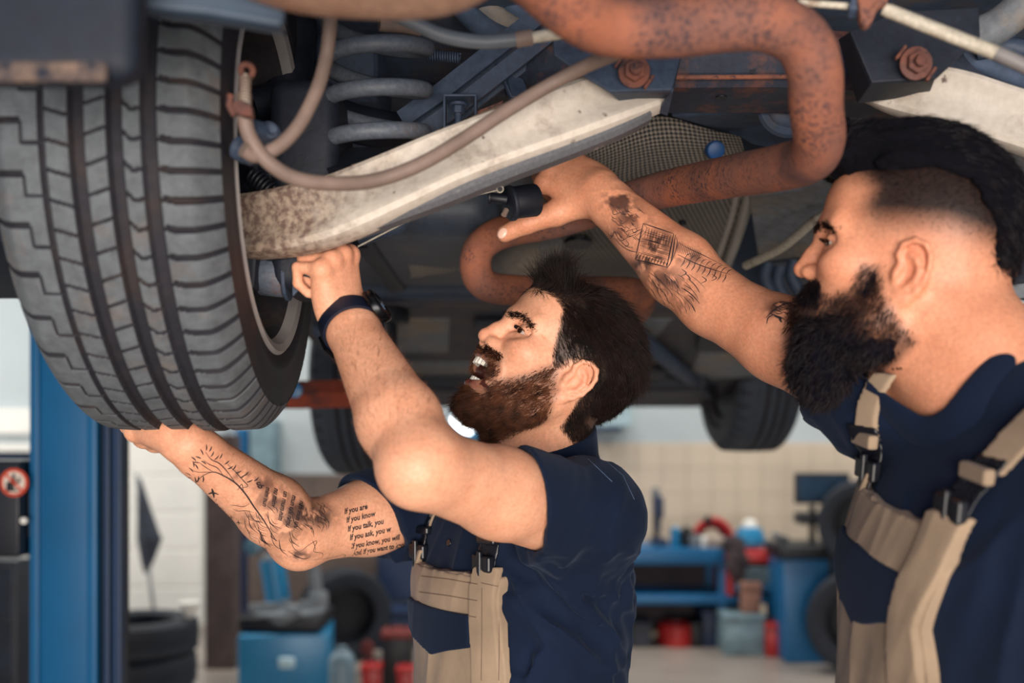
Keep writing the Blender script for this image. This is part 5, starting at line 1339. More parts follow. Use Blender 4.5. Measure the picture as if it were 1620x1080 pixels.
# right hand under the tyre: palm up
f = np.array([-.72, .66, .10], np.float32); f /= np.linalg.norm(f)
d_ = np.array([-.10, -.20, -1], np.float32); d_ -= f*(d_ @ f); d_ /= np.linalg.norm(d_)
HR = np.stack([f, np.cross(d_, f), d_]).astype(np.float32)
flatc = [(8, 14, 10), (8, 14, 10), (10, 16, 12), (12, 18, 14)]
body1 += place(hand_prims(flatc, (6, 2, -4, -10), [(.022, .022, -.010), (.045, .050, -.012), (.075, .072, -.008), (.100, .085, -.004)]), WRR, HR, 1.0)

V, F = mesh_sdf(body1, .0021)
V = laplace(V, F, 1, .4)
Q = ((V-H1o) @ R1.T)/HS1
base1 = S(235, 178, 147)
C = skin_color(Q, base1, 1.0)
hd = np.linalg.norm(Q-np.array([.02, 0, 0]), axis=1) < .16
C[~hd] = np.array(base1[:3])
# forearm warmth, knuckles
kn = np.exp(-(np.linalg.norm(V-(WRL+np.array([-.01, -.01, .075])), axis=1)/.035)**2)+np.exp(-(np.linalg.norm(V-WRR, axis=1)/.05)**2)*.6
C *= 1-np.clip(kn, 0, 1)[:, None]*np.array([.03, .14, .16])
jaw = [(.028, .010), (.043, -.012), (.064, -.040), (.078, -.052), (.086, -.030), (.100, -.024), (.125, -.03), (.125, -.13), (.02, -.13), (-.002, -.06), (.012, -.022)]
bs = sstep(.010, -.006, poly_sd(Q[:, 0], Q[:, 2], jaw))*hd
C = C*(1-.62*bs[:, None])+np.array(S(70, 44, 36)[:3])*.62*bs[:, None]
hs = sstep(.004, -.006, poly_sd(Q[:, 0], Q[:, 2], [(.096, .079), (.080, .082), (.064, .074), (.055, .050), (.044, .018), (.035, .006), (.026, .008), (.013, .029), (-.012, .036), (-.023, .022), (-.024, -.02), (-.032, -.055), (-.09, -.06), (-.16, .0), (-.16, .2), (.1, .2)]))*hd*.93
C = C*(1-hs[:, None])+np.array(S(40, 27, 23)[:3])*hs[:, None]
# tattoo shading washed into the right forearm
ax = (WRR-ELR); L = np.linalg.norm(ax); tt = ((V-ELR) @ ax)/(L*L); rr = np.linalg.norm(V-ELR-tt[:, None]*ax, axis=1)
on = (rr < .07) & (tt > -.25) & (tt < .8)
me = arr_mesh('body', V, F); set_color(me, 'Col', C)
BODY1 = link_mesh('body', me, SKIN, m1)
BVH1 = BVHTree.FromPolygons(V.tolist(), F.tolist())
V1, N1, Q1, F1 = V, vnormals(V, F), Q, F

# --- fine hair on the forearms
axL = WRL-ELL; tL = ((V1-ELL) @ axL)/(axL @ axL); rL = np.linalg.norm(V1-ELL-tL[:, None]*axL, axis=1)
wf = (rL < .06)*sstep(-.05, .2, tL)*sstep(.93, .7, tL)
axR = WRR-ELR; tR = ((V1-ELR) @ axR)/(axR @ axR); rR = np.linalg.norm(V1-ELR-tR[:, None]*axR, axis=1)
wf = np.maximum(wf, .6*(rR < .06)*sstep(.2, .5, tR)*sstep(.95, .8, tR))
NS = N1*np.sign((N1[np.linalg.norm(V1-H1o, axis=1) < .15]*(V1-H1o)[np.linalg.norm(V1-H1o, axis=1) < .15]).sum(1).mean())
tag(grow(BODY1, 'arm_hair', hair_mat('fine_arm_hair', S(120, 78, 56), S(170, 120, 88)), V1, NS, wf, 2600, lambda P, n: np.tile(axL/np.linalg.norm(axL)+np.array([.5, 0, -.3]), (len(P), 1)), .011, .00014, lift=.22, bend=.3, jitter=.3, seed=31, segs=3), kind='stuff')
# --- eyes, teeth, hair and beard
eyes_and_teeth(m1, H1o, R1, HS1, 1.0, (1, .25, .12))
HAIR1 = hair_mat('brown_hair', S(11, 9, 11), S(44, 29, 25), .55)
BEARD1 = hair_mat('brown_beard', S(38, 22, 18), S(128, 80, 56))
UP1 = R1[2]; FW1 = R1[0]; LF1 = R1[1]
hl1 = [(.096, .079), (.080, .082), (.064, .074), (.055, .050), (.044, .018), (.035, .006), (.026, .008), (.013, .029), (-.012, .036), (-.023, .022), (-.024, -.02), (-.032, -.055), (-.09, -.06), (-.16, .0), (-.16, .2), (.1, .2)]
cap = [ell((-.008, 0, .053), (.1000, .0805, .0905), .02), ell((-.032, 0, .034), (.0720, .0770, .0745), .03), ell((.066, 0, .106), (.028, .044, .022), .02)]
cap = place(cap, (0, 0, 0), np.eye(3, dtype=np.float32))
cap.append(fn((0, 0, .05), .2, lambda P: poly_sd(P[..., 0], P[..., 2], hl1)+.014, .010, 'i'))
V, F = mesh_sdf(cap, .0024, post=lambda d, P: d+(fbm(P*np.array([45, 130, 90]), 2)-.5)*.007)
V = laplace(V, F, 1, .4); V = (H1o+V*HS1 @ R1).astype(np.float32)
CAP1 = plain('hair_base', S(24, 16, 15), .95, spec=.05, bmp=0)
hair1 = cols_mesh('hair', V, F, CAP1, m1)
Nh = vnormals(V, F); Qh = ((V-H1o) @ R1.T)/HS1
wgt = .3+.7*sstep(.004, -.008, poly_sd(Qh[:, 0], Qh[:, 2], hl1))
def dir1(P, n):
    q = ((P-H1o) @ R1.T)/HS1
    fr = sstep(.03, .075, q[:, 0])*sstep(.07, .10, q[:, 2])
    d = np.outer(fr, [.75, 0, .9])+np.outer(1-fr, [-.75, 0, -.55])
    d[:, 2] += (1-fr)*sstep(.09, .125, q[:, 2])*.5
    return d @ R1
def len1(P):
    q = ((P-H1o) @ R1.T)/HS1
    return .014+.016*sstep(.03, .08, q[:, 2])+.014*sstep(.04, .08, q[:, 0])*sstep(.08, .1, q[:, 2])
grow(hair1, 'hair_strands', HAIR1, V, Nh, wgt, 26000, dir1, len1, .00030, lift=.13, bend=.15, jitter=.16, off=-.002)
def dirb(P, n):
    q = ((P-H1o) @ R1.T)/HS1
    d = np.zeros_like(P); d[:, 0] = .35+.5*sstep(-.06, -.1, q[:, 2]); d[:, 2] = -1
    return d @ R1
bq = Q1; front = np.linalg.norm(Q1-np.array([.02, 0, 0]), axis=1) < .16
mouth = (np.abs(bq[:, 1]) < .034) & (bq[:, 2] < -.030) & (bq[:, 2] > -.0790) & (bq[:, 0] > .072)
wb = sstep(.004, -.008, poly_sd(bq[:, 0], bq[:, 2], jaw))*front*(~mouth)
chinm = sstep(-.060, -.08, bq[:, 2])
def lenb(P):
    q = ((P-H1o) @ R1.T)/HS1
    return .010+.010*sstep(-.05, -.095, q[:, 2])*sstep(.0, .05, q[:, 0])
grow(m1, 'beard', BEARD1, V1, N1, wb, 19000, dirb, lenb, .00034, lift=.30, bend=.25, jitter=.34, seed=5)
must = [(.092, -.020), (.125, -.020), (.125, -.0305), (.096, -.0335), (.086, -.0390), (.078, -.0410), (.082, -.030)]
wm = sstep(.002, -.002, poly_sd(bq[:, 0], bq[:, 2], must))*front*(np.abs(bq[:, 1]) < .036)
def dirm(P, n):
    q = ((P-H1o) @ R1.T); s = np.sign(q[:, 1])
    return np.stack([-.25+0*s, s*1.0, -.30+0*s], 1) @ R1
grow(m1, 'moustache', hair_mat('dark_moustache', S(26, 15, 14), S(70, 42, 32)), V1, N1, wm, 2600, dirm, .0075, .00045, lift=.25, bend=.3, jitter=.25, seed=6)
pdl = poly_sd(bq[:, 0], bq[:, 2], hl1); ws = sstep(.003, -.003, pdl)*sstep(-.034, -.022, pdl)*front
grow(m1, 'hairline', HAIR1, V1, N1, ws, 17000, dir1, lambda P: len1(P)*.85, .0003, lift=.16, bend=.12, jitter=.25, seed=21)
for sd in (1, -1):      # lashes along the upper lid
    th = np.linspace(-.6, 1.05, 60); c = np.array([.0775, sd*.0325, .0195])
    pts = np.stack([c[0]+.0140*np.cos(th), c[1]+sd*.0140*np.sin(th), c[2]+.0026-.003*np.abs(th-.2)**2], 1)
    P = (H1o+np.repeat(pts, 3, 0)*HS1 @ R1).astype(np.float32)
    dd = np.repeat(np.stack([np.cos(th), sd*np.sin(th), -.25+0*th], 1), 3, 0) @ R1
    link_mesh('eyelashes', strands(P, dd, np.full(len(P), .0055), .00045, np.tile(np.array([0, 0, .3]) @ R1, (len(P), 1))), HAIR1, m1)
for sd in (1, -1):
    bl = [(.098, .008), (.095, .022), (.088, .036), (.078, .047)]
    wy = np.zeros(len(bq))
    for yy, zz in ((.010, .0330), (.020, .0350), (.031, .0360), (.040, .0340), (.046, .0300)):
        wy = np.maximum(wy, np.exp(-(((bq[:, 1]*sd-yy)/.006)**2+((bq[:, 2]-zz)/.0032)**2)))
    wy = wy*front*(bq[:, 0] > .05)
    grow(m1, 'eyebrow', HAIR1, V1, N1, wy, 700, lambda P, n, s=sd: np.tile(np.array([-.3, s*.9, .25]), (len(P), 1)) @ R1, .011, .0004, lift=.18, bend=.1, jitter=.2, seed=8)

# --- polo shirt
shirt1 = [etube(T1o, T1, [(z, a, b, c+.004, d+.004) for z, a, b, c, d in torso1 if z < .05], .02, cap=.012)]
for shd, elb, t, r0, r1 in ((SHL, ELL, .37, .071, .063), (SHR, ELR, .53, .080, .066)):
    sl, hol = sleeve(shd, elb, t, r0, r1, .03, -.45, (-.9, -.32, -.16) if shd is SHL else None); shirt1.append(sl); shirt1.append(hol)
shirt1.append(sph(SHL+np.array([.014, .01, .004], np.float32), .072, .03)); shirt1.append(sph(SHR, .076, .03))
shirt1.insert(0, cone(nb+np.array([0, 0, -.022], np.float32), SHL*.8+nb*.2+np.array([0, 0, -.008], np.float32), .046, .060, .03)); shirt1.insert(0, cone(nb+np.array([0, 0, -.014], np.float32), SHR*.8+nb*.2, .050, .062, .03))
nk0, nk1 = tz(-.050, 0, .0), hn(-.01, 0, -.06)
nkd = np.array([-.10, -.22, .96], np.float32); nkd /= np.linalg.norm(nkd); nk1 = nk0+nkd*.09
shirt1.append(cone(nk0+nkd*.025, nk1+nkd*.06, .072, .066, .004, 's'))
ARM1 = tz(.02, .16, -.10)
def wr1(d, P):
    q = (P-T1o) @ T1.T
    side = np.exp(-((q[..., 2]+.17)/.10)**2)*sstep(.0, .10, q[..., 1])
    w = folds(P, T1o, T1, 24, (.8, -.1, .55), .030, 3)*side+folds(P, T1o, T1, 18, (.1, .2, 1), .014, 9)*sstep(.02, -.1, q[..., 2])
    ds = np.linalg.norm(P-SHL, axis=-1); w = w+folds(P, SHL, T1, 30, (.5, .5, -.6), .013, 5)*np.exp(-(ds/.10)**2)
    ds = np.linalg.norm(P-SHR, axis=-1); w = w+folds(P, SHR, T1, 30, (.5, .5, -.6), .008, 6)*np.exp(-(ds/.10)**2)
    return d+w-.001
core1 = [p for p in shirt1[:3]]
shirt_f1 = lambda P: eval_all(core1, P)
SHIRT1, Vs1, Fs1 = cloth_part('polo_shirt', shirt1, NAVY, m1, .0032, wr1)
# collar: a ring round the neck standing open at the front
def collar_f(P):
    q = P-nk0; t = q @ nkd; v = q-t[..., None]*nkd; r = np.linalg.norm(v, axis=-1)
    loc = v @ T1.T; ang = np.arctan2(loc[..., 1], loc[..., 0])
    R = .076+.012*np.maximum(.056-t, 0)/.05
    d = np.maximum(np.abs(r-R)-.0032, np.abs(t-.062-.010*np.cos(ang-math.pi))-.026)
    return np.maximum(d, (.34-np.abs(ang))*.06)
cloth_part('collar', [fn(nk0+nkd*.062, .13, collar_f)], NAVY, SHIRT1, .002)
STITCH = plain('pale_thread', S(120, 150, 190), .7, bmp=0)
# shoulder seams: pale stitch lines
BVS1 = BVHTree.FromPolygons(Vs1.tolist(), Fs1.tolist())
def decal(name, bvh, pts, width, m, parent, off=.0006, src=(0, 0, CAMZ), label=None, step=.004):
    """a thin line lying on a surface: way points are dropped onto it along the view towards them"""
    bm = bmesh.new(); decal_bm(bm, bvh, pts, width, off, src, step); return obj(name, bm, m, parent, False, label)
def decal_bm(bm, bvh, pts, width, off=.0006, src=(0, 0, CAMZ), step=.004, fill=False):
    src = Vector(src); hits = []
    P = []
    for a, b in zip(pts, pts[1:]):
        n = max(1, int(math.hypot(b[0]-a[0], b[1]-a[1])/3)); P += [(a[0]+(b[0]-a[0])*i/n, a[1]+(b[1]-a[1])*i/n) for i in range(n)]
    P.append(pts[-1])
    for k, p in enumerate(P):
        h = bvh.ray_cast(src, (W(p[0], p[1], 1.0)-src).normalized(), 4)
        w = width if isinstance(width, (int, float)) else width(k/max(1, len(P)-1))
        hits.append((h[0]+h[1]*off, h[1], w) if h[0] is not None else None)
    prev = None
    for i, h in enumerate(hits):
        if h is None: prev = None; continue
        nb_ = [x for x in (hits[i-1] if i else None, hits[i+1] if i+1 < len(hits) else None) if x]
        if not nb_: prev = None; continue
        tg = (nb_[-1][0]-nb_[0][0]) if len(nb_) == 2 else (nb_[0][0]-h[0])*(1 if i == 0 else -1)
        if tg.length < 1e-6: continue
        s = h[1].cross(tg.normalized()); s = s.normalized()*h[2]/2
        a = bm.verts.new(h[0]+s); b = bm.verts.new(h[0]-s)
        if prev and (h[0]-prev[2]).length < .03: bm.faces.new((prev[0], prev[1], b, a))
        prev = (a, b, h[0])
for pts in ([(905, 712), (950, 722), (985, 752), (1003, 790)], [(880, 716), (930, 726), (968, 762)], [(846, 738), (858, 790), (862, 840), (858, 878)]):
    decal('stitch_line', BVS1, pts, .0009, STITCH if pts[0][1] < 730 else BUCKLE, SHIRT1)
# placket with buttons
for z in (-.062, -.03):
    h = BVS1.ray_cast(Vector(tz(.3, -.01, z).tolist()), Vector((-T1[0]).tolist()))
    if h[0]: bm = bmesh.new(); cyl(bm, h[0]-h[1]*.001, h[0]+h[1]*.002, .0055, n=16, bev=.0008); obj('button', bm, BUCKLE, SHIRT1)
# --- bib overalls
ov1 = empty('bib_overalls', (0, 0, 0)); ov1.parent = m1; ov1.matrix_parent_inverse = Matrix.Translation(m1.location).inverted()
def bib_wr(amp=.004, seed=0, T=T1, o=T1o): return lambda d, P: d+folds(P, o, T, 20, (.1, .3, 1), amp, seed)-amp*.5
def part(name, base, o, T, poly, t, th, m, par, post=None, h=.0022, xmin=0):
    return cloth_part(name, [shell(base, o, T, poly, t, th, xmin)], m, par, h, post)[0]
part('bib_panel', shirt_f1, T1o, T1, [(-.125, -.50), (-.118, -.16), (-.104, -.100), (.06, -.100), (.113, -.100), (.117, -.2), (.124, -.5)], .006, .0035, KHAKI, ov1, bib_wr(.006, 2))
part('pocket_band', shirt_f1, T1o, T1, [(-.100, -.153), (-.096, -.100), (.078, -.100), (.078, -.153)], .0115, .003, KHAKI, ov1, bib_wr(.003, 4))
part('pocket_flap', shirt_f1, T1o, T1, [(-.104, -.150), (.077, -.150), (.076, -.190), (-.01, -.214), (-.104, -.192)], .0180, .003, NAVY, ov1, bib_wr(.003, 6))
part('pocket', shirt_f1, T1o, T1, [(-.100, -.156), (.077, -.156), (.077, -.40), (-.100, -.40)], .0105, .003, KHAKI, ov1, bib_wr(.006, 7))
part('side_strip', shirt_f1, T1o, T1, [(.080, -.088), (.113, -.086), (.116, -.2), (.122, -.5), (.082, -.5)], .0125, .004, KHAKI, ov1, bib_wr(.004, 8))
part('side_strip', shirt_f1, T1o, T1, [(-.075, -.078), (-.112, -.078), (-.120, -.2), (-.130, -.5), (-.104, -.5), (-.102, -.16), (-.085, -.1)], .0115, .004, KHAKI, ov1, bib_wr(.004, 8))
for y in (-.095, .088):
    part('strap', shirt_f1, T1o, T1, [(y-.017, -.045), (y+.017, -.045), (y*.75+.017, .06), (y*.75-.017, .06)], .006, .0025, KHAKI, ov1, None, xmin=-.03)
    part('webbing', shirt_f1, T1o, T1, [(y-.016, -.092), (y+.016, -.092), (y+.016, -.030), (y-.016, -.030)], .009, .0018, BUCKLE, ov1)
    for zz, hh in ((-.050, .006), (-.081, .011)):
        h = [surf_hit(shirt_f1, tz(.3, y, zz), -T1[0])]
        if h[0]:
            bm = bmesh.new(); M = Matrix.Translation(h[0]) @ Matrix(np.stack([T1[0], T1[1], T1[2]]).T.tolist()).to_4x4()
            box(bm, (.007, -.021, -hh), (.019, .021, hh), .003, M)
            if zz < -.06: box(bm, (.015, -.004, -hh-.012), (.022, .004, hh+.006), .002, M)
            obj('buckle', bm, BUCKLE, ov1)
THREAD = plain('brown_thread', S(104, 84, 70), .8, bmp=0)
_vs = []; _fs = []
for _o in [c for c in bpy.data.objects if c.parent == ov1 and c.type == 'MESH' and ('band' in c.name or 'strip' in c.name)]:
    k = len(_vs); _vs += [v.co.copy() for v in _o.data.vertices]; _fs += [tuple(i+k for i in p.vertices) for p in _o.data.polygons]
BVHO = BVHTree.FromPolygons(_vs, _fs)
for pts in ([(667, 911), (710, 916), (756, 924)], [(664, 936), (710, 942), (756, 950)], [(665, 962), (710, 968), (754, 976)], [(762, 922), (790, 928)], [(763, 930), (763, 1000), (762, 1076)], [(788, 930), (789, 1000), (789, 1076)]):
    decal('stitch_line', BVHO, pts, .0008, THREAD, ov1, off=.0012)

def leg_tube(name, parent, hip, knee, ank, m, r=(.095, .07, .06)):
    c = [cone(hip, knee, r[0], r[1], .02), cone(knee, ank, r[1], r[2], .02)]
    return cloth_part(name, c, m, parent, .006, lambda d, P: d+(fbm(P*18, 2)-.5)*.012)
def boot(parent, ank, fw, m):
    f = np.array([fw[0], fw[1], 0], float); f /= np.linalg.norm(f); R = rot_from(f, (0, 0, 1)); o = np.array([ank[0], ank[1], 0], np.float32)
    c = place([cone((0, 0, .05), (0, 0, .16), .05, .055, .02), ell((.06, 0, .045), (.11, .048, .045), .03), ell((.15, 0, .035), (.05, .045, .036), .02), fn((.06, 0, .012), .17, lambda P: np.maximum(np.abs(P[..., 2]-.011)-.011, poly_sd(P[..., 0], P[..., 1], [(-.05, -.04), (.06, -.046), (.17, -.047), (.2, 0), (.17, .047), (.06, .046), (-.05, .04)])), .004)], o, R)
    cloth_part('work_boot', c, m, parent, .005)
BOOT = plain('black_leather', S(26, 24, 26), .5)
def lower_body(root, o, T, mat, wz):
    tt_ = lambda x, y, z: o+np.array([x, y, z], np.float32) @ T
    hips = [etube(o, T, [(-.46, -.002, 0, .132, .172), (-.56, -.008, 0, .134, .182), (-.66, -.01, 0, .135, .186), (-.74, -.01, 0, .115, .17)], .02, cap=.03)]
    for s in (1, -1): hips += [cone(tt_(-.01, s*.09, -.66), np.array([*tt_(.03, s*.10, 0)[:2], .50], np.float32), .098, .078, .03), cone(np.array([*tt_(.03, s*.10, 0)[:2], .50], np.float32), np.array([*tt_(-.02, s*.11, 0)[:2], .10], np.float32), .078, .068, .02)]
    cloth_part('trousers', hips, mat, root, .006, lambda d, P: d+(fbm(P*18, 2)-.5)*.012)
    for s in (1, -1): boot(root, tt_(-.02, s*.11, 0), T[0], BOOT)
lower_body(m1, T1o, T1, KHAKI, 0)
# --- wristwatch on the left wrist
axw = (WRL-ELL)/np.linalg.norm(WRL-ELL); cw = WRL-axw*.016
wt = empty('wristwatch', (0, 0, 0)); wt.parent = m1; wt.matrix_parent_inverse = Matrix.Translation(m1.location).inverted()
dv = HL[2]-axw*(HL[2] @ axw); dv /= np.linalg.norm(dv); sv = np.cross(axw, dv)
F3 = Matrix(np.stack([dv, sv, axw]).T.tolist()); Mw = Matrix.Translation(Vector(cw.tolist())) @ F3.to_4x4()
bm = bmesh.new(); n = 40
for ri, (dr, hz) in enumerate(((0, 0),)):
    ring = []
    for i in range(n):
        a = 2*math.pi*i/n; c, s_ = math.cos(a), math.sin(a); e = 1/math.sqrt((c/.0345)**2+(s_/.0375)**2)
        w = .0115-.0025*abs(a-math.pi)/math.pi*0
        ring.append([bm.verts.new(Mw @ Vector(((e+k)*c, (e+k)*s_, z))) for k, z in ((0, -w), (.0034, -w*.93), (.0042, 0), (.0034, w*.93), (0, w))])
    for A, B in zip(ring, ring[1:]+ring[:1]):
        for k in range(5): bm.faces.new((A[k], B[k], B[(k+1) % 5], A[(k+1) % 5]))
obj('strap', bm, plain('navy_rubber', S(14, 24, 44), .45), wt, True, angle=.7)
CASE = plain('black_steel', S(20, 22, 28), .28, .6, bmp=0)
GLASSB = plain('watch_glass', S(12, 18, 30), .06, bmp=0)
bm = bmesh.new(); Mc = Mw @ Matrix.Translation((.0375, 0, 0)) @ Matrix.Rotation(math.pi/2, 4, 'Y')
lathe(bm, [(.001, -.002), (.0195, -.002), (.0225, .000), (.0228, .006), (.0215, .0088), (.0185, .0100), (.0178, .0085), (.001, .0085)], 48, Mc)
box(bm, (-.0155, -.011, -.002), (.0155, .011, .004), .002, Mc @ Matrix.Rotation(math.pi/2, 4, 'Z') @ Matrix.Scale(1.55, 4, (1, 0, 0)))
cyl(bm, Mc @ Vector((.0225, 0, .003)), Mc @ Vector((.0275, 0, .003)), .003, n=14, bev=.0005)
obj('watch_case', bm, CASE, wt, True, angle=.5)
bm = bmesh.new(); lathe(bm, [(.0001, .0090), (.0177, .0090)], 40, Mc); obj('watch_face', bm, GLASSB, wt)
bm = bmesh.new(); lathe(bm, [(.0145, .0092), (.0160, .0092), (.0160, .0096), (.0145, .0096)], 40, Mc, True); obj('dial_ring', bm, CASE, wt)
for k, (L, a) in enumerate(((.009, .4), (.013, 2.1))):
    bm = bmesh.new(); box(bm, (0, -.0006, .0092), (L, .0006, .0097), 0, Mc @ Matrix.Rotation(a, 4, 'Z')); obj('watch_hand', bm, STITCH, wt)
bm = bmesh.new(); Mb = Mw @ Matrix.Translation((-.040, .004, 0))
box(bm, (-.003, -.010, -.013), (.002, -.006, .013), .001, Mb); box(bm, (-.003, .006, -.013), (.002, .010, .013), .001, Mb)
box(bm, (-.003, -.010, -.013), (.002, .010, -.010), .001, Mb); box(bm, (-.003, -.010, .010), (.002, .010, .013), .001, Mb)
obj('buckle', bm, CASE, wt)
# ------------------------------------------------------------------ the second mechanic
m2 = empty('person', (.46, 1.06, 0), 'mechanic with long dark beard and slicked hair reaching a tattooed arm up to the exhaust', 'person')
_y, _p = math.radians(-22), math.radians(9)
R2 = rot_from((-math.cos(_p)*math.cos(_y), -math.cos(_p)*math.sin(_y), math.sin(_p)), (.12, -.08, 1))
HS2 = 1.02
H2o = head_at((1440, 430), 1.085, R2, HS2, -.010)
T2o = np.array([.525, 1.075, 1.442], np.float32)
T2 = rot_from((-.99, -.12, 0), (-.14, -.20, 1))
t2 = lambda x, y, z: T2o+np.array([x, y, z], np.float32) @ T2
torso2 = [(.085, -.03, 0, .052, .058), (.055, -.03, 0, .070, .085), (.025, -.025, 0, .090, .14), (-.04, -.01, 0, .118, .185), (-.14, .0, 0, .130, .188),
          (-.26, .0, 0, .124, .172), (-.38, .004, 0, .118, .162), (-.50, .0, 0, .120, .168), (-.62, -.005, 0, .125, .18)]
SH2, EL2, WR2 = np.array([.435, 1.235, 1.508], np.float32), V3(W(1128, 476, 1.40)), V3(W(948, 306, 1.50))
SH2L = t2(-.02, .185, -.03); EL2L = SH2L+np.array([.10, -.02, -.27], np.float32); WR2L = EL2L+np.array([-.02, -.06, -.24], np.float32)
body2 = place(head_prims(0.0, -.010), H2o, R2, HS2)
h2 = lambda x, y, z: H2o+np.array([x, y, z], np.float32)*HS2 @ R2
nb2 = t2(-.01, 0, .03)
body2 += [cone(h2(-.030, 0, -.02), nb2, .060, .068, .03), cone(h2(.025, 0, -.055), t2(.02, 0, .02), .036, .045, .03)]
body2 += [cone(nb2, SH2*.75+nb2*.25, .058, .05, .03), cone(nb2, SH2L*.8+nb2*.2, .058, .05, .03)]
body2 += [etube(T2o, T2, [(z, a, b, c-.024, d-.028) for z, a, b, c, d in torso2 if z > -.45 and z < .05], .03)]
body2 += arm(SH2, EL2, WR2, .052, .044, .049, .032)
body2 += arm(SH2L, EL2L, WR2L, .054, .043, .046, .029)
f = V3(W(862, 262, 1.545))-WR2; f /= np.linalg.norm(f)
th = np.array([-.35, -.25, -.9], np.float32); th -= f*(th @ f); th /= np.linalg.norm(th)
HH2 = np.stack([f, th, np.cross(f, th)]).astype(np.float32); fH2 = f.copy()
cl = [(52, 50, 30), (46, 45, 30), (46, 45, 30), (48, 45, 30)]
body2 += place(hand_prims(cl, (8, 2, -3, -8), [(.022, .020, -.008), (.048, .052, -.010), (.076, .088, -.008), (.096, .116, -.012)], (.0205, .0180, .0150, .0122)), WR2-f*.006, HH2, 1.02)
f = WR2L-EL2L; f /= np.linalg.norm(f)
th = np.array([-1, 0, 0], np.float32); th -= f*(th @ f); th /= np.linalg.norm(th)
body2 += place(hand_prims(flatc, (6, 2, -4, -8), [(.022, .020, -.010), (.045, .040, -.02), (.07, .05, -.028), (.095, .052, -.034)]), WR2L, np.stack([f, th, np.cross(th, f)]), 1.0)
V, F = mesh_sdf(body2, .0021)
V = laplace(V, F, 1, .4)
Q = ((V-H2o) @ R2.T)/HS2
base2 = S(226, 162, 130)
C = skin_color(Q, base2, 0.0, -.010)
hd = np.linalg.norm(Q-np.array([.02, 0, 0]), axis=1) < .16
C[~hd] = np.array(base2[:3])
me = arr_mesh('body', V, F); set_color(me, 'Col', C)
BODY2 = link_mesh('body', me, SKIN, m2)
V2, N2, Q2, F2 = V, vnormals(V, F), Q, F

# --- eyes, hair and beard
eyes_and_teeth(m2, H2o, R2, HS2, 0.0, (1, .45, -.05))
HAIR2 = hair_mat('black_hair', S(8, 9, 16), S(30, 24, 30), .35)
BEARD2 = hair_mat('black_beard', S(10, 11, 20), S(40, 30, 34), .5)
top2 = [(.092, .088), (.074, .088), (.03, .096), (-.011, .101), (-.046, .090), (-.074, .05), (-.084, .0), (-.2, 0), (-.2, .3), (.2, .3), (.14, .10)]
cap = [ell((-.003, 0, .066), (.104, .080, .092), .02), ell((-.031, 0, .040), (.076, .078, .076), .03), ell((.086, 0, .119), (.042, .055, .027), .02), ell((.034, 0, .131), (.066, .055, .024), .03)]
cap.append(fn((0, 0, .05), .25, lambda P: poly_sd(P[..., 0], P[..., 2], top2), .012, 'i'))
V, F = mesh_sdf(cap, .0024, post=lambda d, P: d+(fbm(P*np.array([28, 170, 120]), 2)-.5)*.008)
V = laplace(V, F, 1, .4); V = (H2o+V*HS2 @ R2).astype(np.float32)
hair2 = cols_mesh('hair', V, F, plain('black_hair_base', S(12, 12, 18), .9, spec=.08, bmp=0), m2)
Nh = vnormals(V, F); Qh = ((V-H2o) @ R2.T)/HS2
def dir2(P, n):
    q = ((P-H2o) @ R2.T)/HS2
    fr = sstep(.06, .095, q[:, 0])
    return (np.outer(fr, [-.1, .15, 1])+np.outer(1-fr, [-1, 0, .0])-np.outer(sstep(-.03, -.08, q[:, 0]), [0, 0, 1.0])) @ R2
grow(hair2, 'hair_strands', HAIR2, V, Nh, np.ones(len(V)), 9000, dir2, .022, .0005, lift=.04, bend=.02, jitter=.07, off=-.002)
fq = Q2; front = np.linalg.norm(fq-np.array([.02, 0, 0]), axis=1) < .165
side = [(.078, .115), (.070, .090), (.052, .072), (.057, .052), (.048, .028), (.044, .004), (.03, -.012), (.012, .014), (-.012, .020), (-.024, .004), (-.03, -.03), (-.05, -.055), (-.12, -.04), (-.12, .15)]
fade = sstep(.018, -.020, poly_sd(fq[:, 0], fq[:, 2], side))*front
fade = fade*np.clip(.10+.95*sstep(.012, .068, fq[:, 2]+.25*np.maximum(-fq[:, 0]-.03, 0)), 0, .975)
bd2 = [(.045, -.006), (.050, -.028), (.074, -.040), (.088, -.030), (.13, -.026), (.13, -.14), (.02, -.14), (-.02, -.080), (.004, -.055), (.020, -.034), (.028, -.006)]
bsh = sstep(.008, -.006, poly_sd(fq[:, 0], fq[:, 2], bd2))*front*.72*sstep(-.115, -.085, fq[:, 2]-.25*np.minimum(fq[:, 0]-.04, 0))
sh_ = np.maximum(fade, bsh)
C = C*(1-sh_[:, None])+np.array(S(9, 7, 9)[:3])*sh_[:, None]
BODY2.data.color_attributes['Col'].data.foreach_set('color', np.concatenate([C, np.ones((len(C), 1))], 1).astype(np.float32).ravel())
grow(m2, 'cropped_hair', HAIR2, V2, N2, fade**1.2, 14000, dir2, .0040, .00024, lift=.35, bend=.1, jitter=.3, seed=12, segs=2)
th = np.linspace(-.6, 1.05, 60)
for sd in (1, -1):
    c = np.array([.0775, sd*.0325, .0195])
    pts = np.stack([c[0]+.0140*np.cos(th), c[1]+sd*.0140*np.sin(th), c[2]+.0026-.003*np.abs(th-.2)**2], 1)
    P = (H2o+np.repeat(pts, 3, 0)*HS2 @ R2).astype(np.float32); dd = np.repeat(np.stack([np.cos(th), sd*np.sin(th), -.25+0*th], 1), 3, 0) @ R2
    link_mesh('eyelashes', strands(P, dd, np.full(len(P), .006), .0005, np.tile(np.array([0, 0, .3]) @ R2, (len(P), 1))), HAIR2, m2)
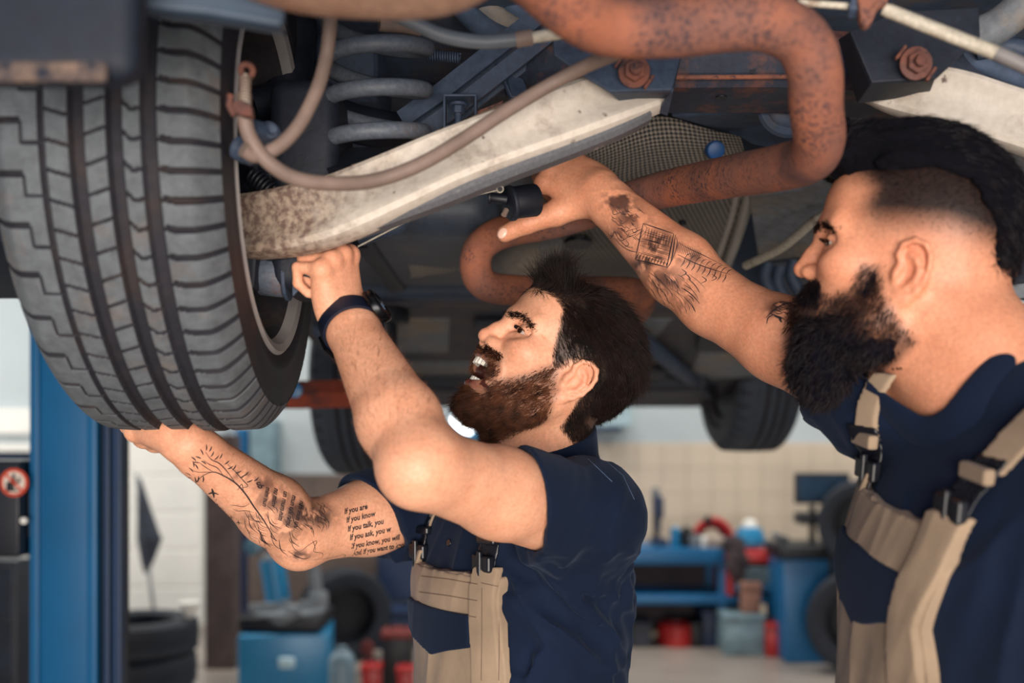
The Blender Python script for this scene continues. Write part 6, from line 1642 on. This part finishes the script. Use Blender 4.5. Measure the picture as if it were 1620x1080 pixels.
# beard volume with curls over it
bv = [ell((.071, 0, -.112), (.042, .047, .048), .02), ell((.060, 0, -.080), (.045, .050, .032), .02)]
for s in (1, -1): bv += [ell((.034, s*.046, -.070), (.030, .019, .030), .02), ell((.022, s*.050, -.080), (.030, .016, .026), .02), cone((.034, s*.060, -.012), (.030, s*.056, -.06), .006, .012, .015)]
bv.append(ell((.100, 0, -.0475), (.05, .0225, .0065), .006, 's'))
V, F = mesh_sdf(bv, .0024, post=lambda d, P: d+(fbm(P*110, 2)-.5)*.009)
V = laplace(V, F, 1, .3); V = (H2o+V*HS2 @ R2).astype(np.float32)
beard2 = cols_mesh('beard', V, F, plain('beard_base', S(14, 14, 22), .95, spec=.05, bmp=0), m2)
Nb = vnormals(V, F)
grow(beard2, 'beard_strands', BEARD2, V, Nb, np.ones(len(V)), 9000, lambda P, n: np.tile(np.array([.4, 0, -1.]), (len(P), 1)) @ R2, .014, .0005, lift=.45, bend=.4, jitter=.5, off=-.002, seed=14)
wm = sstep(.010, -.006, poly_sd(fq[:, 0], fq[:, 2], bd2))*front*sstep(-.09, -.07, fq[:, 2])
grow(m2, 'cheek_beard', hair_mat('brown_cheek_beard', S(34, 22, 22), S(84, 54, 44)), V2, N2, wm**2, 6000, lambda P, n: np.tile(np.array([.3, 0, -1.]), (len(P), 1)) @ R2, .013, .0004, lift=.3, bend=.3, jitter=.35, seed=15)
must = [(.092, -.022), (.13, -.022), (.13, -.040), (.086, -.046), (.076, -.055), (.072, -.046), (.084, -.030)]
wm = sstep(.002, -.002, poly_sd(fq[:, 0], fq[:, 2], must))*front*(np.abs(fq[:, 1]) < .036)
def dirm2(P, n):
    s = np.sign((P-H2o) @ R2[1]); return np.stack([.1+0*s, s*.7, -.65+0*s], 1) @ R2
grow(m2, 'moustache', BEARD2, V2, N2, wm, 2600, dirm2, .016, .0005, lift=.3, bend=.3, jitter=.25, seed=16)
for sd in (1, -1):
    wy = np.zeros(len(fq))
    for yy, zz in ((.010, .0340), (.020, .0360), (.031, .0370), (.040, .0350), (.046, .0310)):
        wy = np.maximum(wy, np.exp(-(((fq[:, 1]*sd-yy)/.006)**2+((fq[:, 2]-zz)/.0034)**2)))
    wy = wy*front*(fq[:, 0] > .05)
    grow(m2, 'eyebrow', HAIR2, V2, N2, wy, 700, lambda P, n, s=sd: np.tile(np.array([-.3, s*.9, .25]), (len(P), 1)) @ R2, .011, .0004, lift=.18, bend=.1, jitter=.2, seed=18)

# --- T-shirt
shirt2 = [etube(T2o, T2, [(z, a, b, c+.006, d+.006) for z, a, b, c, d in torso2 if z < .05], .02, cap=.012)]
shirt2.insert(0, cone(nb2, SH2*.8+nb2*.2, .070, .078, .03)); shirt2.insert(0, cone(nb2, SH2L*.8+nb2*.2, .070, .078, .03))
for shd, elb, t, r0, r1 in ((SH2, EL2, .22, .072, .066), (SH2L, EL2L, .60, .082, .070)):
    sl, hol = sleeve(shd, elb, t, r0, r1, .035); shirt2.append(sl); shirt2.append(hol)
n20, n21 = t2(-.02, 0, -.005), h2(-.01, 0, -.06)
n2d = (n21-n20)/np.linalg.norm(n21-n20)
shirt2.append(cone(n20+n2d*.005, n21+n2d*.06, .082, .078, .004, 's'))
def wr2(d, P):
    q = (P-T2o) @ T2.T
    w = folds(P, T2o, T2, 20, (.1, .25, 1), .016, 3)*sstep(.02, -.1, q[..., 2])
    for sh in (SH2, SH2L):
        ds = np.linalg.norm(P-sh, axis=-1); w = w+folds(P, sh, T2, 26, (.5, .5, -.6), .011, 5)*np.exp(-(ds/.11)**2)
    return d+w-.001
core2 = [p for p in shirt2[:3]]
shirt_f2 = lambda P: eval_all(core2, P)
SHIRT2, Vs2, Fs2 = cloth_part('t_shirt', shirt2, NAVY, m2, .0034, wr2)
def rib_f(P):
    q = P-n20; t = q @ n2d; r = np.linalg.norm(q-t[..., None]*n2d, axis=-1)
    e = np.hypot(r-.0830, (eval_all(shirt2, P)-.001)*.7)
    return e-.0065
cloth_part('neck_rib', [fn(n20+n2d*.03, .12, rib_f)], NAVY, SHIRT2, .0022)
ov2 = empty('bib_overalls', (0, 0, 0)); ov2.parent = m2; ov2.matrix_parent_inverse = Matrix.Translation(m2.location).inverted()
bw2 = lambda a, s: bib_wr(a, s, T2, T2o)
part('bib_panel', shirt_f2, T2o, T2, [(-.135, -.50), (-.128, -.135), (-.112, -.065), (.098, -.065), (.098, -.10), (.084, -.16), (.094, -.21), (.121, -.27), (.155, -.5)], .006, .0035, KHAKI, ov2, bw2(.007, 2))
part('pocket_band', shirt_f2, T2o, T2, [(-.105, -0.120), (-.105, -0.065), (.088, -0.065), (.088, -0.120)], .0115, .003, KHAKI, ov2, bw2(.004, 4))
part('pocket_flap', shirt_f2, T2o, T2, [(-.116, -.113), (.066, -.115), (.050, -.165), (-.03, -.195), (-.118, -.155)], .0155, .003, NAVY, ov2, bw2(.004, 6))
part('pocket', shirt_f2, T2o, T2, [(-.105, -.125), (.056, -.125), (.046, -.17), (.056, -.25), (.060, -.38), (-.105, -.38)], .0105, .003, KHAKI, ov2, bw2(.007, 7))
part('side_strip', shirt_f2, T2o, T2, [(.064, -.050), (.104, -.048), (.096, -.10), (.080, -.16), (.090, -.21), (.118, -.27), (.15, -.5), (.075, -.5), (.058, -.25), (.050, -.17), (.060, -.10)], .0125, .004, KHAKI, ov2, bw2(.006, 8))
part('side_strip', shirt_f2, T2o, T2, [(-.085, -0.043), (-.118, -0.043), (-.130, -0.155), (-.140, -0.500), (-.112, -0.500), (-.110, -0.115)], .0115, .004, KHAKI, ov2, bw2(.006, 8))
for y in (-.098, .084):
    part('strap', shirt_f2, T2o, T2, [(y-.019, -.005), (y+.019, -.005), (y*1.35+.020, .09), (y*1.35-.022, .09)] if y > 0 else [(y-.012, -.005), (y+.012, -.005), (y*.85+.012, .07), (y*.85-.012, .07)], .007, .003, KHAKI, ov2, None, xmin=-.06)
    part('webbing', shirt_f2, T2o, T2, [(y-.018, -.06), (y+.018, -.06), (y+.018, .01), (y-.018, .01)], .010, .0018, BUCKLE, ov2)
    for zz, hh in ((-.006, .008), (-.040, .012)):
        h = [surf_hit(shirt_f2, t2(.3, y, zz), -T2[0])]
        if h[0]:
            bm = bmesh.new(); M = Matrix.Translation(h[0]) @ Matrix(np.stack([T2[0], T2[1], T2[2]]).T.tolist()).to_4x4()
            box(bm, (.008, -.023, -hh), (.020, .023, hh), .003, M)
            if zz < -.02: box(bm, (.016, -.004, -hh-.014), (.023, .004, hh+.006), .002, M)
            obj('buckle', bm, KHAKI if zz > -.02 else BUCKLE, ov2)
lower_body(m2, T2o, T2, KHAKI, 0)

# thumb nail
tip = WR2-fH2*.006+np.array([.0950, .1165, -.010], np.float32)*1.02 @ HH2
nd = np.array([-.25, -.93, -.05], np.float32); nd /= np.linalg.norm(nd); td = HH2[1]-nd*(HH2[1] @ nd); td /= np.linalg.norm(td)
bm = bmesh.new(); bmesh.ops.create_uvsphere(bm, u_segments=20, v_segments=12, radius=1)
Mn = Matrix(np.stack([np.cross(td, nd)*.0068, td*.0088, nd*.0024]).T.tolist()).to_4x4(); Mn.translation = Vector((tip+nd*.0107+td*.001).tolist())
bmesh.ops.transform(bm, matrix=Mn, verts=bm.verts[:]); obj('thumb_nail', bm, plain('nail', S(240, 196, 176), .3, var=.03, bmp=0), m2, True)
# ------------------------------------------------------------------ tattoos: ink lines lying on the skin
INK = plain('tattoo_ink', S(48, 38, 42), .55, var=.2, bmp=0)
def px_of(V): return np.stack([810+FPX*V[:, 0]/V[:, 1], HZ-FPX*(V[:, 2]-CAMZ)/V[:, 1]], 1)
def ink_lines(name, bvh, strokes, parent, conv, off=.00025):
    bm = bmesh.new()
    for w, pts in strokes:
        p = [conv(*q) for q in pts]
        if len(p) > 2: p = [tuple(q) for q in smooth_path([(a, b, 0) for a, b in p], 4)]; p = [(q[0], q[1]) for q in p]
        decal_bm(bm, bvh, p, (lambda t, w=w: w*(.35+.65*math.sin(math.pi*min(max(t, .04), .96)))), off)
    o = obj(name, bm, INK, parent); tag(o, kind='stuff'); return o
def ink_text(name, bvh, lines, parent, conv, off=.00025):
    src = Vector((0, 0, CAMZ))
    for txt, x, y, ang, size in lines:
        cu = bpy.data.curves.new('script', 'FONT'); cu.body = txt; cu.size = size; cu.shear = .35; cu.resolution_u = 2; cu.offset = size*.030
        o = bpy.data.objects.new('script', cu); COL.objects.link(o); bpy.context.view_layer.update()
        me = bpy.data.meshes.new_from_object(o); bpy.data.objects.remove(o)
        bm = bmesh.new(); bm.from_mesh(me); ca, sa = math.cos(ang), math.sin(ang); bad = []
        for v in bm.verts:
            qx, qy = conv(x+v.co.x*ca*.80-v.co.y*sa, y-v.co.y*ca-v.co.x*sa*.80)
            h = bvh.ray_cast(src, (W(qx, qy, 1.0)-src).normalized(), 4)
            if h[0] is None: bad.append(v)
            else: v.co = h[0]+h[1]*off
        bmesh.ops.delete(bm, geom=bad, context='VERTS')
        me2 = bpy.data.meshes.new(name); bm.to_mesh(me2); bm.free(); o = link_mesh(name, me2, INK, parent, False); tag(o, kind='stuff')
cv1 = lambda x, y: (180+x/3.115, 650+y/3.115)
L = .0011; st = []
st += [(.0028, [(800, 640), (740, 540), (690, 470), (650, 410), (600, 355), (540, 318), (490, 300), (440, 318), (405, 350)]), (.0018, [(600, 355), (560, 300), (520, 258), (480, 238), (450, 200)]),
       (.0015, [(500, 300), (455, 300), (415, 300), (385, 290)]), (.0015, [(490, 300), (450, 275), (420, 252)]), (.0015, [(540, 318), (510, 280), (470, 262), (440, 240)]), (.0016, [(620, 380), (660, 370), (640, 345), (600, 300), (560, 262)]),
       (.0016, [(640, 400), (630, 360), (610, 390)]), (.0014, [(670, 455), (640, 470), (600, 465), (570, 462)]), (.0014, [(690, 500), (650, 490), (610, 492), (585, 480)])]
for x, y, a in ((380, 318, 2.5), (392, 300, 2.2), (384, 330, 3.0), (405, 355, 1.6), (412, 350, 1.2), (440, 350, 1.4), (405, 245, 2.3), (420, 255, 2.9), (440, 215, 1.9), (455, 195, 1.4), (470, 200, 1.0), (430, 235, 2.6), (478, 225, .9), (495, 240, .6), (520, 235, .9), (455, 262, 2.4), (545, 262, .5), (560, 285, .3), (585, 290, .8), (600, 305, .2), (620, 330, .4), (655, 350, .2), (690, 345, .5), (640, 320, .6), (415, 285, 2.0), (395, 275, 1.6)):
    st.append((.0024, [(x, y), (x+14*math.cos(a), y-14*math.sin(a)), (x+30*math.cos(a+.15), y-30*math.sin(a+.15))]))
for x, y, s in ((490, 402, 1.5), (515, 472, 1.2), (580, 523, .6), (616, 548, .7), (540, 492, .6)):
    st += [(.0030*s, [(x-16*s, y+4*s), (x, y), (x+18*s, y+6*s)]), (.0030*s, [(x-4*s, y-14*s), (x, y), (x+3*s, y+16*s)])]
rr = random.Random(4)
for i in range(34):      # roots and feathers fanning to the elbow
    x, y = 640+rr.random()*250, 480+rr.random()*170; a = .9+rr.random()*.5; l = 40+rr.random()*70
    st.append((L*(.8+rr.random()), [(x, y), (x+l*.5*math.cos(a), y+l*.5*math.sin(a)+4), (x+l*math.cos(a-.3), y+l*math.sin(a-.3))]))
for i in range(22):
    x, y = 900+rr.random()*130, 450+rr.random()*120; a = .5+rr.random()*.9; l = 30+rr.random()*50
    st.append((L*1.1, [(x, y), (x+l*.5, y+l*.3), (x+l*math.cos(a), y+l*math.sin(a))]))
st += [(L, [(870, 700), (920, 690), (960, 660), (1000, 640), (985, 690), (1028, 700), (1020, 725), (980, 735)]), (L, [(1020, 730), (1080, 720), (1135, 706), (1130, 722), (1060, 735)]), (.0020, [(860, 690), (900, 715), (940, 728), (970, 715)])]
st = [(w*.72, p) for w, p in st]
for i in range(60):
    x, y = 650+rr.random()*330, 430+rr.random()*290
    if y > 330+.75*(x-560) or y < 250+.52*(x-560): continue
    a = .75+rr.random()*.6; l = 18+rr.random()*40; st.append((.0009, [(x, y), (x+l*.5*math.cos(a)+3, y+l*.5*math.sin(a)), (x+l*math.cos(a), y+l*math.sin(a))]))
ink_lines('forearm_tattoo', BVH1, st, BODY1, cv1)
ink_text('script_tattoo', BVH1, [('If you are', 1136, 508, .23, 38), ('If you know', 1146, 550, .23, 38), ('If you talk, you', 1152, 594, .22, 38), ('If you ask, you w', 1162, 636, .21, 38), ('If you know, you will', 1170, 678, .19, 36), ('And if you want to know', 1176, 712, .17, 34)], BODY1, cv1)
ink_text('verse_tattoo', BVH1, [('mim nun', 752, 372, -1.78, 34), ('nu minv', 792, 378, -1.74, 36), ('un mum nim', 838, 392, -1.76, 36), ('mun uni nimu', 880, 412, -1.78, 36), ('nim mun uni', 918, 440, -1.80, 34), ('ub', 700, 350, -1.2, 44)], BODY1, cv1)
# second mechanic
BVH2 = BVHTree.FromPolygons(V2.tolist(), F2.tolist())
cv2 = lambda x, y: (700+x/2.203, 230+y/2.203)
st = []
def frame_lines(p, q, r, s, n, w):      # hatch between edge pq and edge sr
    for i in range(n+1):
        t = i/n; st.append((w, [(p[0]+(q[0]-p[0])*t, p[1]+(q[1]-p[1])*t), (s[0]+(r[0]-s[0])*t, s[1]+(r[1]-s[1])*t)]))
A, B_, C_, D = (700, 272), (806, 308), (782, 424), (672, 396)
for e in ((A, B_), (B_, C_), (C_, D), (D, A)): st.append((.0030, list(e)))
frame_lines((712, 285), (795, 314), (786, 352), (704, 322), 9, .0013); frame_lines(A, D, (694, 380), (716, 290), 2, .001)
for k in range(4): st.append((.0014, [(700-6*k, 300+24*k), (800-5*k, 330+24*k)]))
frame_lines((684, 376), (786, 404), (780, 420), (674, 394), 10, .0028)
st += [(.0030, [(812, 312), (798, 400), (782, 428)]), (.0018, [(815, 318), (818, 350), (800, 402)])]
for o_ in (0, 22, 44, 66): st.append((.0012, [(640+o_*.6, 300+o_*.5), (690+o_*.3, 285+o_*.2)]))
st += [(.0026, [(820, 380), (880, 410), (940, 432), (1004, 450)]), (.0022, [(815, 335), (860, 360), (920, 388), (980, 420)])]
for i in range(9):
    x, y = 845+18*i, 392+7*i; st += [(.0020, [(x, y), (x-4, y+16), (x-14, y+30)]), (.0018, [(x, y), (x+10, y-12), (x+22, y-16)])]
for x, y in ((850, 445), (920, 470), (955, 462)): st.append((.0022, [(x-16, y-14), (x, y), (x-18, y+10)]))
for i in range(26):
    x, y = 690+rr.random()*170, 430+rr.random()*110; a = .6+rr.random()*.5; l = 30+rr.random()*55
    st.append((.0013*(.7+rr.random()), [(x, y), (x+l*.5*math.cos(a)+5, y+l*.5*math.sin(a)), (x+l*math.cos(a), y+l*math.sin(a))]))
for i in range(14):
    x, y = 590+rr.random()*90, 210+rr.random()*110; st.append((.0016, [(x, y), (x+18*rr.random(), y+14), (x+26, y+30*rr.random())]))
st += [(.0022, [(566, 296), (590, 318), (600, 300), (612, 322), (640, 350), (664, 356)]), (.0020, [(600, 320), (620, 345), (650, 365), (680, 372)]), (.0018, [(640, 330), (650, 345), (636, 352)])]
for k in range(7): st.append((.0012, [(708-2*k, 296+15*k), (800-2*k, 324+15*k)]))
for k in range(6): st.append((.0018, [(728+4*k, 336+3*k), (720+4*k, 366+3*k)]))
frame_lines((722, 330), (756, 340), (750, 362), (716, 352), 3, .0014); frame_lines((722, 330), (716, 352), (750, 362), (756, 340), 2, .0014)
frame_lines((820, 330), (900, 372), (890, 396), (812, 372), 14, .0012); frame_lines((676, 396), (780, 424), (778, 434), (690, 410), 18, .0016)
for i in range(40):
    x, y = 680+rr.random()*190, 425+rr.random()*140
    if y > 380+.55*(x-660)-20: a = .9+rr.random()*.4; l = 20+rr.random()*45; st.append((.0012, [(x, y), (x+l*.5*math.cos(a)+4, y+l*.5*math.sin(a)), (x+l*math.cos(a), y+l*math.sin(a))]))
for i in range(26):
    x, y = 575+rr.random()*110, 200+rr.random()*120; st.append((.0014, [(x, y), (x+10*rr.random(), y+8), (x+16, y+18*rr.random())]))
st += [(.0040, [(1128, 600), (1150, 578), (1176, 560), (1215, 548), (1262, 548)]), (.0034, [(1140, 585), (1168, 596), (1182, 616), (1172, 606)]), (.0040, [(1150, 555), (1185, 545), (1230, 560), (1270, 590)]), (.0036, [(1180, 575), (1210, 570), (1245, 600), (1262, 640)]), (.003, [(1130, 622), (1136, 600), (1158, 588)]), (.003, [(1200, 590), (1215, 606), (1205, 620)])]
for i in range(16):
    x, y = 1150+rr.random()*100, 545+rr.random()*60; st.append((.0026, [(x, y), (x+14, y+5), (x+28, y+16*rr.random())]))
st = [(w*.62, p) for w, p in st]
ink_lines('arm_tattoo', BVH2, st, BODY2, cv2)
# ink shading under the lines
def shade_ink(body, V, N, spots, dark, ctr):
    hm = np.linalg.norm(V-ctr, axis=1) < .15; N = N*np.sign((N[hm]*(V[hm]-ctr)).sum(1).mean())
    P = px_of(V); n = len(V); a = body.data.color_attributes['Col']; c = np.empty(n*4, np.float32); a.data.foreach_get('color', c); c = c.reshape(-1, 4)
    view = np.array([0, 0, CAMZ])-V; facing = (N*view).sum(1) > 0
    m = np.zeros(n); nz = fbm(V*90, 3)
    for x, y, rx, ry, k in spots: m = np.maximum(m, k*np.exp(-(((P[:, 0]-x)/rx)**2+((P[:, 1]-y)/ry)**2)))
    m = np.clip(m*sstep(.32, .56, nz)*1.25*facing, 0, .85)[:, None]
    c[:, :3] = c[:, :3]*(1-m)+np.array(dark[:3])*m; a.data.foreach_set('color', c.ravel())
farm = lambda V: (V[:, 1] > 1.2)
sp2 = [(cv2(x, y)+(r, q, k)) for x, y, r, q, k in ((618, 195, 24, 18, 1), (650, 240, 24, 24, .7), (700, 280, 20, 20, .5), (750, 340, 30, 22, .75), (735, 402, 30, 9, 1), (690, 420, 22, 14, .8), (770, 470, 36, 24, .7), (840, 530, 26, 24, .5), (870, 390, 36, 14, .6), (940, 430, 30, 12, .4), (1180, 570, 24, 14, 1), (1240, 600, 24, 20, .8), (610, 310, 18, 14, .6))]
shade_ink(BODY2, V2, N2, sp2, S(46, 34, 40), H2o)
sp1 = [(cv1(x, y)+(r, q, k)) for x, y, r, q, k in ((930, 500, 30, 16, 1.1), (1010, 520, 26, 18, .8), (790, 440, 36, 24, .6), (700, 540, 30, 22, .5), (900, 710, 26, 8, .8), (640, 320, 24, 10, .6), (860, 560, 30, 22, .6), (740, 360, 22, 14, .6))]
shade_ink(BODY1, V1, N1, sp1, S(48, 40, 46), H1o)
